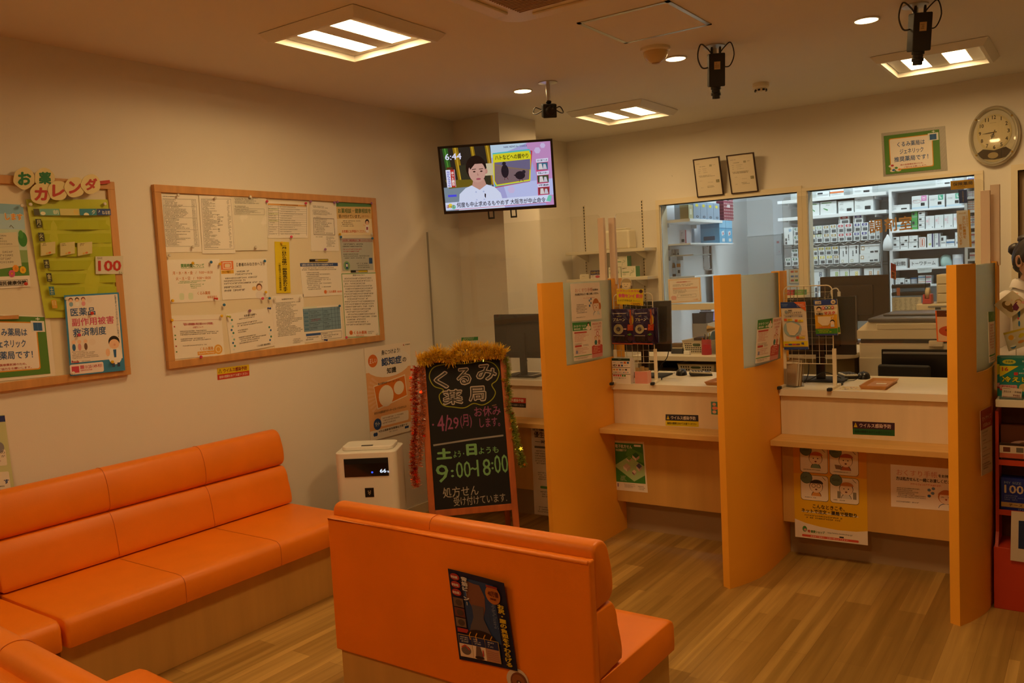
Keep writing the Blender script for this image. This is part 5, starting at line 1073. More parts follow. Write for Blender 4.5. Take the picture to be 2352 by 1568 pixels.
# wire racks
def rack(a, b_, z0, z1, nv, nh, lb):
    o = empty('wire_rack', lb, 'rack', 'white wire racks on the counters')
    a = V((*a, 0)); b_ = V((*b_, 0)); d = (b_-a).normalized(); n = V((d.y, -d.x, 0)); W = (b_-a).length; m_ = mat('white_wire', (.80, .72, .55), .4)
    P = lambda u, z: a+d*u+V((0, 0, z))
    g = MB(); r = .025
    fr = [P(0, z0)]+[P(0, z1-r)]+[P(r-r*math.cos(t*PI/8), z1-r+r*math.sin(t*PI/8)) for t in range(1, 5)]+[P(W-r+r*math.sin(t*PI/8), z1-r+r*math.cos(t*PI/8)) for t in range(0, 5)]+[P(W, z0)]
    g.tube(fr+[P(0, z0)], .0028, m_, 8)
    for i in range(1, nv): g.tube([P(W*i/nv, z0), P(W*i/nv, z1)], .0016, m_, 6)
    for j in range(1, nh): g.tube([P(0, z0+(z1-z0)*j/nh), P(W, z0+(z1-z0)*j/nh)], .0016, m_, 6)
    g.build('grid', o)
    for u in (-.004, W+.004):
        X = basis(P(u, 0), d, -n, V((0, 0, 1)))
        MB().box((-.009, -.005, CT+.006), (.009, .005, z0+.075), m_, X).build('upright', o, .0015)
        f = MB(); f.box((-.008, -.10, CT), (.008, .10, CT+.012), m_, X); f.build('foot', o, .0015)
        for sy in (-1, 1): MB().box((-.010, sy*.10-.016, CT-.0005), (.010, sy*.10+.016, CT+.014), M_blackm, X).build('foot_cap', o, .003)
    def hang(u0, u1, zt, zb, h): return [P(u0, zt)+n*h, P(u1, zt)+n*h, P(u1, zb)+n*h, P(u0, zb)+n*h], n
    def pq(pts, h):
        out = []
        for p in pts:
            rr = ray(*p); o_ = a+n*h; t = (o_-EYE).dot(n)/rr.dot(n); out.append(EYE+rr*t)
        return out, n
    def hook(p, h):
        q, n_ = pq([p], h); c = q[0]; k = MB(); k.tube([c-n*h+V((0, 0, .022)), c-n*(h*.3)+V((0, 0, .022)), c-n*(h*.0)+V((0, 0, .006)), c+n*.01+V((0, 0, .004)), c+n*.012+V((0, 0, .012))], .0013, M_steel, 6); k.build('hook', o)
    return pq, hook
pq, hook = rack((1.327, 4.136), (1.536, 4.186), .953, 1.332, 7, 11, 'white wire rack holding dark purple snack bags on the middle counter')
ZA = zm(1390, 630, 5.806)
mk_foil = lambda c: mat('foilbag_'+c.lstrip('#'), c, .22, spec=.6)
def prune(pts, h, lb, back=False):
    q, n = pq(ZA(*pts), h)
    s = Sheet(q, '#2c1c44', n, t=.012, rough=.2, curl=lambda u, v: .012*math.sin(PI*u)*math.sin(PI*min(1, max(0, v)))+.002*math.sin(u*23+v*17), mk=mk_foil, step=.0013)
    s.rect(0, .0, 1, .03, '#3a2a54', 1)
    if not back:
        s.face([(.70, .02), (1, .02), (1, .42), (.86, .42), (.82, .22)], '#7a6478', 2); s.face([(.80, .04), (.86, .02), (.92, .42), (.86, .42)], '#a84824', 3)
        s.ell(.90, .32, .09, .13, '#b8942c', 3); s.rrect(.74, .43, 1.0, .60, .02, '#a83818', 4); s.fine(.77, .45, .97, .58, 3, '#d8803c', l=5)
        s.txt(.10, .25, .64, .34, 'プルーン', '#d8d0b0', .02, l=5); s.fine(.22, .19, .56, .23, 1, '#c8b860', l=5); s.rect(.07, .115, .66, .135, '#b8a8a8', 4); s.fine(.12, .36, .6, .385, 1, '#9a90a8', l=5)
        s.disc(.34, .56, .225, '#a8a07c', 4, 24); s.disc(.34, .56, .10, '#3a3440', 5); s.disc(.33, .57, .06, '#6a6058', 6); s.fine(.22, .46, .46, .49, 1, '#4a4438', l=5); s.rect(.58, .54, .70, .575, '#d8b0a8', 5)
        s.rect(.09, .73, .62, .755, '#8a8478', 4); s.rect(.10, .77, .62, .90, '#1a141c', 4); s.ell(.80, .82, .17, .11, '#1c1020', 4); s.ell(.86, .80, .13, .10, '#3a1c34', 5); s.face([(.72, .71), (.86, .67), (.94, .71), (.82, .74)], '#4f7a2c', 6); s.rect(.02, .955, .98, .985, '#b85a3c', 4)
    s.build('snack_bag', lb, 'snack bag', 'purple snack bags on the rack')
prune((610, 440, 700, 440, 720, 905, 660, 935), .012, 'purple snack bag at the back of the rack, mostly behind the right bag', True)
prune((86, 462, 395, 452, 385, 938, 98, 928), .022, 'left purple snack bag with a large white ring on the wire rack')
prune((392, 462, 662, 445, 650, 938, 372, 930), .038, 'right purple snack bag with a large white ring on the wire rack')
hook(ZA(285, 440), .02); hook(ZA(530, 425), .03)
q, n = pq(ZA(152, 192, 510, 195, 508, 418, 158, 395), .014)
s = Sheet(q, '#dcc020', n, t=.0012); PKK = '#dc5a78'
s.txt(.03, .06, .84, .19, 'ビタミンミネラル', PKK, .03); s.txt(.06, .30, .98, .56, '食物センイ 鉄分', PKK, .05); s.txt(.05, .66, .58, .80, 'しっとりやわらか', '#3f5a2c', .02); s.txt(.62, .68, .88, .78, 'おいしい', '#7aa02c', .01); s.rect(.55, .82, .93, 1.0, '#d8a810', 2); s.txt(.61, .86, .87, .98, '660円', '#5a4a1c', .015); s.ell(.91, .14, .07, .11, '#4a2834', 4); s.disc(.54, .90, .015, '#c83c3c', 4); s.disc(.95, .92, .015, '#c83c3c', 4)
s.build('price_card', 'yellow hand-lettered price card above the purple snack bags', 'price card')
q, n = pq(ZA(190, 45, 375, 45, 375, 205, 190, 205), .0145)
s = Sheet(q, None, n); s.t = .0012
sil = [(.5+.50*math.cos(a), .48+.50*math.sin(a)) for a in [i*PI/12 for i in range(24)]]; sil = [(min(1, max(.0, u*.8+.1)), v) for u, v in sil]
def slab(s, pts, c):
    k = len(pts); s.face(pts, c, 0); f_ = [s.P(u, v, s.t) for u, v in pts]; b_ = [s.P(u, v, 0) for u, v in pts]
    s.b.add(f_+b_, [(i, (i+1) % k, k+(i+1) % k, k+i) for i in range(k)], s.mk(c)); s.b.add(b_, [tuple(range(k))], s.mk(c))
slab(s, sil, '#d8d0c4'); s.ell(.5, .50, .36, .42, '#6a5c48', 2); s.ell(.5, .53, .33, .38, '#e2d2a8', 3); s.ell(.5, .40, .36, .34, '#b0a078', 4, 18, PI, 2*PI); s.ell(.12, .74, .07, .14, '#6a5c48', 3); s.ell(.88, .78, .06, .15, '#6a5c48', 3)
s.ell(.36, .56, .025, .02, '#3a342c', 5); s.ell(.58, .56, .025, .02, '#3a342c', 5); s.line([(.38, .70), (.47, .76), (.56, .70)], .03, '#5a4838', 5)
s.build('face_cutout', 'paper cut-out of a smiling drawn girl above the yellow price card', 'cut-out')
pq, hook = rack((2.240, 4.19), (2.470, 4.19), .962, 1.340, 7, 12, 'white wire rack holding mask packets on the right counter')
ZB = zm(1780, 640, 5.809)
mk_film = lambda c: mat('packet_'+c.lstrip('#'), c, .28, spec=.5)
def packet(pts, h, lb, fn, base):
    q, n = pq(ZB(*pts), h); s = Sheet(q, base, n, t=.005, curl=lambda u, v: .004*math.sin(PI*u)+.002*math.sin(v*9+u*3), mk=mk_film, step=.0016); fn(s); s.build('mask_packet', lb, 'mask packet', 'face mask packets on the rack')
def m1(s):
    s.rect(0, .95, 1, 1, '#2c4a94', 1); s.rect(0, 0, 1, .125, '#24428c', 1); s.face([(.55, .0), (1, .0), (1, .20)], '#e0682c', 3); s.txt(.68, .03, .97, .11, 'くりかえし', '#f4e0d0', .01, l=5); s.fine(.05, .04, .35, .1, 2, '#8a9cc8', l=3)
    s.disc(.22, .205, .06, '#4a7a94', 3); s.disc(.22, .205, .042, '#e8dccc', 4); s.disc(.22, .205, .025, '#4a7a94', 5); s.txt(.32, .16, .48, .19, 'BMC', '#3a3630', .03, l=4); s.txt(.30, .20, .82, .245, 'フィットマスク', '#3a3630', .02, l=4); s.rect(.1, .265, .86, .272, '#8a8074', 3); s.txt(.14, .285, .86, .315, 'コの字型アップで快適', '#44588c', .02, l=4)
    for u, v in ((.10, .345), (.54, .365), (.56, .72)): s.rect(u, v, u+.12, v+.05, '#d8602c', 3); s.rect(u+.13, v+.005, u+.34, v+.05, '#e4cc38', 3); s.fine(u+.15, v+.012, u+.32, v+.045, 2, '#4a4438', l=5)
    s.ell(.42, .56, .38, .17, '#9cb0b4', 2, 22); s.face([(.18, .44), (.40, .42), (.60, .46), (.74, .50), (.66, .62), (.50, .70), (.30, .69), (.20, .60)], '#dcc8a8', 4); s.ell(.86, .65, .11, .06, '#dccab0', 3)
    s.rect(0, .82, 1, .93, '#e4cc20', 3); s.fine(.05, .835, .45, .855, 1, '#4a4438', l=5); s.txt(.74, .84, .86, .90, '7枚', '#2c4a94', .03, l=5)
    for i, c in enumerate(('#d86a3c', '#5a6a9c', '#c85a6c', '#8a5a6c')): s.rect(.06+i*.16, .87, .21+i*.16, .905, c, 5)
def m2(s):
    s.rect(0, 0, 1, .15, '#24428c', 1); s.rect(.06, .03, .34, .12, '#dcccb0', 2); s.txt(.09, .05, .31, .105, 'こども用', '#3a4a7c', .02, l=4); s.disc(.85, .075, .10, '#e8d8b8', 2); s.txt(.79, .05, .91, .10, '7枚', '#5a4a3c', .01, l=4)
    s.rect(0, .42, 1, .80, '#dca01c', 1); s.disc(.22, .25, .11, '#3a2820', 2); s.disc(.22, .275, .085, '#ecd0b0', 3)
    for i, c in enumerate(('#d04c5c', '#3a6aa8', '#6a9a3c', '#c84c4c')): s.disc(.42+i*.13, .225, .07, c, 3); s.disc(.42+i*.13, .225, .035, '#f0e4d8', 4)
    s.txt(.08, .36, .40, .42, '不織布', '#3a2c20', .03, l=5); s.txt(.44, .325, .93, .42, 'マスク', '#cc3c28', .05, l=5)
    s.face([(.14, .46), (.72, .47), (.74, .60), (.60, .72), (.34, .72), (.14, .62)], '#e4ceaa', 3); s.line([(.72, .49), (.86, .45), (.76, .58)], .02, '#e4ceaa', 3); s.disc(.80, .62, .10, '#2c2018', 4); s.disc(.80, .645, .085, '#ecd0b0', 5); s.rect(.72, .68, .88, .76, '#d8dcec', 4); s.txt(.08, .74, .72, .79, 'こどもサイズ', '#d85a5a', .03, l=5)
    s.rect(0, .81, 1, .95, '#3f8a2c', 2); s.fine(.12, .83, .85, .93, 2, '#d8d838', l=4); s.rect(0, .95, 1, 1, '#2c3c84', 2)
packet((540, 330, 832, 275, 876, 735, 580, 760), .012, 'kids mask packet peeking out behind the front yellow kids mask packet', lambda s: (s.rect(0, 0, 1, .15, '#24428c'), s.rect(0, .8, 1, .95, '#3f8a2c')), '#dcc890')
packet((78, 312, 410, 305, 452, 940, 130, 945), .020, 'tall white mask packet with a picture of a moulded mask on the wire rack', m1, '#e0d0bc')
packet((520, 285, 830, 268, 842, 752, 556, 758), .026, 'yellow kids mask packet on the wire rack', m2, '#e0d0b0')
hook(ZB(245, 300), .018); hook(ZB(665, 270), .02); hook(ZB(715, 262), .024)
# monitors seen from behind, on the counters
def monitor(c, yaw, w_, h, zc, lb, base_z, tilt=0, m_=None, stand=True, lean=0.):
    o = empty('monitor', lb, 'monitor', 'black computer monitors'); m_ = m_ or mat('monitor_back', (.014, .011, .010), .22)
    X = Matrix.Translation((c[0], c[1], zc)) @ Matrix.Rotation(yaw, 4, 'Z') @ Matrix.Rotation(lean, 4, 'X')
    MB().box((-w_/2, -.012, -h/2), (w_/2, .012, h/2), m_, X).build('housing', o, .004)
    MB().box((-w_/2+.012, .012, -h/2+.016), (w_/2-.012, .0135, h/2-.012), mat('screen_off', (.01, .01, .012), .15), X).build('screen', o)
    MB().box((-w_*.28, -.030, -h*.36), (w_*.28, -.011, h*.3), m_, X).build('rear_bulge', o, .006)
    if stand:
        X2 = Matrix.Translation((c[0], c[1], base_z)) @ Matrix.Rotation(yaw, 4, 'Z')
        MB().box((-.022, -.045, .008), (.022, -.025, zc-base_z+.02), m_, X2).build('stand', o, .003)
        MB().box((-.12, -.10, 0), (.12, .08, .010), M_blackm, X2).build('base', o, .003)
    return o
monitor((1.375, 4.43), rad(4), .30, .29, 1.132, 'black monitor back behind the rack of purple snack bags', CT, lean=rad(-3))
monitor((2.345, 4.46), rad(3), .335, .295, 1.125, 'black monitor back behind the rack of mask packets', CT, lean=rad(-3))
monitor((.62, 4.30), rad(0), .45, .27, 1.09, 'black monitor standing on the counter behind the chalkboard', CT)
for o_, nm in ():
    pass
def table_item(name, lb, cat, fn, group=None):
    o = empty(name, lb, cat, group); fn(o); return o
def mouse(x, y, a, lb, cable):
    o = empty('computer_mouse', lb, 'mouse', 'black computer mice'); X = rotz((x, y, CT), a); b = MB(); n = 16; prof = []
    for j in range(6):
        t = j/5; rr = math.cos(t*PI/2)**.6; prof.append((rr, .034*math.sin(t*PI/2)))
    vs_ = []; fs = []
    for r_, h in prof:
        for k in range(n): an = 2*PI*k/n; vs_.append(X @ V((.032*r_*math.cos(an), .054*r_*math.sin(an), h)))
    for i in range(5):
        for k in range(n): fs.append((i*n+k, i*n+(k+1) % n, (i+1)*n+(k+1) % n, (i+1)*n+k))
    b.add(vs_, fs, M_black, True); b.add(vs_[:n], [tuple(range(n))[::-1]], M_black); b.build('body', o, auto=60)
    MB().box((-.003, .025, .024), (.003, .040, .034), M_dkgrey, X).build('wheel', o, .001)
    k = MB(); k.tube([V(p) for p in cable], .0018, M_blackm, 6); k.build('cable', o)
mouse(1.545, 4.51, rad(20), 'black computer mouse beside the calculator behind the snack rack', [(1.51, 4.50, CT+.012), (1.47, 4.47, CT+.004), (1.40, 4.46, CT+.004), (1.36, 4.50, CT+.004)])
mouse(2.523, 4.56, rad(10), 'black computer mouse beside the wooden tray on the right counter', [(2.52, 4.505, CT+.012), (2.50, 4.45, CT+.003), (2.44, 4.40, CT+.003), (2.38, 4.41, CT+.004), (2.36, 4.5, CT+.003)])
def calc(o, X, m1_, keys=True):
    MB().box((-.036, -.062, 0), (.036, .062, .014), M_black, X).build('base', o, .004)
    MB().box((-.034, -.060, .014), (.034, .060, .024), m1_, X).build('body', o, .004)
    MB().box((-.028, .022, .0235), (.028, .050, .0255), M_dkgrey, X).build('display', o)
    for i in range(4):
        for j in range(4): MB().box((-.026+i*.0145, -.050+j*.016, .0238), (-.016+i*.0145, -.040+j*.016, .0268), M_dkgrey, X).build('key', o)
table_item('calculator', 'slim grey and black calculator to the right of the mouse behind the snack rack', 'calculator', lambda o: calc(o, rotz((1.665, 4.50, CT), rad(-62)) @ Matrix.Rotation(rad(-5), 4, 'X'), mat('silver_plastic', (.5, .46, .36), .35)))
table_item('calculator', 'white and black calculator left of the mouse on the right counter', 'calculator', lambda o: calc(o, rotz((2.445, 4.565, CT), rad(30)), mat('pale_silver_plastic', (.68, .64, .54), .35)))
def tray(o, X):
    b = MB(); m_ = mat('tray_wood', (.55, .25, .07), .45, noise=((20, 60, 20), .1))
    w_, d, h, f_ = .052, .135, .018, .009
    A = [X @ V(p) for p in ((-w_, -d, 0), (w_, -d, 0), (w_, d, 0), (-w_, d, 0))]; B = [X @ V(p) for p in ((-w_-f_, -d-f_, h), (w_+f_, -d-f_, h), (w_+f_, d+f_, h), (-w_-f_, d+f_, h))]
    C_ = [X @ V(p) for p in ((-w_-f_+.005, -d-f_+.005, h), (w_+f_-.005, -d-f_+.005, h), (w_+f_-.005, d+f_-.005, h), (-w_-f_+.005, d+f_-.005, h))]; D = [X @ V(p) for p in ((-w_+.004, -d+.004, .005), (w_-.004, -d+.004, .005), (w_-.004, d-.004, .005), (-w_+.004, d-.004, .005))]
    for P, Q in ((A, B), (B, C_), (C_, D)): b.add(P+Q, [(i, (i+1) % 4, 4+(i+1) % 4, 4+i) for i in range(4)], m_)
    b.add(A, [(3, 2, 1, 0)], m_); b.add(D, [(0, 1, 2, 3)], m_); b.build('body', o)
    MB().box((-.02, .02, .0051), (.025, .045, .0058), M_paper, X).build('label', o)
table_item('money_tray', 'small wooden money tray on the right counter beside the paper mat', 'tray', lambda o: tray(o, rotz((2.648, 4.315, CT), 0)))
table_item('money_tray', 'small wooden money tray half hidden behind the middle orange divider', 'tray', lambda o: tray(o, rotz((1.895, 4.28, CT), 0)))
q = [V((2.497, 4.255, CT)), V((2.60, 4.255, CT)), V((2.60, 4.135, CT)), V((2.48, 4.135, CT))]
s = Sheet(q, '#dcc8a0', V((0, 0, 1)), t=.0008)
for i in range(22): s.disc(rng.uniform(.08, .92), rng.uniform(.1, .9), .05, rng.choice(('#7a9a5c', '#b05a4c', '#d8b85c', '#8a6a9c', '#4a4238')), 2, 8)
s.build('paper_mat', 'colourful printed paper mat lying beside the wooden tray', 'paper mat')
def holder(o):
    X = rotz((2.268, 4.20, CT), rad(-25)); b = MB()
    for y, t in ((-.03, .003), (.03, .003)): b.box((-.045, y, 0), (.045, y+t, .09 if y < 0 else .14), M_film, X)
    b.box((-.045, -.03, 0), (.045, .033, .003), M_film, X); b.build('clear_body', o)
    for i in range(5): MB().box((-.04, -.022+i*.009, .004), (.04, -.017+i*.009, .115+.006*i), ink(('#b8a080', '#d8ccb8', '#a08868', '#c8b898', '#8a7050')[i]), X @ Matrix.Rotation(rad(-8), 4, 'X')).build('leaflet', o)
table_item('leaflet_holder', 'clear holder of leaflets on the counter under the mask packet rack', 'leaflet holder', holder)
def cables(o, P, m_=M_blackm): 
    for p in P: k = MB(); k.tube(spl([V(q) for q in p], 5), .0026, m_, 7); k.build('cord', o)
table_item('cable_bundle', 'loose black cables on the counter below the mask rack monitor', 'cables', lambda o: cables(o, [[(2.30, 4.30, CT+.005), (2.31, 4.33, CT+.05), (2.30, 4.38, CT+.10)], [(2.29, 4.31, CT+.004), (2.34, 4.28, CT+.03), (2.40, 4.30, CT+.06), (2.45, 4.40, CT+.02)]]))
table_item('cable_bundle', 'loose black and white cables on the counter behind the chalkboard', 'cables', lambda o: (cables(o, [[(.62, 4.24, CT+.004), (.70, 4.22, CT+.01), (.80, 4.24, CT+.03), (.9, 4.22, CT+.01), (1.0, 4.24, CT+.006)]], M_white), cables(o, [[(.66, 4.25, CT+.10), (.63, 4.23, CT+.03), (.60, 4.21, CT+.004), (.75, 4.20, CT+.004)], [(.85, 4.22, CT+.004), (.92, 4.24, CT+.05), (.98, 4.26, CT+.06)]])))
table_item('cable_bundle', 'black power cable curving down beside the snack rack monitor', 'cables', lambda o: cables(o, [[(1.505, 4.44, 1.0), (1.49, 4.44, .95), (1.45, 4.45, .91), (1.42, 4.46, CT+.02)]]))
# stickers and cards on the acrylic of the right counter
s = Sheet([onY(p, 4.219) for p in ((2148, 713), (2196, 713), (2200, 785), (2152, 784))], '#e0682c', V((0, -1, 0)), t=.001)
s.rect(.07, .0, 1, .98, '#d8b898'); s.rect(.07, 0, 1, .20, '#5a2c14', 2); s.fine(.5, .04, .95, .17, 3, '#c8a888', l=3); s.ell(.62, .66, .5, .17, '#b84c28', 3); s.ell(.62, .63, .2, .05, '#7a2c14', 4); s.ell(.98, .76, .2, .10, '#7a8c2c', 4)
s.build('picture_card', 'orange-edged picture card of a glazed ring doughnut on the right acrylic screen', 'picture card')

# ================================================================== BACK WALL
def leaning_frame(pts, lb):
    top = [onY(p, 5.868) for p in pts[:2]]; botm = [onY(p, 5.922) for p in pts[2:]]
    q = [top[0], top[1], botm[0], botm[1]]; o = empty('certificate', lb, 'certificate', 'framed certificates')
    n = ((q[1]-q[0]).cross(q[0]-q[3])).normalized(); n = n if n.y < 0 else -n
    S_ = Sheet(q, None, n); M_dk = mat('dark_frame', (.035, .014, .008), .35); fw = .035; fv = fw*S_.W/S_.H
    def bar(u0, v0, u1, v1):
        p = [S_.P(u, v, h) for h in (-.010, .006) for u, v in ((u0, v0), (u1, v0), (u1, v1), (u0, v1))]; b = MB(); b.add(p, [(0, 1, 2, 3), (7, 6, 5, 4), (0, 4, 5, 1), (1, 5, 6, 2), (2, 6, 7, 3), (3, 7, 4, 0)], M_dk); b.build('frame_rail', o)
    bar(0, 0, 1, fv); bar(0, 1-fv, 1, 1); bar(0, fv, fw, 1-fv); bar(1-fw, fv, 1, 1-fv)
    s = Sheet([S_.P(u, v, 0) for u, v in ((fw, fv), (1-fw, fv), (1-fw, 1-fv), (fw, 1-fv))], '#e4d8c0', n, t=.001)
    s.fine(.08, .11, .36, .13, 1, '#6a5c48'); s.fine(.2, .19, .55, .22, 1, '#4a4034'); s.rect(.60, .165, .70, .22, '#b0a88c', 2); s.fine(.74, .175, .86, .2, 1, '#6a5c48')
    for v in (.26, .31, .36): s.fine(.12, v, .24, v+.018, 1, '#6a5c48'); s.fine(.30, v, .62, v+.018, 1, '#6a5c48')
    s.fine(.12, .44, .90, .50, 2, '#5a4c3c'); s.fine(.15, .58, .3, .6, 1, '#6a5c48'); s.fine(.45, .64, .78, .66, 1, '#6a5c48'); s.rect(.80, .59, .93, .67, '#8a8460', 2); s.fine(.815, .60, .92, .665, 3, '#d8ccb0', l=3); s.fine(.15, .77, .30, .79, 1, '#6a5c48'); s.fine(.42, .74, .8, .8, 2, '#6a5c48')
    s.build('certificate_sheet', parent=o)
leaning_frame(((1591.6, 366.4), (1651.7, 358.4), (1662.7, 447.1), (1602.1, 453.2)), 'left one of two dark-framed certificates leaning above the first window')
leaning_frame(((1667.9, 357), (1730.9, 349.3), (1742.3, 439.4), (1680.4, 445.5)), 'right one of two dark-framed certificates leaning above the first window')
s = Sheet([onY(p, 5.95) for p in ((2024, 306), (2171, 289), (2177, 392), (2029, 406))], None, V((0, -1, 0)), t=.0012, mk=lambda c: M_film if c == 'f' else ink(c)); s.slab('f'); s.off = .0015
s.q = [onY(p, 5.95) for p in ((2030, 312.5), (2157, 297), (2161, 388), (2035, 400.5))]; generic(s)
s.build('poster', 'laminated green-bordered poster with blue lettering beside the oval clock', 'poster')
b = MB(); hk = onY((1544, 403), 5.95); b.tube([hk, hk+V((0, -.006, 0)), hk+V((.004, -.008, -.008))], .0014, M_steel, 6); tag(b.build('wall_hook'), 'tiny metal hook in the wall left of the certificates', 'hook')
# clock
ck = empty('wall_clock', 'oval silver wall clock with a pendulum window high on the back wall', 'clock'); cc = V((2.990, 5.95, 2.147)); RXc, RZc = .136, .178
X = basis(cc, V((1, 0, 0)), V((0, 0, 1)), V((0, -1, 0)))       # local: x right, y up, z towards the room
def oval(prof, m_, n=56):
    b = MB(); vs_ = []; fs = []
    for k_, h in prof:
        for i in range(n): a = 2*PI*i/n; vs_.append(X @ V(((RXc+k_)*math.cos(a), (RZc+k_)*math.sin(a), h)))
    for j in range(len(prof)-1):
        for i in range(n): fs.append((j*n+i, j*n+(i+1) % n, (j+1)*n+(i+1) % n, (j+1)*n+i))
    b.add(vs_, fs, m_, True); return b, vs_
b, _ = oval([(0, 0), (.001, .020), (-.003, .036), (-.012, .044), (-.020, .040), (-.024, .028)], mat('silver_rim', (.62, .58, .46), .3, metal=.6)); b.build('rim', ck, auto=50)
b, v_ = oval([(-.022, .024), (-.0225, .0242)], mat('clock_backplate', (.55, .48, .32), .45)); b.add(v_[:56], [tuple(range(56))], mat('clock_backplate')); b.build('backplate', ck)
q = [X @ V(p) for p in ((-.115, .155, .026), (.115, .155, .026), (.115, -.155, .026), (-.115, -.155, .026))]
s = Sheet(q, None, V((0, -1, 0))); s.t = .0; s.step = .0006
s.ell(.5, .43, .40, .345, '#c8b888', 1, 40); s.ell(.5, .43, .35, .305, '#d4c49a', 2, 40)
s.face([(.24, .735), (.5, .775), (.76, .73), (.92, .82), (.80, .92), (.5, .95), (.18, .915), (.08, .82)], '#4a3c28', 1.5); s.ell(.47, .87, .12, .06, '#a89468', 2.5, 20); s.line([(.66, .75), (.66, .93)], .012, '#2c2418', 3)
s.face([(.10, .93), (.5, .955), (.9, .93), (.80, 1.0), (.2, 1.0)], '#b8a880', 2)
for h in range(1, 13):
    a = rad(90-30*h); u, v = .5+.325*math.cos(a), .43-.285*math.sin(a); wd = .009 if h == 1 else .028 if h < 10 else .045
    s.txt(u-wd, v-.036, u+wd, v+.036, str(h), '#3a2e1c', .02, l=4)
s.fine(.40, .245, .60, .26, 1, '#6a5840', l=4)
s.build('dial', parent=ck)
hc = (0, .0225)
def hand(ang, L, w_, nm, ring=None):
    a = rad(90-ang); d = V((math.cos(a), math.sin(a), 0)); x_ = V((-d.y, d.x, 0)); b = MB(); c = V((0, .0217, .0315))
    pts = [c-d*.014-x_*w_*.4, c+d*L*.3-x_*w_*.5, c+d*L-x_*.0005, c+d*L+x_*.0005, c+d*L*.3+x_*w_*.5, c-d*.014+x_*w_*.4]
    b.add([X @ p for p in pts]+[X @ (p+V((0, 0, .001))) for p in pts], [tuple(range(5, -1, -1)), tuple(range(6, 12))]+[(i, (i+1) % 6, 6+(i+1) % 6, 6+i) for i in range(6)], M_black); 
    if ring: b.tube([X @ (c+d*ring+V((.0085*math.cos(t*PI/8), .0085*math.sin(t*PI/8), .001))) for t in range(17)], .0012, M_black, 6)
    b.build(nm, ck)
hand(266, .062, .004, 'minute_hand'); hand(202, .048, .005, 'hour_hand', .022)
MB().lathe([(.004, .030), (.004, .034), (0, .035)], mat('brass', (.7, .5, .15), .25, metal=1), tuple(X @ V((0, .0217, 0))), 12, (0, -1, 0)).build('hub', ck)
for a in (40, 140, 220, 320): MB().lathe([(.006, 0), (.006, .003), (.003, .006), (0, .0065)], mat('brass'), tuple(X @ V(((RXc-.014)*math.cos(rad(a)), (RZc-.014)*math.sin(rad(a)), .042))), 12, (0, -1, 0)).build('stud', ck)
M_clockglass = glass_mat('clock_glass', (.98, .98, .97), 0, 1.5)
b, v_ = oval([(-.022, .0395), (-.0225, .0405)], M_clockglass); b.add(v_[56:], [tuple(range(56))], M_clockglass); b.build('glass', ck)
# wall shelves
for (z, sx0, sx1), lb in (((1.618, .06, .745), 'upper white wall shelf holding the first aid case'), ((1.405, .06, .76), 'lower white wall shelf holding medicine boxes')):
    o = empty('wall_shelf', lb, 'shelf', 'white wall shelves')
    MB().box((sx0, 5.745, z-.024), (sx1, 5.95, z), M_cream).build('board', o, .002)
    for x in (.15, .655): MB().add([V((x+dx, 5.948, z-.026)) for dx in (-.003, .003)]+[V((x+dx, 5.948, z-.085)) for dx in (-.003, .003)]+[V((x+dx, 5.765, z-.026)) for dx in (-.003, .003)], [(0, 2, 4), (1, 5, 3), (0, 1, 3, 2), (2, 3, 5, 4), (4, 5, 1, 0)], M_cream).build('bracket', o)
for x, lb in ((.132, 'left one of two slotted shelf rails on the back wall'), (.640, 'right one of two slotted shelf rails on the back wall')):
    o = empty('shelf_rail', lb, 'shelf rail', 'slotted shelf rails'); MB().box((x-.007, 5.942, 1.10), (x+.007, 5.95, 1.985), M_trim).build('channel', o)
    b = MB()
    for i in range(38): b.box((x-.0035, 5.9405, 1.11+i*.023), (x+.0035, 5.943, 1.126+i*.023), M_black)
    b.build('slots', o)
# first aid case
o = empty('first_aid_case', 'cream first aid case with a green cross on the upper wall shelf', 'case'); zb = 1.618; x0, x1 = .388, .607
MB().box((x0, 5.77, zb), (x1, 5.90, zb+.145), M_cream).build('body', o, .018, 4)
MB().box((x0+.03, 5.80, zb+.145), (x1-.03, 5.87, zb+.158), M_cream).build('lid', o, .006)
MB().box((x0+.055, 5.764, zb+.095), (x0+.085, 5.772, zb+.130), M_grey).build('latch', o, .003)
s = Sheet([V((x0+.05, 5.7695, zb+.085)), V((x0+.10, 5.7695, zb+.085)), V((x0+.10, 5.7695, zb+.035)), V((x0+.05, 5.7695, zb+.035))], None, V((0, -1, 0))); s.rect(.36, .05, .64, .95, '#1c5a30'); s.rect(.05, .36, .36, .64, '#1c5a30'); s.rect(.64, .36, .95, .64, '#1c5a30'); s.build('cross', parent=o)
def mbox(x0, y, z, w_, h, d, lb, fn, base='#e8e0d4', name='medicine_box', cat='box', group=None, side=None, parent=None, rough=.5):
    b = MB(); b.box((x0, y, z), (x0+w_, y+d, z+h), ink(base, rough))
    if side: b.box((x0+w_-.0004, y+.0004, z+.0004), (x0+w_+.0006, y+d-.0004, z+h-.0004), ink(side, rough))
    s = Sheet([V((x0, y, z+h)), V((x0+w_, y, z+h)), V((x0+w_, y, z)), V((x0, y, z))], None, V((0, -1, 0))); s.t = .0003; s.b = b; s.step = .0003
    if fn: fn(s)
    b.flat = True
    return tag(b.build(name), lb, cat, group)
def wxz(p, y): q_ = onY(p, y); return q_.x, q_.z
SG = 'boxes on the lower wall shelf'
zs = 1.405
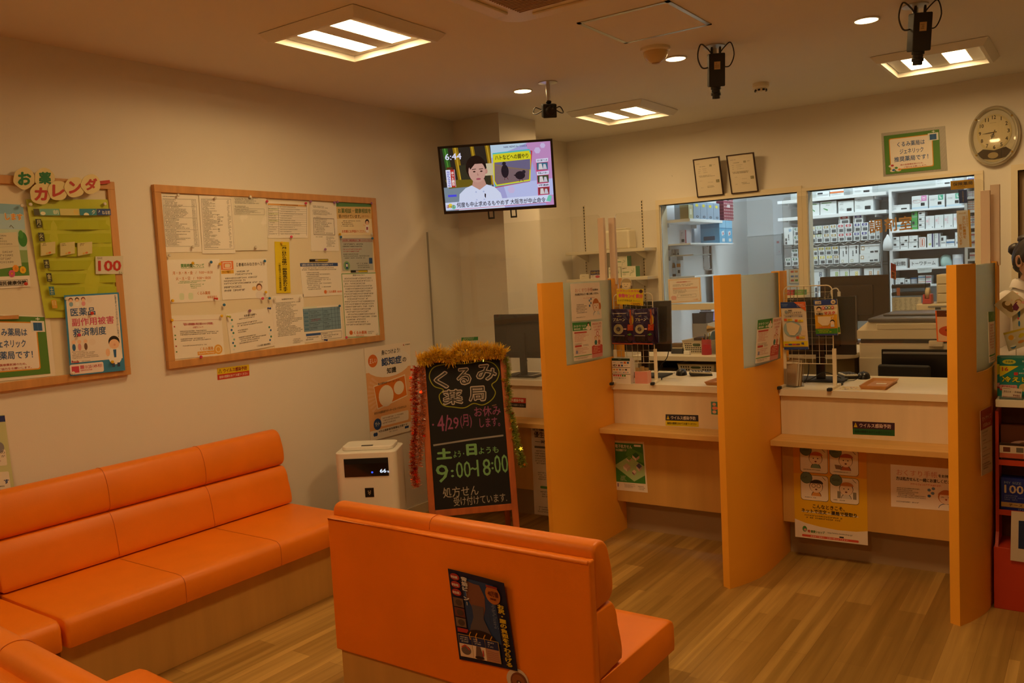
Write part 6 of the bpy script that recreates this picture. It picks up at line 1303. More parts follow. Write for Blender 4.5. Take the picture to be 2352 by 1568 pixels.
def gbox(s): s.fine(.08, .12, .5, .3, 1, '#4a4438'); s.rect(.08, .5, .55, .56, '#5a9a58', 2); s.line([(.6, .9), (.66, .62), (.85, .55), (.88, .2)], .02, '#7a9a70', 2); s.line([(.70, .35), (.82, .5)], .02, '#7a9a70', 2); s.fine(.08, .65, .4, .85, 2, '#8a8070')
for (xa, xb, h, zz, lb, fn, bs, sd) in ((.165, .245, .038, 0, 'small cream price card at the left end of the lower wall shelf', lambda s: s.fine(.2, .4, .8, .6, 1, '#4a4438'), '#e4d8bc', None), (.262, .352, .062, 0, 'purple and white medicine box on the lower wall shelf', lambda s: (s.rect(0, 0, 1, .55, '#2c2458'), s.txt(.08, .12, .92, .42, 'ロスターミン', '#d8b02c', .04), s.ell(.68, .78, .22, .16, '#c03c4c', 2), s.fine(.06, .6, .4, .9, 2, '#6a6470')), '#e0d4cc', None), (.420, .525, .078, 0, 'left green and white box in the bottom row of the wall shelf', gbox, '#e8e2c8', '#3f8a58'), (.530, .650, .080, 0, 'right green and white box in the bottom row of the wall shelf', gbox, '#e8e2c8', '#3f8a58'), (.47, .582, .078, .081, 'green and white box on top of the two others on the wall shelf', gbox, '#e8e2c8', '#3f8a58')):
    mbox(xa, 5.775, zs+zz, xb-xa, h, .07, lb, fn, bs, group=SG, side=sd)
# notice standing on the window rail
s = Sheet([onY(p, 5.926) for p in ((1534, 641), (1609, 636), (1612, 693), (1537, 697))], '#f2e6da', V((0, -1, 0)), t=.0015, off=.001)
s.frame(.03, .04, .97, .96, .012, '#e0a84c'); s.txt(.26, .12, .70, .18, '公的支払額の事業提供について', '#c85a50', .02); s.fine(.12, .24, .9, .34, 2, '#5a5048'); s.rect(.14, .37, .90, .44, '#e8bca0', 2); s.fine(.15, .46, .9, .62, 3, '#6a6058'); s.rect(.14, .53, .9, .535, '#8a7a6c'); s.frame(.27, .66, .85, .78, .006, '#8a7a6c', 2); s.fine(.35, .69, .78, .74, 1, '#4a4438'); s.txt(.74, .86, .90, .91, 'くるみ薬局', '#d88a3c', .02)
s.face([(.07, .74), (.12, .69), (.2, .70), (.25, .74), (.23, .86), (.10, .87)], '#e8b0a4', 2)
s.build('notice', 'white notice with a thin orange border standing in the first window', 'notice')
# lettering and stickers on the second pane
YP = 5.9548
s = Sheet([onY(p, YP) for p in ((1995, 505), (2094, 494), (2096, 526), (1997, 537))], None, V((0, -1, 0)), mk=sheer); s.t = .0006
s.txt(0, 0, .31, 1, '調', '#e8c078', .02, l=0); s.txt(.36, 0, .65, 1, '剤', '#e8c078', .02, l=0); s.txt(.70, 0, 1, 1, '室', '#e8c078', .02, l=0)
s.build('window_lettering', 'yellow window lettering for the dispensing room on the second pane', 'lettering')
def psheet(pts, base): return Sheet([onY(p, YP) for p in pts], base, V((0, -1, 0)), t=.0008, mk=sheer)
s = psheet(((2183, 416), (2237, 411), (2238, 431), (2184, 436)), '#d8ac14'); s.txt(.10, .2, .94, .62, '保険薬局', '#3a2c10', .02); s.fine(.28, .72, .74, .84, 1, '#5a4818'); s.build('window_sign', 'yellow plate sign at the upper right corner of the second window', 'sign')
s = psheet(((2201, 437), (2221, 435), (2222, 466), (2203, 467)), '#24508c'); s.vtxt(.42, .08, .6, .92, '生活保護法指定', '#b8b090', .01); s.build('window_sign', 'small dark blue sign below the yellow plate on the second window', 'sign')
s = psheet(((2197, 484), (2228, 482), (2232, 567), (2200, 569)), '#e4dccc'); s.rect(.84, 0, 1, 1, '#d8ac14'); s.txt(.14, .05, .70, .10, '2023年', '#d8ac3c', .02); s.vtxt(.40, .16, .66, .76, '正しい計量器を', '#d8a01c', .03); s.vtxt(.12, .36, .36, .94, '使用しています', '#d8a01c', .03); s.vtxt(.70, .14, .80, .45, '定期検査済', '#d8ac3c', .02); s.build('window_sign', 'white strip sign with vertical yellow lettering on the second window', 'sign')
s = psheet(((2046, 603), (2058, 608), (2058, 642), (2046, 638)), '#e08a50'); s.rect(0, 0, 1, .5, '#c04a3c'); s.txt(.2, .56, .8, .76, '配', '#4a1c14', .03); s.txt(.2, .78, .8, .96, '送', '#4a1c14', .03); s.txt(.25, .08, .75, .24, '手', '#6a1c14', .02); s.txt(.25, .28, .75, .44, '元', '#6a1c14', .02); s.build('window_sign', 'small red and orange tag hanging in front of the rack on the second window', 'sign')
# ================================================================== STAFF AREA BEHIND THE COUNTERS
def simple(name, lb, cat, parts, group=None):
    o = empty(name, lb, cat, group)
    for nm, a, b_, m_, bv in parts: MB().box(a, b_, m_).build(nm, o, bv)
    return o
simple('work_table', 'cream work table under the first window with baskets and a pen cup on it', 'table', (('table_top', (.76, 5.45, .812), (1.46, 5.925, .845), M_top, .002), ('side_panel', (.76, 5.48, 0), (.785, 5.92, .812), M_top, 0), ('side_panel', (1.43, 5.48, 0), (1.455, 5.92, .812), M_top, 0), ('lower_shelf', (.785, 5.50, .69), (1.43, 5.92, .708), M_top, 0), ('rear_panel', (.785, 5.90, 0), (1.43, 5.92, .812), M_blackm, 0)))
TT = .845
def basket(x0, x1, y, d, z, h, m_, lb, cols, rows, slot=True, taper=.012):
    o = empty('plastic_basket', lb, 'basket', 'perforated plastic baskets')
    def ring(i, zz, ins=0): return [V((x0-i+ins, y-i+ins, zz)), V((x1+i-ins, y-i+ins, zz)), V((x1+i-ins, y+d+i-ins, zz)), V((x0-i+ins, y+d+i-ins, zz))]
    A, B, C_, D = ring(0, z), ring(taper, z+h), ring(taper, z+h, .006), ring(0, z+.004, .006)
    b = MB()
    for P, Q in ((A, B), (B, C_), (C_, D)): b.add(P+Q, [(i, (i+1) % 4, 4+(i+1) % 4, 4+i) for i in range(4)], m_)
    b.add(A, [(3, 2, 1, 0)], m_); b.add(D, [(0, 1, 2, 3)], m_); b.build('tub', o)
    s = Sheet([B[0], B[1], A[1], A[0]], None, V((0, -1, 0))); s.t = .0006; dk = '#3a3630'
    for j in range(rows):
        for i in range(cols):
            u, v = .06+.88*(i+.5)/cols, .14+.76*(j+.5)/rows
            if slot and j < 2 and abs(u-.5) < .17: continue
            s.rect(u-.26/cols, v-.22/rows, u+.26/cols, v+.22/rows, dk, 1)
    if slot: s.rrect(.36, .20, .64, .42, .05, '#5a6a50', 1)
    s.build('holes', o, parent=o) if False else s.build('holes', parent=o)
    r_ = MB()
    for P, Q in ((B[0], B[1]), (B[1], B[2]), (B[2], B[3]), (B[3], B[0])): r_.tube([P, Q], .0035, m_, 6)
    r_.build('rim', o); return o
M_bask = mat('basket_white', (.74, .68, .52), .5)
basket(1.095, 1.285, 5.60, .22, TT, .095, M_bask, 'white perforated basket on the work table beside the pen cup', 13, 5)
basket(1.085, 1.33, 5.53, .28, .708, .075, M_bask, 'white perforated basket on the lower shelf of the work table', 13, 3)
simple('document_wallet', 'black wallet lying in the white basket on the work table', 'wallet', (('body', (1.14, 5.66, .925), (1.24, 5.78, .955), M_blackm, .004),))
o = tag(MB().add([V((1.235, 5.65, .90)), V((1.285, 5.65, .90)), V((1.285, 5.65, 1.0)), V((1.235, 5.75, .90)), V((1.285, 5.75, .90)), V((1.285, 5.75, 1.0))], [(0, 1, 2), (5, 4, 3), (0, 3, 4, 1), (1, 4, 5, 2), (2, 5, 3, 0)], ink('#4a7a94')).build('folder'), 'blue folder corner standing in the white basket on the work table', 'folder')
o = MB(); o.tube([(1.17, 5.86, 1.0), (1.30, 5.86, 1.005)], .028, mat('padded_envelope', (.62, .34, .08), .6), 14); tag(o.build('paper_roll'), 'ochre paper roll behind the white basket on the work table', 'roll')
simple('label_printer', 'small brown and cream label printer at the left end of the work table', 'printer', (('base', (.99, 5.60, TT), (1.08, 5.76, TT+.035), M_dkgrey, .004), ('body', (.992, 5.605, TT+.035), (1.078, 5.755, TT+.065), M_cream, .006), ('keys', (.995, 5.603, TT+.045), (1.075, 5.66, TT+.075), mat('brown_keys', (.16, .11, .07), .6), .003)))
simple('power_adapter', 'small white adapter at the front of the work table', 'adapter', (('body', (1.12, 5.52, TT), (1.165, 5.55, TT+.03), M_white, .004),))
o = empty('pen_cup', 'pinkish red pen cup full of pens on the work table', 'pen cup'); c = (1.27, 5.575, TT); M_pink = mat('pen_cup_red', (.55, .045, .06), .4)
MB().lathe([(.031, 0), (.033, .005), (.033, .105), (.030, .105), (.030, .006), (0, .006)], M_pink, c, 28).build('cup', o, auto=40)
MB().lathe([(.0335, .0), (.0345, .002), (.0345, .042), (.0335, .044)], mat('pen_cup_dark', (.42, .03, .045), .45), c, 28).build('band', o)
for i, (dx, dy, h, m_) in enumerate(((.012, .008, .15, ink('#d8c838')), (-.01, .012, .14, M_black), (.018, -.004, .13, ink('#6a8a3c')), (.004, -.014, .145, ink('#d8d0bc')), (-.016, -.006, .12, ink('#c07a3c')))):
    k = MB(); k.tube([(c[0]+dx*.6, c[1]+dy*.6, TT+.01), (c[0]+dx*1.6, c[1]+dy*1.6, TT+h)], .004, m_, 8); k.build('pen', o)
o = empty('router', 'tall white appliance standing right of the pen cup on the work table', 'appliance')
MB().box((1.325, 5.60, TT), (1.44, 5.80, TT+.29), M_white).build('body', o, .012, 3); MB().box((1.3245, 5.5995, TT+.082), (1.4405, 5.8, TT+.085), M_grey).build('seam', o)
# side desk with the second monitor
o = empty('side_desk', 'cream side desk with a rounded end behind the mask rack monitor', 'desk')
pts = [(2.02, 4.95), (2.28, 4.95)]+[(2.28+.11*math.sin(a), 5.06-.11*math.cos(a)) for a in [i*PI/16 for i in range(1, 9)]]+[(2.39, 5.74), (2.02, 5.74)]
MB().prism(pts, .897, .927, M_top).build('desk_top', o, .002)
MB().prism([(2.04, 4.99), (2.26, 4.99), (2.36, 5.08), (2.36, 5.72), (2.04, 5.72)], 0, .897, mat('olive_panel', (.36, .30, .16), .6)).build('pedestal', o)
monitor((2.247, 5.60), rad(2), .407, .285, 1.208, 'dark brown monitor back standing on the side desk left of the copier', .927, m_=mat('brown_black_back', (.03, .018, .013), .35))
k = MB(); k.tube(spl([V((2.40, 4.455, 1.275)), V((2.40, 4.45, 1.305)), V((2.425, 4.45, 1.315)), V((2.437, 4.45, 1.30)), V((2.437, 4.455, 1.28))], 5), .003, M_white, 8); k.box((2.431, 4.446, 1.274), (2.443, 4.458, 1.298), M_white); tag(k.build('usb_cable'), 'short white plug and cable looping over the mask rack monitor', 'cable')
# copier
o = empty('copier', 'large cream office copier with a dark grey lid behind the right counter', 'copier')
MB().box((2.40, 5.02, 0), (2.98, 5.55, .985), mat('copier_cream', (.82, .74, .56), .5)).build('body', o, .006)
b = MB(); b.add([V(p) for p in ((2.395, 5.0, 1.008), (2.985, 5.0, 1.008), (2.985, 5.55, 1.008), (2.395, 5.55, 1.008), (2.395, 5.0, 1.055), (2.985, 5.0, 1.055), (2.985, 5.55, 1.10), (2.395, 5.55, 1.10), (2.445, 5.02, 1.10), (2.94, 5.02, 1.10), (2.94, 5.53, 1.10), (2.445, 5.53, 1.10))], [(3, 2, 1, 0), (0, 1, 5, 4), (1, 2, 6, 5), (2, 3, 7, 6), (3, 0, 4, 7), (4, 5, 9, 8), (5, 6, 10, 9), (6, 7, 11, 10), (7, 4, 8, 11), (8, 9, 10, 11)], MATS['copier_cream']); b.build('scanner_unit', o)
MB().box((2.41, 5.015, .985), (2.97, 5.5, 1.008), M_blackm).build('gap', o)
MB().box((2.50, 4.994, 1.062), (2.90, 5.0, 1.092), MATS['copier_cream']).build('control_panel', o, .002)
MB().box((2.452, 5.0, 1.10), (2.93, 5.50, 1.122), mat('copier_lid', (.12, .12, .135), .4)).build('lid', o, .008, 3)
MB().box((2.50, 5.16, 1.122), (2.86, 5.48, 1.136), mat('copier_lid')).build('document_feeder', o, .012, 3)
b = MB(); b.box((2.52, 5.005, .60), (2.975, 5.022, .95), M_black); b.build('output_recess', o, .004); MB().box((2.53, 4.99, .925), (2.90, 5.01, .937), M_grey).build('paper_tray', o, .002)
MB().box((2.40, 5.012, .58), (2.52, 5.0205, .90), M_cream).build('front_door', o, .002); MB().box((2.76, 4.992, .965), (2.83, 5.02, 1.0), MATS['copier_cream']).build('latch', o, .006)
# office chair whose back just shows above the counter
o = empty('office_chair', 'black office chair whose backrest top shows behind the right counter', 'chair')
X = rotz((2.66, 4.86, 0), rad(175))
MB().box((-.13, -.018, .56), (.13, .018, .882), M_blackm, X).build('backrest', o, .012, 3); MB().box((-.17, .0, .40), (.17, .0+.001, .401), M_blackm, X)
MB().box((-.16, -.02-.0, .40), (.16, .10, .45), M_blackm, X).build('seat', o, .012, 3)
b = MB(); b.tube([X @ V((0, 0, .03)), X @ V((0, 0, .40))], .02, M_black, 12); b.build('column', o)
for i in range(5):
    a = i*2*PI/5; b = MB(); b.tube([X @ V((0, 0, .05)), X @ V((.13*math.cos(a), .07*math.sin(a), .035))], [.016, .011], M_black, 8); b.build('leg', o)
    MB().lathe([(.02, -.008), (.022, 0), (.02, .008)], M_black, tuple(X @ V((.13*math.cos(a), .07*math.sin(a), .022))), 12, (0, 1, 0)).build('caster', o)
# cabinet with the small printer, drawers and tape dispenser
simple('cabinet', 'white cabinet behind the copier carrying a small printer and a drawer tower', 'cabinet', (('body', (2.43, 5.62, 0), (2.88, 5.92, 1.10), M_white, .003), ('door', (2.435, 5.61, .05), (2.65, 5.62, 1.08), M_white, .002), ('door', (2.66, 5.61, .05), (2.875, 5.62, 1.08), M_white, .002)))
o = empty('printer', 'low cream printer on the cabinet under the pink tape dispenser', 'printer')
MB().box((2.595, 5.64, 1.10), (2.875, 5.90, 1.162), M_cream).build('body', o, .008, 3); MB().box((2.70, 5.636, 1.118), (2.73, 5.642, 1.14), M_dkgrey).build('slot', o); MB().box((2.66, 5.637, 1.140), (2.84, 5.643, 1.148), M_grey).build('button_row', o)
o = empty('drawer_tower', 'beige drawer tower standing on the small printer', 'drawers')
MB().box((2.705, 5.66, 1.162), (2.86, 5.88, 1.335), mat('beige_drawer', (.70, .62, .42), .5)).build('shell', o, .004)
for i in range(3): q_ = MB().box((2.712, 5.652, 1.170+i*.055), (2.853, 5.662, 1.218+i*.055), mat('beige_drawer')).build('drawer', o, .003); MB().box((2.76, 5.647, 1.205+i*.055), (2.81, 5.653, 1.212+i*.055), mat('beige_drawer')).build('handle', q_)
o = empty('tape_dispenser', 'pinkish red tape dispenser with a wide roll on the small printer', 'tape dispenser'); X = Matrix.Translation((2.655, 5.68, 1.162)); M_tp = mat('tape_pink', (.62, .09, .10), .4)
MB().prism([(-.025, 0), (.025, 0), (.023, .055), (.014, .060), (.012, .03), (-.012, .03), (-.014, .060), (-.023, .055)], -.04, .04, M_tp, X @ Matrix.Rotation(PI/2, 4, 'X')).build('body', o, .002)
MB().lathe([(.014, -.011), (.034, -.011), (.034, .011), (.014, .011), (.014, -.011)], mat('tape_roll', (.62, .54, .36), .3), (2.655, 5.68, 1.162+.062), 24, (1, 0, 0)).build('roll', o)
o = empty('wire_tray', 'dark two-level wire letter tray left of the tape dispenser', 'tray')
for z in (1.212, 1.258):
    b = MB(); b.box((2.445, 5.70, z), (2.64, 5.88, z+.022), mat('navy_black', (.018, .02, .035), .5)); b.build('level', o, .004)
for x in (2.45, 2.635): MB().tube([(x, 5.71, 1.10), (x, 5.71, 1.285)], .003, M_black, 6).build('post', o)
s = Sheet([V((2.449, 5.695, 1.203)), V((2.616, 5.695, 1.203)), V((2.616, 5.695, 1.102)), V((2.449, 5.695, 1.102))], '#c8ccc4', V((0, -1, 0)), t=.004)
for i in range(5): s.fine(.06+i*.18, .08, .20+i*.18, .95, 12, '#7a8084')
s.build('data_sheet', 'pale sheet with columns of tiny print under the wire letter tray', 'sheet')
s = Sheet([V((2.475, 5.697, 1.262)), V((2.495, 5.697, 1.262)), V((2.495, 5.697, 1.215)), V((2.477, 5.697, 1.215))], '#b07058', V((0, -1, 0)), t=.001); s.build('sticky_note', 'small salmon sticky note on the wire letter tray', 'note')

# ================================================================== DISPENSARY BEYOND THE WINDOWS
YR = 7.40
def pxh(y): return lambda p0, p1: abs(onY(p0, y).z-onY(p1, y).z)
def fmed(patch, kind='std'):
    def f(s):
        if kind == 'std':
            s.rect(.18, .08, .86, .34, patch, 1); s.ell(.52, .21, .17, .10, '#eceff0', 2, 12); s.ell(.52, .21, .08, .05, patch, 3, 8); s.rect(.30, .56, .90, .90, '#3a3e42', 1)
            for i in range(4): s.rect(.36, .62+i*.065, .84, .645+i*.065, '#8a9094', 2)
            s.rect(.06, .42, .14, .9, '#6a7074', 1); s.rect(.25, .42, .8, .46, '#9aa0a4', 1)
        elif kind == 'tall':
            s.rect(.56, .10, .84, .24, patch, 1); s.rect(.62, .125, .78, .215, '#eef0f0', 2); s.ell(.70, .17, .06, .03, patch, 3, 10); s.rect(.12, .62, .32, .78, '#4a4e52', 1); s.rect(.12, .82, .32, .97, '#4a4e52', 1); s.vtxt(.45, .4, .6, .75, '医薬品', '#6a7074', .02, l=2)
        elif kind == 'tallr':
            s.rect(.70, .05, .84, .24, '#4a4e52', 1); s.rect(.70, .28, .84, .48, '#4a4e52', 1); s.vtxt(.35, .3, .5, .62, '医薬品', '#6a7074', .02, l=2); s.rect(.18, .80, .44, .95, patch, 1); s.rect(.23, .83, .39, .92, '#eef0f0', 2)
        elif kind == 'wide':
            s.rect(.06, .2, .22, .60, patch, 1); s.rect(.09, .28, .19, .52, '#eef0f0', 2); s.rect(.52, .72, .70, .92, '#4a4e52', 1); s.rect(.74, .70, .92, .90, '#4a4e52', 1); s.fine(.40, .35, .62, .5, 1, '#6a7074', l=2)
        elif kind == 'plain':
            s.fine(.1, .12, .6, .34, 2, '#7a8084', l=1); s.rect(.55, .62, .86, .86, '#2e3236', 1); s.fine(.1, .55, .45, .8, 3, '#a0a6aa', l=1)
        elif kind == 'green':
            s.rect(.1, .08, .7, .14, '#6fa060', 1); s.fine(.3, .25, .8, .4, 1, '#6a7074', l=1); s.face([(.2, .48), (.48, .62), (.45, .72), (.2, .55)], '#4f9a58', 1)
        elif kind == 'stripe': s.rect(.66, 0, .86, 1, patch, 1); s.fine(.1, .1, .55, .5, 4, '#7a8084', l=1); s.rect(.2, .70, .55, .85, '#c8d080' if patch == '#2c2c68' else '#8a90a0', 1)
        elif kind == 'name': s.txt(.08, .30, .92, .75, patch, '#5a6064', .02, l=1)
        elif kind == 'pinkish': s.vtxt(.3, .15, .5, .7, 'カナデル', '#d8a8b4', .01, l=1); s.rect(.08, .30, .28, .5, '#e8c0c8', 1); s.rect(.72, .86, .86, .95, '#8a9094', 1)
        elif kind == 'band': s.rect(.0, .30, 1, .55, patch, 1); s.fine(.1, .6, .9, .9, 2, '#9aa0a4', l=1)
        elif kind == 'letter': 
            s.rect(.60, .02, .92, .42, '#d878b8' if patch == 'H' else '#48b090', 1); s.txt(.68, .08, .84, .28, patch, '#f4f0f4', .03, l=2); s.rect(.68, .31, .84, .335, '#f4f0f4', 2); s.rect(.56, .55, .80, .78, '#2a2e30', 1); s.fine(.08, .30, .55, .44, 2, '#6a7074', l=1); s.rect(0, .86, 1, 1, '#b8ccdc', 1)
            if patch == 'H':
                for k in range(16): a = k*PI/8; s.line([(.32+.26*math.cos(a), .42+.12*math.sin(a)), (.32+.26*math.cos(a+PI/8), .42+.12*math.sin(a+PI/8))], .016, '#c87078', 3)
        elif kind == 'orange': s.rrect(.16, .10, .84, .9, .08, '#c85a38', 1); s.rrect(.22, .14, .78, .86, .06, '#e0e0dc', 2); s.rect(.42, .2, .58, .8, '#c85a38', 3)
        elif kind == 'dark': s.rect(.1, .15, .5, .45, '#3a3e42', 1); s.rect(.1, .6, .9, .7, '#9aa0a4', 1)
    return f
def shelfrow(z_, base_z, y, d, items, group, fmt, bs='#dfe4e6'):
    """items: (px left, px right, px top, px bottom, patch, kind, words)"""
    for it in items:
        l, r_, t, b_, patch, kind, wd = it[:7]; base = it[7] if len(it) > 7 else bs; side = it[8] if len(it) > 8 else None
        p0 = onY(z_(l, (t+b_)/2), y); p1 = onY(z_(r_, (t+b_)/2), y); h = onY(z_((l+r_)/2, t), y).z-onY(z_((l+r_)/2, b_), y).z
        zb = base_z if base_z is not None else onY(z_((l+r_)/2, b_), y).z
        if len(it) > 9 and it[9] is not None: zb = it[9]
        mbox(p0.x+.0008, y, zb, p1.x-p0.x-.0016, h, d, fmt(wd), fmed(patch, kind), base, group=group, side=side)
ZC = zm(1790, 400, 4.3556)
def zs_at(z_, x, yp, y): return onY(z_(x, yp), y).z
# white wall shelves above the rack
zU0, zU1 = zs_at(ZC, 600, 214, YR), zs_at(ZC, 600, 392, YR)
zRA, zRB, zRC = zs_at(ZC, 600, 674, YR), zs_at(ZC, 600, 893, YR), zs_at(ZC, 600, 1235, YR)
for z, lb in ((zU0, 'upper white store shelf over the wire rack of medicine boxes'), (zU1, 'lower white store shelf over the wire rack of medicine boxes')):
    o = empty('store_shelf', lb, 'shelf', 'white store shelves'); MB().box((1.22, YR-.01, z-.028), (2.095, YR+.30, z), M_store).build('board', o, .002); MB().box((1.22, YR+.30, z-.06), (2.095, YR+.31, z), M_store).build('rear_rail', o)
    for x in (1.3, 2.0): MB().box((x, YR+.02, z-.05), (x+.01, YR+.30, z-.028), M_store).build('bracket', o)
sbox('wall_store_partition', (1.24, YR+.31, 0), (4.3, YR+.36, 2.6), mat('store_partition', (.62, .66, .66), .7))
shelfrow(ZC, zU0, YR+.02, .22, ((368, 500, 158, 214, '#3a3e42', 'dark', 'white carton with a dark label at the left'), (505, 645, 138, 204, '#d8743c', 'band', 'white carton with an orange band in the middle'), (735, 930, 108, 190, '', 'plain', 'wide white carton at the right')), 'cartons on the upper store shelf', lambda w_: w_+' of the upper store shelf')
shelfrow(ZC, zU1, YR+.02, .24, ((312, 402, 275, 400, '', 'green', 'first from left, a white carton with green marks'), (408, 572, 262, 392, '', 'green', 'second from left, a white carton with a green arrow'), (588, 745, 262, 384, '', 'plain', 'third from left, a white carton with a yellow note'), (752, 940, 222, 368, '', 'plain', 'fourth from left, the tallest white carton')), 'cartons on the lower store shelf', lambda w_: w_+', on the lower store shelf')
# wire rack
o = empty('wire_shelf_rack', 'chrome wire rack full of small white medicine boxes in the dispensary', 'rack')
xl, xr = onY(ZC(38, 700), YR).x, onY(ZC(1022, 700), YR).x
for i, (x, y) in enumerate(((xl, YR-.005), (xr, YR-.005), (xl, YR+.27), (xr, YR+.27))):
    b = MB(); b.tube([(x, y, 0), (x, y, zRA+.10)], .0105, M_steel, 12)
    for k in range(int((zRA+.08)/.025)): b.tube([(x, y, .02+k*.025), (x, y, .024+k*.025)], .0112, M_steel, 10, False)
    b.build('post', o)
for z in (zRA, zRB, zRC, .55, .2):
    b = MB()
    for y in (YR-.004, YR+.265):
        b.tube([(xl, y, z-.004), (xr, y, z-.004)], .003, M_steel, 6); b.tube([(xl, y, z-.028), (xr, y, z-.028)], .003, M_steel, 6)
        n = 22; b.tube([(xl+(xr-xl)*k/n, y, z-.006 if k % 2 else z-.026) for k in range(n+1)], .002, M_steel, 6)
    for k in range(26): x = xl+(xr-xl)*(k+.5)/26; b.tube([(x, YR, z-.003), (x, YR+.26, z-.003)], .0022, M_steel, 5)
    b.build('wire_shelf', o)
YB = YR+.012
PC = {'y': '#d8b848', 'g': '#a8b898', 'o': '#a89058', 'r': '#b84048', 'n': '#3a3a88', 'w': '#a0b4c0', 'e': '#4f7a68', 'l': '#d8cc58'}
CN = {'y': 'yellow', 'g': 'pale green', 'o': 'olive', 'r': 'red', 'n': 'navy', 'w': 'pale blue', 'e': 'dark green', 'l': 'lemon'}
ordn = ('first', 'second', 'third', 'fourth', 'fifth', 'sixth', 'seventh', 'eighth', 'ninth', 'tenth', 'eleventh', 'twelfth')
GR_ = 'medicine boxes on the wire rack'
def tier(cols, where, z0=None, dz=0., kind='std', start=0):
    for i, (l, r_, t, b_, c) in enumerate(cols):
        shelfrow(ZC, z0, YB, .12, ((l, r_, t, b_, PC[c], kind, '%s-patched box, %s from left' % (CN[c], ordn[i+start])),), GR_, lambda w_: w_+' '+where)
hrow = zs_at(ZC, 600, 583, YR)-zs_at(ZC, 600, 668, YR)
tier(((140, 206, 608, 695, 'e'), (268, 322, 595, 685, 'y'), (326, 359, 590, 682, 'y'), (363, 432, 588, 682, 'g'), (436, 505, 585, 675, 'o'), (508, 578, 585, 670, 'o'), (582, 652, 582, 665, 'r'), (655, 728, 578, 662, 'r'), (738, 806, 570, 655, 'n'), (812, 885, 565, 652, 'n'), (890, 960, 562, 648, 'w'), (965, 1003, 560, 645, 'w')), 'in the lowest layer of the rack top', zRA)
tier(((140, 206, 515, 600, 'e'), (326, 356, 505, 588, 'y'), (361, 428, 500, 585, 'g'), (432, 498, 495, 580, 'o'), (502, 572, 490, 578, 'o'), (578, 645, 485, 572, 'r'), (650, 728, 483, 570, 'r'), (742, 812, 478, 565, 'n'), (815, 888, 470, 558, 'n')), 'in the second layer of the rack top', zRA+hrow+.0015)
tier(((592, 700, 398, 478, 'r'), (737, 835, 390, 470, 'n')), 'in the third layer of the rack top', zRA+2*hrow+.003)
shelfrow(ZC, zRA, YB, .12, ((48, 135, 525, 698, '#5a94c0', 'tall', 'tall white box with a blue square at the left end'),), GR_, lambda w_: w_+' of the rack top')
shelfrow(ZC, zRA+hrow+.0015, YB, .10, ((898, 1000, 452, 552, '#9ab0bc', 'plain', 'open pale carton with papers'),), GR_, lambda w_: w_+' at the right end of the rack top')
h2 = zs_at(ZC, 500, 804, YR)-zs_at(ZC, 500, 892, YR)
tier(((58, 114, 832, 912, 'e'), (122, 190, 826, 908, 'e'), (196, 240, 822, 905, 'e'), (336, 386, 808, 895, 'l'), (395, 462, 805, 892, 'l'), (466, 535, 802, 890, 'l'), (540, 600, 800, 885, 'o')), 'in the lower layer of the middle rack shelf', zRB)
tier(((120, 186, 745, 822, 'e'), (190, 240, 740, 820, 'e'), (336, 381, 725, 806, 'l'), (385, 452, 718, 802, 'l'), (456, 520, 715, 800, 'l'), (524, 592, 712, 798, 'y')), 'in the upper layer of the middle rack shelf', zRB+h2+.0015)
shelfrow(ZC, zRB, YB, .12, ((604, 690, 705, 882, '#b8b494', 'tallr', 'left one of two tall white boxes'), (694, 795, 700, 878, '#b8b494', 'tallr', 'right one of two tall white boxes')), GR_, lambda w_: w_+' on the middle rack shelf')
hw = zs_at(ZC, 900, 790, YR)-zs_at(ZC, 900, 873, YR)
shelfrow(ZC, zRB, YB, .12, ((802, 1000, 790, 873, '#b09058', 'wide', 'lower one of two wide white boxes'),), GR_, lambda w_: w_+' on the middle rack shelf')
shelfrow(ZC, zRB+hw+.0015, YB, .12, ((808, 1003, 686, 780, '#b09058', 'wide', 'upper one of two wide white boxes'),), GR_, lambda w_: w_+' on the middle rack shelf')
shelfrow(ZC, zRC, YB, .12, ((345, 445, 948, 1235, '#3a4a68', 'tall', 'tall white box with a navy square, first'), (510, 605, 945, 1230, '#9ab848', 'tall', 'tall white box with a green square, second'), (608, 700, 940, 1225, '#a8c058', 'tall', 'tall white box with a lime square, third'), (705, 805, 935, 1220, '#d8c848', 'tall', 'tall white box with a yellow square, fourth'), (848, 942, 935, 1220, '#c08a48', 'tall', 'tall white box with an amber square, fifth'), (946, 1010, 930, 1215, '#c89858', 'tall', 'tall white box with a tan square, sixth'), (60, 160, 960, 1240, '#8a9aa8', 'tall', 'tall white box left of the window post, outermost')), GR_, lambda w_: w_+' on the lower rack shelf')
# tall shelf unit to the right
ZD = zm(2020, 380, 4.1265)
o = empty('shelf_unit', 'tall white shelf unit with medicine cartons behind the second window', 'shelf unit')
ux0, ux1 = onY(ZD(88, 400), YR).x, 3.06
zq = [zs_at(ZD, 450, yy, YR) for yy in (197, 404, 598, 776, 963, 1125)]
MB().box((ux0, YR, 0), (ux0+.022, YR+.30, zq[0]), M_store).build('side_panel', o, .001); MB().box((ux1, YR, 0), (ux1+.022, YR+.30, zq[0]), M_store).build('side_panel', o, .001)
for z in zq+[.7, .35, .05]: MB().box((ux0+.022, YR, z-.016), (ux1, YR+.30, z), M_store).build('shelf_board', o, .001)
MB().box((ux0+.022, YR+.29, .05), (ux1, YR+.298, zq[0]-.016), mat('unit_back', (.42, .45, .46), .7)).build('back_panel', o)
YS = YR+.02; GS = 'cartons in the tall white shelf unit'
R1 = lambda z, items, where, d=.14: shelfrow(ZD, z, YS, d, items, GS, lambda w_: w_+' '+where)
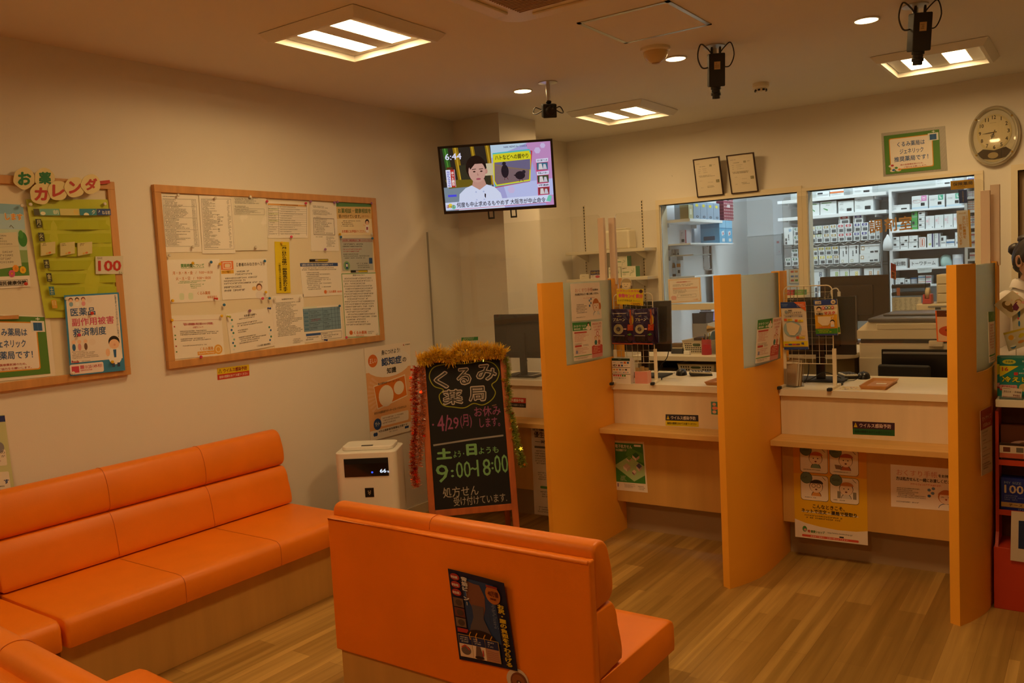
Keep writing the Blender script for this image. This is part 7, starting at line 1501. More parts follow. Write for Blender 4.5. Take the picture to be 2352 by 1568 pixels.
R1(zq[0], ((530, 690, 120, 175, '', 'plain', 'wide white carton lying'), (835, 905, 98, 130, '#7a6aa8', 'band', 'small purple striped box')), 'on top of the shelf unit')
R1(zq[1], ((107, 285, 352, 405, '', 'plain', 'long low white carton'), (305, 460, 270, 395, 'H', 'letter', 'white carton with a pink H patch'), (468, 618, 262, 383, 'L', 'letter', 'left carton with a green L patch'), (632, 780, 250, 372, 'L', 'letter', 'right carton with a green L patch')), 'in the top row of the shelf unit')
hz = lambda a, b_: zs_at(ZD, 400, a, YR)-zs_at(ZD, 400, b_, YR)
R1(zq[2], ((112, 298, 525, 605, '#5a94a8', 'band', 'green, white and blue carton'), (304, 362, 508, 598, '', 'dark', 'lower one of two green-edged boxes', '#4fa058'), (368, 430, 538, 592, '', 'name' if False else 'dark', 'lowest of three stacked white boxes'), (437, 520, 460, 580, '', 'pinkish', 'first tall white box with pale pink print'), (525, 608, 452, 575, '', 'pinkish', 'second tall white box with pale pink print'), (612, 697, 445, 570, '', 'pinkish', 'third tall white box with pale pink print'), (700, 780, 440, 566, '', 'pinkish', 'fourth tall white box with pale pink print')), 'in the second row of the shelf unit')
R1(zq[2]+hz(508, 598)+.0015, ((304, 362, 418, 500, '', 'dark', 'upper one of two green-edged boxes', '#4fa058'),), 'in the second row of the shelf unit')
R1(zq[2]+hz(538, 592)+.0015, ((368, 430, 478, 532, '', 'dark', 'middle one of three stacked white boxes'),), 'in the second row of the shelf unit')
R1(zq[2]+2*hz(538, 592)+.003, ((368, 430, 418, 472, '', 'dark', 'topmost of three stacked white boxes'),), 'in the second row of the shelf unit')
R1(zq[3], ((128, 192, 725, 785, '', 'dark', 'first box from left in the lower layer'), (197, 272, 722, 780, '', 'dark', 'second box from left in the lower layer'), (276, 362, 718, 775, '', 'plain', 'third box from left in the lower layer'), (372, 440, 670, 770, '', 'orange', 'white box with an orange frame'), (452, 520, 636, 765, '#2c2c68', 'stripe', 'white box with navy stripe and lime note'), (524, 578, 632, 762, '#2c2c58', 'stripe', 'narrow box with a navy stripe'), (580, 632, 657, 758, '', 'dark', 'narrow white box with a dark code'), (634, 712, 693, 758, '#5a84b0', 'band', 'low white box with a blue band'), (716, 775, 620, 750, '#4a5a78', 'stripe', 'tall box beside the yellow lettered strip')), 'in the third row of the shelf unit')
R1(zq[3]+hz(722, 782)+.0015, ((128, 190, 665, 720, '', 'dark', 'first box from left in the upper layer'), (195, 275, 660, 718, '', 'plain', 'second box from left in the upper layer'), (280, 363, 653, 712, '', 'plain', 'third box from left in the upper layer')), 'in the third row of the shelf unit')
R1(zq[4], ((130, 260, 868, 960, 'PL配合顆粒', 'name', 'white box hand-lettered in grey'), (286, 555, 870, 950, 'トーワチーム', 'name', 'long white box with a red product title')), 'in the fourth row of the shelf unit')
# teal bag and tub in the fourth row
p = onY(ZD(622, 938), YS); b = MB(); n = 14
for k in range(5):
    pass
prof = [(.0, 0), (.034, .004), (.040, .03), (.034, .065), (.024, .082), (.012, .088), (0, .09)]
b.lathe(prof, mat('teal_bag', (.42, .62, .58), .35), (p.x, YS+.05, zq[4]), 14, sx=1.15); 
for i in range(len(b.v)): vx = b.v[i]; b.v[i] = (vx[0]+rng.uniform(-.006, .006), vx[1]+rng.uniform(-.006, .006), max(zq[4], vx[2]+rng.uniform(-.004, .004)))
tag(b.build('plastic_bag'), 'crumpled pale teal bag in the fourth row of the shelf unit', 'bag')
def tub(px_l, px_r, px_t, px_b, z, m_, lidm, lb, z_=ZD, y=YS+.05, cat='tub'):
    p0, p1 = onY(z_(px_l, px_b), y), onY(z_(px_r, px_b), y); r_ = (p1.x-p0.x)/2; h = onY(z_(px_l, px_t), y).z-onY(z_(px_l, px_b), y).z; c = ((p0.x+p1.x)/2, y, z)
    o = empty('tub', lb, cat, 'round tubs in the dispensary'); MB().lathe([(r_*.9, 0), (r_*.98, h*.8), (r_*.96, h*.82), (r_*.9, h*.83)], m_, c, 24).build('body', o, auto=40); MB().lathe([(r_, h*.8), (r_, h*.97), (r_*.95, h), (0, h)], lidm, c, 24).build('lid', o, auto=40); MB().lathe([(r_*.945, h*.12), (r_*.985, h*.68)], ink('#c8ccd4'), c, 24).build('label', o)
M_tub = mat('tub_white', (.72, .74, .76), .4)
tub(692, 795, 828, 936, zq[4], M_tub, M_tub, 'white tub with a screw lid in the fourth row of the shelf unit')
tub(292, 362, 1055, 1120, zq[5], M_tub, ink('#3a78b8'), 'white tub with a blue lid in the fifth row of the shelf unit')
tub(258, 312, 1010, 1062, zq[5]+.0, ink('#8a8e92'), ink('#7a7e82'), 'small grey tub at the back of the fifth row of the shelf unit', y=YS+.14)
R1(zq[5], ((150, 238, 1052, 1118, '', 'plain', 'low white and green box'), (243, 288, 1062, 1116, '', 'dark', 'narrow box with a dark code'), (366, 435, 1070, 1112, '#d8b8a8', 'band', 'lower blue-white box'), (440, 492, 1068, 1110, '#b87aa8', 'band', 'lower pink-white box'), (560, 620, 1020, 1100, '#c8a0a0', 'band', 'pale box behind the drawers')), 'in the fifth row of the shelf unit')
R1(zq[5]+hz(1070, 1112)+.0015, ((366, 435, 1025, 1066, '#5a94c8', 'band', 'upper blue-white box'), (440, 492, 1022, 1062, '#d86a78', 'band', 'upper pink-white box')), 'in the fifth row of the shelf unit')
s = Sheet([onY(p, YR-.006) for p in ZD(358, 972, 495, 966, 495, 1010, 365, 1020)], '#c8d0d0', V((0, -1, 0)), t=.001); s.fine(.1, .2, .8, .6, 2, '#8a9094'); s.build('shelf_note', 'pale note hanging from a board of the tall shelf unit', 'note')
# narrow unit seen at the right edge of the second window
o = empty('shelf_unit', 'narrow white shelf unit with small boxes at the right edge of the second window', 'shelf unit')
YN = 6.75; nx0, nx1 = onY(ZD(832, 500), YN).x, 3.25
zn = [zs_at(ZD, 880, yy, YN) for yy in (150, 296, 425, 575, 690, 765, 885, 960)]
MB().box((nx0-.018, YN, 0), (nx0, YN+.28, 2.05), M_store).build('side_panel', o)
for z in zn: MB().box((nx0, YN, z-.014), (nx1, YN+.28, z), M_store).build('shelf_board', o)
MB().box((nx0, YN+.27, 0), (nx1, YN+.278, 2.05), mat('unit_back')).build('back_panel', o)
cnt = 0
for r_i, (bb, rows, lw, cols) in enumerate(((150, 1, 50, ('#7a7ab8',)), (296, 2, 30, ('#c8a8c0', '#c8a8c0')), (425, 4, 24, ('#c85a3c', '#c85a3c', '#c85a3c', '#c85a3c')), (575, 4, 26, ('#3a5aa0', '#c84a4a', '#3a5aa0', '#c84a4a')))):
    for c_ in range(2):
        for k in range(rows):
            l = 838+c_*46; hh = .9*lw; zz = zn[r_i]+k*(hz(0, lw)*.93*YN/YR+.001)
            h = (zs_at(ZD, 880, 0, YN)-zs_at(ZD, 880, lw, YN))*.90
            p0, p1 = onY(ZD(l, bb-20), YN+.02), onY(ZD(l+43, bb-20), YN+.02); cnt += 1
            mbox(p0.x, YN+.02, zn[r_i]+k*(h+.0012), p1.x-p0.x, h, .12, '%s box, %s column, %s up from %s board of narrow shelf unit' % (('purple-striped', 'lilac-banded', 'orange-banded', 'blue and red banded')[r_i], ('left', 'right')[c_], ordn[k], ordn[r_i]), fmed(cols[k], 'band'), '#dfe4e6', group='small boxes in the narrow shelf unit')
for r_i, z in enumerate(zn[4:7]):
    p0 = onY(ZD(838, 700), YN+.02)
    for c_ in range(2): mbox(p0.x+.01+c_*.085, YN+.02, z, .07, .045, .1, 'small white box, %s in the %s open row of the narrow shelf unit' % (('left', 'right')[c_], ordn[r_i]), fmed('#b87078', 'band'), '#dfe4e6', group='small boxes in the narrow shelf unit')
# white bag hanging from the rack post
p = onY(ZC(1088, 660), YR-.03); b = MB(); b.lathe([(.0, -.085), (.034, -.08), (.038, -.04), (.03, 0), (.012, .03), (.006, .045), (0, .046)], mat('white_bag', (.74, .77, .80), .5), (p.x, YR-.045, p.z), 14, sx=1.0, sy=.5)
tag(b.build('hanging_bag'), 'small white plastic bag hanging on the right post of the wire rack', 'bag')
# ---- left part of the dispensary
ZE = zm(1490, 400, 4.1263)
SXL = .72
def ysh(z, y0, y1, x1, lb, t=.022, m_=M_store, nm='side_shelf'):
    o = empty(nm, lb, 'shelf', 'shelves on the left dispensary wall'); MB().box((SXL, y0, z-t), (x1, y1, z), m_).build('board', o, .001)
    for yb_ in (y0+.06, y1-.07): MB().box((SXL, yb_, z-t-.03), (SXL+.05, yb_+.01, z-t), m_).build('bracket', o)
    return o
zL = [onX(ZE(330, 415), .965).z, onX(ZE(280, 650), .965).z, onX(ZE(280, 762), .975).z, onX(ZE(250, 978), .98).z]
ysh(zL[0], 6.08, 6.75, .968, 'top white side shelf carrying grey file boxes in the dispensary')
ysh(zL[1], 6.08, 7.0, .965, 'second side shelf in the dispensary carrying the light blue boxes', .012)
ysh(zL[2], 6.08, 6.45, .985, 'third thin side shelf in the dispensary carrying small white boxes', .008, M_steel)
ysh(zL[3], 6.08, 6.5, .99, 'lowest side shelf in the dispensary carrying brown bottles', .012)
def xbox(y0, y1, x0, x1, z, h, base, lb, cat, grp, face=None, name='file_box', front=None):
    b = MB(); b.box((x0, y0, z), (x1, y1, z+h), ink(base)); b.flat = True
    s = Sheet([V((x1, y0, z+h)), V((x1, y1, z+h)), V((x1, y1, z)), V((x1, y0, z))], None, V((1, 0, 0))); s.t = .0004; s.b = b; s.step = .0003
    if face: face(s)
    if front:
        s2 = Sheet([V((x0, y0, z+h)), V((x1, y0, z+h)), V((x1, y0, z)), V((x0, y0, z))], None, V((0, -1, 0))); s2.t = .0004; s2.b = b; s2.step = .0003; front(s2)
    return tag(b.build(name), lb, cat, grp)
def filef(s): s.ell(.5, .22, .22, .09, '#d8cc4c', 1, 12); s.ell(.55, .86, .20, .07, '#2a2e34', 1, 12); s.ell(.55, .86, .11, .04, '#8a9cb4', 2, 10)
xbox(6.09, 6.175, .885, .955, zL[0], .105, '#b8b48c', 'olive cream file box nearest on the top side shelf', 'file box', 'file boxes on the top side shelf', lambda s: s.rect(.25, .3, .7, .7, '#dcdcc8', 1))
for i in range(4): xbox(6.18+i*.136, 6.18+i*.136+.132, .80, .957, zL[0], .135, '#8fa4bc', 'blue-grey file box with a yellow dot, %s from the window' % ordn[i], 'file box', 'file boxes on the top side shelf', filef)
for l, r_, t, b_, c, lb, base in ((168, 212, 520, 645, '#d88a48', 'white and orange medicine box', '#dfe4e6'), (218, 278, 520, 645, '#4a4a8c', 'white medicine box with a purple edge', '#dfe4e6'), (292, 358, 508, 645, '#d86a80', 'white medicine box with a pink edge', '#e0d8dc')):
    p0, p1 = onY(ZE(l, b_), 6.45), onY(ZE(r_, b_), 6.45); h = onY(ZE(l, t), 6.45).z-onY(ZE(l, b_), 6.45).z
    mbox(p0.x, 6.45, zL[1], p1.x-p0.x, h, .1, lb+' on the second side shelf', lambda s, c=c: (s.rect(.86, 0, 1, 1, c, 1), s.rect(0, .0, .06, 1, c, 1), s.fine(.15, .15, .7, .4, 3, '#6a7074', l=1), s.rect(.3, .62, .7, .82, '#3a3e42', 1)), base, group='boxes on the second side shelf')
for k in range(3):
    p0 = onY(ZE(178+k*40, 755), 6.28); mbox(p0.x, 6.28, zL[2], .026, .05, .07, 'small white box with dark code, %s from left on the third side shelf' % ordn[k], fmed('', 'plain'), '#dfe4e6', group='small boxes on the third side shelf')
def blue(s): s.rect(0, .0, 1, .33, '#86bce0', 1); s.rect(0, .33, 1, .36, '#3f84b4', 2); s.face([(.3, .5), (.7, .45), (.75, .62), (.35, .7)], '#d8e4ec', 2); s.rect(.4, .80, .8, .94, '#dce4e8', 2); s.ell(.55, .58, .1, .06, '#c87888', 3, 10)
for y0, y1, lb in ((6.69, 6.83, 'nearer light blue lidded box on the second side shelf'), (6.835, 6.98, 'farther light blue lidded box on the second side shelf')):
    o = xbox(y0, y1, .80, .962, zL[1], .185, '#6aaed8', lb, 'box', 'light blue boxes', blue, 'storage_box', lambda s: (s.rect(0, 0, 1, .33, '#5f9cc4', 1), s.rect(.15, .68, .75, .86, '#2c5878', 1)))
def plaid(s):
    for i in range(9):
        s.rect(i/9, 0, i/9+.05, 1, '#7a2438', 1)
        s.rect(0, i/9, 1, i/9+.05, '#8a3446', 2)
    s.rect(.35, .45, .65, .55, '#e0d4d8', 3); s.ell(.45, .28, .15, .03, '#2a1c20', 3, 10)
xbox(6.80, 7.02, .90, .962, zL[1]+.187, .235, '#d8b8bc', 'red and white checked box stacked on the light blue boxes', 'box', 'checked box', plaid, 'storage_box', lambda s: (s.rect(0, 0, 1, 1, '#7a2c3c', 1), [s.rect(i/6+.03, 0, i/6+.07, 1, '#5a1c2c', 2) for i in range(6)], [s.rect(0, i/9, 1, i/9+.04, '#8f4454', 3) for i in range(9)]))
for i, (px_, lb) in enumerate(((200, 'left'), (235, 'right'))):
    p = onY(ZE(px_, 970), 6.3); o = empty('medicine_bottle', lb+' one of two brown bottles with pale caps on the lowest side shelf', 'bottle', 'brown medicine bottles'); c = (p.x, 6.3, zL[3])
    MB().lathe([(.018, 0), (.0195, .004), (.0195, .085), (.013, .105), (.010, .112)], mat('brown_glass', (.10, .045, .015), .15), c, 20).build('body', o, auto=50); MB().lathe([(.012, .108), (.012, .13), (0, .131)], ink(('#5a8ac0', '#d8dcdc')[i]), c, 16).build('cap', o, auto=40); MB().lathe([(.0199, .02), (.0199, .068)], ink('#d4d8dc'), c, 20).build('label', o)
p0 = onY(ZE(268, 975), 6.3); mbox(p0.x, 6.3, zL[3], .034, .125, .06, 'tall white and orange box right of the brown bottles', lambda s: (s.rect(0, .2, 1, .42, '#d8903c', 1), s.rect(.3, .6, .8, .8, '#3a3e42', 1)), '#dfe4e6', group='boxes on the lowest side shelf')
# open white cubby with baskets, table, box
YC = 6.95
cx0, cx1 = onY(ZE(466, 800), YC).x, onY(ZE(608, 800), YC).x; cz = [onY(ZE(540, v), YC).z for v in (652, 900, 1190)]
o = empty('cubby_shelf', 'open white cubby shelf with stacked baskets beside the grey wall', 'shelf')
MB().box((cx0, YC, .86), (cx0+.012, YC+.25, cz[0]), M_store).build('side_panel', o); MB().box((cx1-.012, YC, .86), (cx1, YC+.25, cz[0]), M_store).build('side_panel', o); MB().box((cx0, YC, cz[0]), (cx1, YC+.25, cz[0]+.012), M_store).build('top_board', o); MB().box((cx0+.012, YC, cz[1]-.01), (cx1-.012, YC+.25, cz[1]), M_store).build('shelf_board', o); MB().box((cx0+.012, YC+.24, .86), (cx1-.012, YC+.25, cz[0]), mat('cubby_back', (.5, .54, .6), .7)).build('back_panel', o)
basket(cx0+.018, cx0+.10, YC-.02, .16, cz[1]+.055*2.2, .07, M_bask if False else mat('basket_grey_white', (.72, .74, .76), .5), 'upper pale basket with papers in the cubby shelf', 5, 4, False, .004)
basket(cx0+.018, cx0+.10, YC-.02, .16, cz[1]+.001, .115, mat('basket_grey_white'), 'lower pale basket in the cubby shelf', 5, 6, False, .004)
b = MB(); q = [V((cx0+.06, YC-.03, cz[1]+.02)), V((cx0+.12, YC-.03, cz[1]+.01)), V((cx0+.09, YC-.03, cz[1]+.20)), V((cx0+.075, YC-.03, cz[1]+.20))]
b.add(q+[p+V((0, .004, 0)) for p in q], [(0, 1, 2, 3), (7, 6, 5, 4), (0, 4, 5, 1), (1, 5, 6, 2), (2, 6, 7, 3), (3, 7, 4, 0)], ink('#d8dce0')); tag(b.build('paper_slip'), 'pale paper slip hanging over the basket in the cubby shelf', 'paper')
simple('store_table', 'white dispensary table carrying a cardboard box behind the first window', 'table', (('table_top', (.74, 6.60, .83), (2.0, 7.25, .855), M_store, .002), ('leg', (.76, 6.62, 0), (.80, 6.66, .83), M_store, 0), ('leg', (1.94, 6.62, 0), (1.98, 6.66, .83), M_store, 0), ('leg', (.76, 7.19, 0), (.80, 7.23, .83), M_store, 0), ('leg', (1.94, 7.19, 0), (1.98, 7.23, .83), M_store, 0)))
YT = 6.64
p0, p1 = onY((1553, 776), YT), onY((1625, 743), YT)
bx = empty('cardboard_box', 'brown cardboard box on the dispensary table under the first window', 'box'); MB().box((p0.x, YT, .855), (p1.x, YT+.2, p1.z), M_card).build('body', bx); MB().box((p0.x, YT+.095, p1.z), (p1.x, YT+.105, p1.z+.001), mat('parcel_tape', (.5, .36, .2), .3)).build('tape', bx)
q0, q1 = onY((1572, 742), YT), onY((1620, 719), YT); M_db = mat('dark_brown_basket', (.035, .02, .014), .55)
basket(q0.x, q1.x, YT+.01, .15, p1.z+.0015, .085, M_db, 'dark brown basket standing on the cardboard box', 16, 6, False, .006)
v0, v1 = onY((1612, 682), YC-.02), onY((1640, 650), YC-.02)
basket(cx0+.02, cx1+.02, YC-.12, .10, .99, .075, mat('lavender_basket', (.36, .28, .58), .5), 'lavender perforated basket below the cubby shelf', 9, 4, False, .004)
basket(cx0+.02, cx1+.02, YC-.12, .10, 1.068, .075, mat('basket_grey_white'), 'pale perforated basket stacked on the lavender basket', 9, 4, False, .004)
simple('drawer_block', 'dark low drawer block under the stacked baskets on the dispensary table', 'drawers', (('body', (cx0+.01, YC-.13, .856), (cx1+.03, YC-.01, .988), mat('indigo_dark', (.05, .045, .09), .5), .003),))
q = [onY(p, SY-.02) for p in ZE(640, 612, 1275, 568, 1275, 1400, 640, 1400)]
b = MB(); z1_ = (q[0].z+q[1].z)/2; b.box((q[0].x-.3, SY-.015, 0), (1.9, SY, z1_), mat('dado_panel', (.62, .63, .63), .6)); b.box((q[0].x-.3, SY-.02, z1_), (1.9, SY, z1_+.012), M_store); struct(b.build('trim_1'))
p = onY(ZE(890, 615), SY-.02); tag(MB().lathe([(.012, 0), (.012, .012), (.006, .02), (0, .021)], M_store, tuple(p), 14, (0, -1, 0)).build('wall_peg'), 'tiny round white peg on the grey dispensary wall', 'peg')
s = Sheet([onY(p, SY-.02) for p in ZE(1205, 628, 1255, 625, 1262, 760, 1210, 762)], '#c8c8c8', V((0, -1, 0)), t=.001); s.rect(.15, .05, .6, .2, '#c88a88'); s.fine(.2, .75, .9, .9, 1, '#c8a0a8'); s.build('wall_calendar', 'small pale sheet with red print on the grey dispensary wall', 'sheet')
p0, p1 = onY((1812, 618), 6.5), onY((1850, 650), 6.5)
s = Sheet([V((p0.x, 6.5, p0.z)), V((p1.x+.02, 6.5, p0.z)), V((p1.x+.02, 6.5, p1.z)), V((p0.x, 6.5, p1.z))], '#e0d4bc', V((0, -1, 0)), t=.004); s.frame(0, 0, 1, 1, .02, '#8a9ab0')
for v, cs in ((.12, ('#c8503c', '#d8904c', '#8a4a3c', '#8a8a94')), (.44, ('#5a7ab0', '#7a8aa0', '#d8b04c', '#b06a5c')), (.72, ('#c85a4c', '#6a9a4c', '#c86a8c', '#5a8ab0'))):
    for i, c in enumerate(cs): s.rect(.1+i*.22, v, .26+i*.22, v+.13, c, 2)
s.build('card_sign', 'small sign of coloured card marks seen left of the window post', 'sign')
b = MB(); b.box((p0.x-.03, 6.504, .855-.0), (p1.x+.05, 6.52, p0.z-.0), M_store); b.box((p0.x-.03, 6.44, 0), (p1.x+.05, 6.52, .855), M_store); tag(b.build('sign_board'), 'white board behind the small sign of card marks', 'board')
s = Sheet([onY(p, 6.30) for p in ((1806, 612), (1813, 611), (1814, 645), (1806, 646))], '#dcd4c8', V((0, -1, 0)), t=.002) if False else None
for l, r_, c, lb in ((1802, 1822, '#b84a48', 'red'), (1826, 1848, '#6aa04c', 'green')):
    p0, p1 = onY((l, 678), 5.70), onY((r_, 667), 5.70); mbox(p0.x, 5.70, p0.z, p1.x-p0.x, .035, .05, 'small %s packet on the ledge behind the mask rack' % lb, lambda s: s.fine(.1, .2, .9, .8, 2, '#f0e0d8', l=1), c, name='small_packet', cat='packet', group='small packets on the ledge')
pp0, pp1 = onY((1796, 678), 5.70), onY((1852, 678), 5.70)
simple('ledge_box', 'pale box under the red and green packets behind the mask rack', 'box', (('body', (pp0.x, 5.68, 0), (pp1.x, 5.80, pp0.z-.001), M_cream, .002),))
# ================================================================== RIGHT-HAND SIDE
simple('side_counter', 'cream counter end right of the rightmost orange divider, above the red display stand', 'counter', (('worktop', (3.172, 3.905, .832), (4.15, 4.40, .862), M_top, .002), ('rear_panel', (3.18, 4.36, 0), (4.14, 4.38, .832), mat('dark_brown_panel', (.10, .05, .025), .6), 0), ('side_panel', (4.11, 3.92, 0), (4.14, 4.36, .832), M_beechv, 0)))
M_red = mat('red_card', (.55, .045, .012), .5)
o = empty('display_stand', 'red cardboard display stand with food packs right of the rightmost orange divider', 'display stand')
MB().box((3.164, 3.88, 0), (3.62, 4.06, .258), M_red).build('front_box', o, .002)
b = MB(); b.add([V((3.168, y, z)) for y, z in ((3.885, .258), (4.06, .258), (4.06, .81), (3.935, .81), (3.925, .31))]+[V((3.180, y, z)) for y, z in ((3.885, .258), (4.06, .258), (4.06, .81), (3.935, .81), (3.925, .31))], [(0, 1, 2, 3, 4), (9, 8, 7, 6, 5)]+[(i, (i+1) % 5, 5+(i+1) % 5, 5+i) for i in range(5)], M_red); b.build('side_panel', o)
MB().box((3.604, 3.93, .258), (3.616, 4.06, .81), M_red).build('side_panel', o)
MB().box((3.18, 4.05, .258), (3.604, 4.06, .81), mat('dark_card', (.16, .05, .02), .7)).build('back_panel', o)
for z in (.600, .392):
    MB().box((3.18, 3.93, z-.006), (3.604, 4.05, z), M_red).build('shelf', o); MB().box((3.18, 3.924, z-.010), (3.604, 3.930, z+.012), M_red).build('shelf_lip', o)
def pack(x0, z, w_, h, lb, base, fn, y=3.945): return mbox(x0, y, z, w_, h, .06, lb, fn, base, name='food_pack', cat='food pack', group='food packs on the red stand')
def bluepack(s): s.txt(.06, .10, .36, .17, 'MY SIZE', '#8a94b0', .01, l=2); s.txt(.06, .20, .40, .45, '100', '#c8b090', .02, l=2); s.fine(.06, .50, .46, .68, 3, '#7a84b0', l=2); s.ell(.70, .38, .24, .38, '#b8702c', 2, 24); s.ell(.70, .38, .16, .25, '#c8984c', 3, 20); s.rect(0, .72, 1, .86, '#c09a60', 2); s.txt(.14, .745, .72, .835, 'チーズリゾット', '#5a3c1c', .02, l=3); s.fine(.3, .89, .6, .97, 1, '#8a94b0', l=2)
pack(3.186, .393, .20, .140, 'blue cheese risotto pack with a round bowl picture on the red stand', '#1c2c84', bluepack)
pack(3.39, .393, .20, .140, 'second blue pack farther right on the lower shelf of the red stand', '#1c2c84', bluepack)
pack(3.186, .601, .20, .150, 'dark brown pack with a pale oval plate on the upper shelf of the red stand', '#5a2c18', lambda s: (s.ell(.42, .55, .28, .16, '#b89080', 2), s.ell(.44, .50, .12, .07, '#6a4030', 3), s.rect(0, .70, 1, .95, '#8a5c40', 1)))
pack(3.39, .601, .20, .150, 'dark brown pack farther right on the upper shelf of the red stand', '#5a2c18', lambda s: s.ell(.5, .5, .3, .18, '#b89080', 2))
s = Sheet([V((3.184, 3.9225, .684)), V((3.604, 3.9225, .684)), V((3.604, 3.9225, .622)), V((3.184, 3.9225, .622))], '#c8a890', V((0, -1, 0)), t=.001); s.rect(0, 0, 1, .18, '#3a2418'); s.rect(0, .18, 1, .68, '#d8c0a8'); s.rect(.03, .28, .09, .60, '#6a3424', 2); s.rect(.14, .28, .2, .60, '#6a6058', 2); s.rect(.0, .68, .2, 1, '#c05a40', 2); s.build('shelf_strip', 'pale printed strip across the upper shelf edge of the red stand', 'strip')
s = Sheet([onY(p, 3.8775) for p in ((2323, 1173), (2420, 1180), (2422, 1300), (2321, 1285))], '#d0c0ac', V((0, -1, 0)), t=.001, curl=lambda u, v: .006*v); s.rect(.18, .18, .9, .74, '#1c2c54'); s.build('leaflet', 'white leaflet with a dark blue square taped to the red stand', 'leaflet')
# cooling packs
def coolbox(s):
    s.rect(0, 0, 1, .17, '#1f7a70', 1); s.ell(.24, .09, .17, .06, '#c8c83c', 2, 16); s.txt(.14, .06, .34, .12, '子供用', '#2c6a3c', .02, l=3); s.fine(.5, .05, .9, .13, 1, '#d0e0d8', l=2)
    s.face([(0, .19), (.48, .19), (.06, .44), (0, .46)], '#d8c81c', 2); s.txt(.06, .22, .22, .32, '16', '#b84a2c', .03, l=3); s.fine(.58, .2, .96, .30, 2, '#c8d8d0', l=2)
    s.rect(.36, .345, .46, .42, '#c83c2c', 2); s.fine(.48, .35, .9, .41, 1, '#d8e4d8', l=2)
    s.txt(.05, .44, .97, .60, '冷えピタ', '#2c3a1c', .07, l=2); s.txt(.06, .45, .96, .59, '冷えピタ', '#d8d024', .03, l=4)
    s.rrect(.0, .66, .44, .76, .03, '#d89a98', 3); s.txt(.05, .68, .38, .74, '肌にやさしい', '#a8383c', .02, l=4); s.rect(0, .76, .44, .80, '#b83c34', 3); s.ell(.62, .72, .14, .10, '#c8b070', 3, 14); s.ell(.86, .76, .18, .14, '#2c3c6a', 3, 14)
o1 = mbox(3.170, 4.00, .8625, .14, .165, .05, 'green cooling sheet box partly hidden behind the front one', coolbox, '#1f8a80', name='cooling_sheet_box', cat='box', group='cooling sheet boxes')
mbox(3.184, 3.945, .8625, .14, .165, .05, 'front green cooling sheet box with yellow lettering behind the price tag', coolbox, '#1f8a80', name='cooling_sheet_box', cat='box', group='cooling sheet boxes')
o = empty('price_tag', 'white price tag reading 480 yen in front of the green boxes', 'price tag')
s = Sheet([onY(p, 3.925) for p in ((2302, 888), (2348, 893), (2346, 915), (2301, 911))], '#d8c8b4', V((0, -1, 0)), t=.0015); s.fine(.06, .08, .7, .22, 1, '#5a4c40'); s.txt(.08, .30, .46, .52, '冷えピタ', '#4a4038', .01); s.txt(.62, .28, .96, .50, '子供用', '#4a4038', .01); s.txt(.56, .62, .92, .84, '¥480', '#7a3430', .01); s.rect(.03, .90, .97, .96, '#7a2c2c'); s.build('tag_card', parent=o)
b = MB(); b.box((3.185, 3.915, .8625), (3.268, 3.945, .874), M_film); b.build('tag_foot', o)
# illustrated cards on a stem
o = empty('card_display', 'illustrated cards of a mother with a child and of foods standing on the counter end', 'card display')
b = MB(); b.tube([(3.23, 4.12, .8625), (3.23, 4.12, 1.20)], .004, M_acryl, 8); b.lathe([(.035, 0), (.035, .006), (.004, .008)], M_acryl, (3.23, 4.12, .8625), 20); b.build('stem', o)
ZF = zm(2230, 620, 5.057)
s = Sheet([onY(p, 4.112) for p in ZF(470, 400, 690, 340, 705, 700, 490, 740)], '#d0c4a8', V((0, -1, 0)), t=.0015); s.ell(.38, .36, .07, .14, '#3a78a8', 2, 10); s.ell(.36, .70, .06, .1, '#3a78a8', 2, 10); s.ell(.33, .52, .05, .04, '#c83c4c', 2, 8); s.ell(.85, .22, .12, .1, '#d8c02c', 2, 10); s.build('card', parent=o)
s = Sheet([onY(p, 4.100) for p in ZF(375, 728, 650, 655, 700, 860, 440, 945)], '#cabc9c', V((0, -1, 0)), t=.0015); s.rect(.0, .02, .9, .12, '#c0a424', 2); s.ell(.26, .35, .12, .14, '#d89a24', 2, 12); s.ell(.27, .42, .17, .07, '#dcd4c0', 1.5, 14); s.ell(.72, .36, .12, .10, '#c8b024', 2, 10); s.ell(.66, .42, .1, .08, '#c8b024', 3, 10); s.ell(.25, .82, .13, .12, '#4a7a9c', 2, 12, 0, PI); s.ell(.25, .80, .14, .05, '#e4dcc8', 3, 12); s.ell(.62, .70, .14, .08, '#c8843c', 3, 12); s.build('card', parent=o)
s = Sheet([onY(p, 4.092) for p in ZF(265, 405, 480, 235, 680, 385, 455, 562)], '#d2c4a6', V((0, -1, 0)), t=.0015)
def at45(u, v): return (u, v)
# drawn in the turned frame of the diamond: u towards upper right, v towards lower right
s.ell(.36, .42, .17, .26, '#7a5a2c', 2, 20); s.ell(.30, .62, .10, .22, '#7a5a2c', 2, 16); s.ell(.44, .36, .115, .12, '#dcc49c', 3, 18); s.ell(.76, .62, .14, .14, '#a88448', 2, 18); s.ell(.74, .64, .115, .115, '#dcbc94', 3, 18)
s.face([(.46, .62), (.60, .58), (.66, .66), (.60, .86), (.44, .92), (.36, .78)], '#6a2444', 4); s.face([(.56, .58), (.74, .56), (.74, .60), (.60, .66)], '#6a2444', 4); s.face([(.80, .74), (.92, .70), (.94, .88), (.84, .92)], '#d89a94', 3); s.ell(.66, .36, .03, .03, '#d8a090', 2, 8); s.ell(.92, .52, .03, .03, '#d8a090', 2, 8)
s.build('card', parent=o)
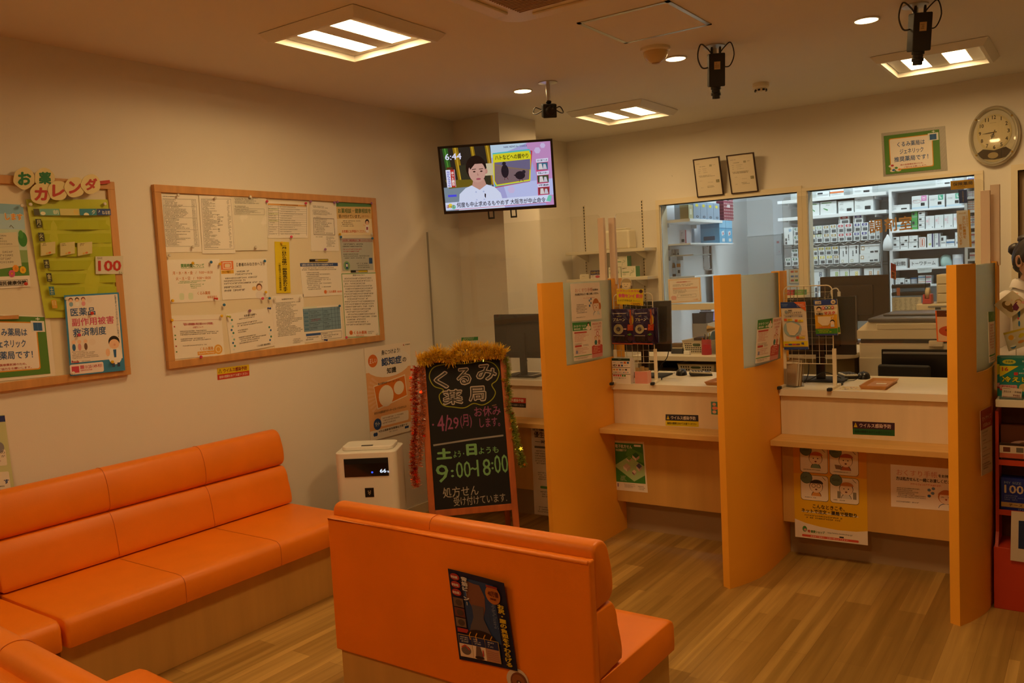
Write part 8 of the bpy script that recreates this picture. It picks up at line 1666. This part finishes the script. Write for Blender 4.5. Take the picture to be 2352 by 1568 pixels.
# notice on the side of the rightmost divider
a = V((3.1405, 3.805, 0)); b_ = V((3.1565, 4.0, 0)); d = (b_-a).normalized(); n = V((d.y, -d.x, 0)); a = a+n*.006; q = []
for p in ((2251, 944), (2277, 931), (2279, 1081), (2254, 1093)):
    rr = ray(*p); q.append(EYE+rr*((a-EYE).dot(n)/rr.dot(n)))
s = Sheet(q, '#d8c4b0', n, t=.001); s.rect(0, 0, 1, .30, '#a84430'); s.txt(.12, .10, .95, .18, 'マイサイズ', '#e0b8a0', .02); s.txt(.2, .21, .85, .27, '100kcal', '#e0b8a0', .02)
for v in (.34, .46, .58, .70): s.fine(.1, v, .8, v+.03, 1, '#4a342c'); s.fine(.15, v+.05, .95, v+.08, 1, '#b06a58')
s.fine(.1, .82, .9, .93, 3, '#4a342c'); s.build('notice', 'red-topped notice on the side of the rightmost orange divider', 'notice')

# ================================================================== THE PERSON
pf = V((.77, -.64, 0)).normalized(); pl = V((-pf.y, pf.x, 0)); up = V((0, 0, 1)); P0 = V((3.235, 4.935, 0))
W_ = lambda f, l, z: P0+pf*f+pl*l+up*z
person = empty('person', 'person with dark hair in a bun and a white coat standing at the right edge', 'person', None)
sk = [(W_(-.01, 0, .80), .115), (W_(0, 0, .93), .10), (W_(0, 0, 1.06), .11), (W_(-.01, 0, 1.17), .105), (W_(-.015, 0, 1.245), .06), (W_(-.005, 0, 1.30), .046), (W_(.005, 0, 1.345), .050)]
ed = [(i, i+1) for i in range(6)]
def chain(start, pts):
    k = start
    for p, r_ in pts: sk.append((p, r_)); ed.append((k, len(sk)-1)); k = len(sk)-1
    return k
for s_ in (-1, 1):
    w_ = chain(3, [(W_(-.01, s_*.10, 1.215), .055), (W_(-.01, s_*.165, 1.20), .047), (W_(-.02, s_*.185, 1.08), .040), (W_(-.01, s_*.19, .965), .034), (W_(.10, s_*.165, .955), .030), (W_(.20, s_*.13, .97), .024), (W_(.245, s_*.115, .975), .026)])
    pw = sk[w_][0]
    for j in range(4):
        off = (j-1.5)*.017; L = (.072, .082, .077, .06)[j]
        chain(w_, [(pw+pf*.035+pl*off+up*.002, .0088), (pw+pf*(.035+L*.5)+pl*off*1.1-up*.006, .0082), (pw+pf*(.035+L*.8)+pl*off*1.1-up*.022, .0075), (pw+pf*(.035+L*.95)+pl*off*1.1-up*.038, .0066)])
    chain(w_, [(pw+pf*.01-pl*s_*.032-up*.006, .010), (pw+pf*.035-pl*s_*.047-up*.014, .009), (pw+pf*.058-pl*s_*.050-up*.022, .008)])
    chain(0, [(W_(-.01, s_*.075, .73), .085), (W_(.0, s_*.08, .60), .070), (W_(.01, s_*.08, .43), .052), (W_(-.01, s_*.08, .27), .047), (W_(-.02, s_*.08, .08), .033), (W_(.04, s_*.085, .035), .033), (W_(.11, s_*.09, .028), .028)])
me = bpy.data.meshes.new('body'); me.from_pydata([tuple(p) for p, r_ in sk], ed, []); ob = bpy.data.objects.new('body', me); COL.objects.link(ob)
sm_ = ob.modifiers.new('skin', 'SKIN'); sv = me.skin_vertices[0].data
for i, (p, r_) in enumerate(sk): sv[i].radius = (r_, r_)
sv[0].use_root = True
ss = ob.modifiers.new('sub', 'SUBSURF'); ss.levels = ss.render_levels = 2
dg = bpy.context.evaluated_depsgraph_get(); dg.update()
ev = bpy.data.meshes.new_from_object(ob.evaluated_get(dg)); bpy.data.objects.remove(ob)
M_skin = mat('skin', (.62, .36, .24), .5, noise=((20, 20, 20), .05))
body = MB(); body.add([v.co.copy() for v in ev.vertices], [tuple(p.vertices) for p in ev.polygons], M_skin, True)
HC = W_(.018, 0, 1.408)
def headpt(th, ph):        # th from the crown, ph around from the face direction
    x, y, z = math.sin(th)*math.cos(ph), math.sin(th)*math.sin(ph), math.cos(th)
    f = x*(.095 if x > 0 else .092); l = y*.074; h = z*.112
    if z < -.15: k = (-.15-z); f *= 1-.28*k; l *= 1-.55*k
    if z < -.3 and x < 0: f *= 1-.55*(-.3-z)
    if x > .5:
        a = abs(y); f += .004
        if a < .16: f += .020*math.exp(-((z+.18)/.15)**2)*(1-a/.16) + .005*math.exp(-((z+.50)/.06)**2)
        f -= .009*math.exp(-((z-.06)/.11)**2)*math.exp(-((a-.36)/.16)**2)
        f += .006*math.exp(-((z+.80)/.14)**2)
    return HC+pf*f+pl*l+up*h
nt_, np_ = 26, 40; vs_ = [headpt(PI*i/nt_, 2*PI*j/np_) for i in range(nt_+1) for j in range(np_)]
body.add(vs_, [(i*np_+j, i*np_+(j+1) % np_, (i+1)*np_+(j+1) % np_, (i+1)*np_+j) for i in range(nt_) for j in range(np_)], M_skin, True)
for s_ in (-1, 1):       # ears
    e = HC+pl*s_*.073-pf*.008-up*.004; b0 = len(body.v)
    g = []; nu = 16
    for r_, o_ in ((.0, .004), (.45, .006), (.72, .013), (.95, .016), (1.0, .008), (.8, -.004)):
        for k in range(nu): a = 2*PI*k/nu; g.append(e+pf*(math.cos(a)*.017*r_-math.sin(a)*.004*r_)+up*(math.sin(a)*.031*r_)+pl*s_*o_)
    body.add(g, [(i*nu+k, i*nu+(k+1) % nu, (i+1)*nu+(k+1) % nu, (i+1)*nu+k) for i in range(5) for k in range(nu)], M_skin, True)
body.build('body', person)
for s_ in (-1, 1):
    e = HC+pf*.083+pl*s_*.030+up*.008
    b = MB(); b.lathe([(.0, .009), (.006, .0075), (.009, .003), (.010, 0)], mat('eye_white', (.8, .78, .75), .2), tuple(e), 14, tuple(pf)); b.lathe([(.0, .0095), (.0045, .0088)], M_black, tuple(e), 12, tuple(pf)); b.build('eye', person)
    b = MB(); b.tube([HC+pf*.086+pl*s_*.016+up*.026, HC+pf*.088+pl*s_*.03+up*.031, HC+pf*.080+pl*s_*.045+up*.027], .0028, M_black, 6); b.build('eyebrow', person)
b = MB(); b.tube([HC+pf*.090+pl*.02-up*.056, HC+pf*.098-up*.054, HC+pf*.090-pl*.02-up*.056], [.002, .0045, .002], mat('lip', (.45, .15, .12), .4), 8); b.build('mouth', person)
M_hair = mat('dark_hair', (.022, .012, .009), .45, noise=((40, 40, 160), .5), bump=(240, .5))
hb = MB(); vs_ = []; fs = []
for i in range(19):
    for j in range(np_):
        ph = 2*PI*j/np_; lim = .30+.42*(.5-.5*math.cos(ph))**.7; th = PI*lim*i/18*(1.0)
        p = headpt(th, ph); d = (p-HC).normalized(); k = 1 if i < 18 else 0
        vs_.append(p+d*(.011*k*(1+.25*math.sin(ph*9+i))-.004*(1-k)))
for i in range(18):
    for j in range(np_): fs.append((i*np_+j, i*np_+(j+1) % np_, (i+1)*np_+(j+1) % np_, (i+1)*np_+j))
hb.add(vs_, fs, M_hair, True); hb.build('hair', person)
def blob(c, rx, ry, rz, m_, nm, wob=.0):
    b = MB(); n1, n2 = 10, 16; g = [c+V((rx*math.sin(PI*i/n1)*math.cos(2*PI*j/n2), ry*math.sin(PI*i/n1)*math.sin(2*PI*j/n2), rz*math.cos(PI*i/n1)))*(1+wob*math.sin(i*2.1+j*1.7)) for i in range(n1+1) for j in range(n2)]
    b.add(g, [(i*n2+j, i*n2+(j+1) % n2, (i+1)*n2+(j+1) % n2, (i+1)*n2+j) for i in range(n1) for j in range(n2)], m_, True); b.build(nm, person)
blob(HC-pf*.108+up*.055, .034, .034, .032, M_hair, 'hair_bun', .05); blob(HC-pf*.03+up*.105, .05, .05, .025, M_hair, 'hair_top_roll', .04); blob(HC-pf*.088-up*.025, .028, .028, .035, M_hair, 'hair_nape', .05)
# coat, trousers, shoes
M_coat = mat('white_coat', (.78, .72, .66), .75, noise=((9, 9, 9), .03))
def loft(rings, m_, nm, n=28):
    b = MB(); vs_ = []
    for f0, l0, z, rf, rl in rings:
        for k in range(n): a = 2*PI*k/n; vs_.append(W_(f0+rf*math.cos(a), l0+rl*math.sin(a)*(1+.012*math.sin(a*7+z*30)), z+.0))
    b.add(vs_, [(i*n+k, i*n+(k+1) % n, (i+1)*n+(k+1) % n, (i+1)*n+k) for i in range(len(rings)-1) for k in range(n)], m_, True); return b
b = loft([(-.01, 0, .52, .155, .19), (-.01, 0, .70, .145, .175), (-.005, 0, .86, .135, .155), (0, 0, .96, .125, .145), (.005, 0, 1.08, .128, .158), (0, 0, 1.16, .122, .168), (-.012, 0, 1.215, .100, .150), (-.015, 0, 1.245, .082, .105), (-.012, 0, 1.268, .070, .075), (-.008, 0, 1.285, .064, .066)], M_coat, 'coat')
for s_ in (-1, 1):
    pts = spl([W_(-.01, s_*.12, 1.205), W_(-.012, s_*.168, 1.185), W_(-.02, s_*.188, 1.08), W_(-.012, s_*.192, .965), W_(.07, s_*.172, .948), W_(.17, s_*.14, .962)], 4); n_ = len(pts)
    b.tube(pts, [.062-.022*(i/(n_-1))+.003*math.sin(i*1.9) for i in range(n_)], M_coat, 18)
b.build('coat', person)
c_ = MB(); vs_ = []; n = 36
for z, r_, fl in ((1.262, .062, 0), (1.292, .058, 0), (1.318, .060, .004), (1.312, .068, .008), (1.275, .080, .010)):
    for k in range(n):
        a = .30+(2*PI-.60)*k/(n-1); vs_.append(W_(-.006+(r_+fl)*math.cos(a)*1.0, (r_+fl)*math.sin(a), z-.030*max(0, math.cos(a))))
c_.add(vs_, [(i*n+k, i*n+k+1, (i+1)*n+k+1, (i+1)*n+k) for i in range(4) for k in range(n-1)], M_coat, True); c_.build('collar', person)
b = loft([(-.01, 0, .55, .12, .155), (-.01, 0, .75, .13, .165)], mat('navy_cloth', (.03, .035, .06), .8), 'trousers')
for s_ in (-1, 1): b.tube([W_(0, s_*.08, .62), W_(.01, s_*.08, .43), W_(-.01, s_*.08, .25), W_(-.02, s_*.08, .075)], [.088, .072, .065, .058], mat('navy_cloth'), 16)
b.build('trousers', person)
for s_ in (-1, 1):
    b = MB(); g = []; n = 18
    for z, k_ in ((0, .96), (.02, 1.0), (.045, .88), (.065, .55), (.072, .1)):
        for k in range(n): a = 2*PI*k/n; g.append(W_(.045+.125*k_*math.cos(a)-(.03 if z > .04 else 0)*(1-k_), s_*.085+.045*k_*math.sin(a), z))
    b.add(g, [(i*n+k, i*n+(k+1) % n, (i+1)*n+(k+1) % n, (i+1)*n+k) for i in range(4) for k in range(n)], M_white, True); b.add(g[:n], [tuple(range(n))[::-1]], M_white); b.build('shoe', person)
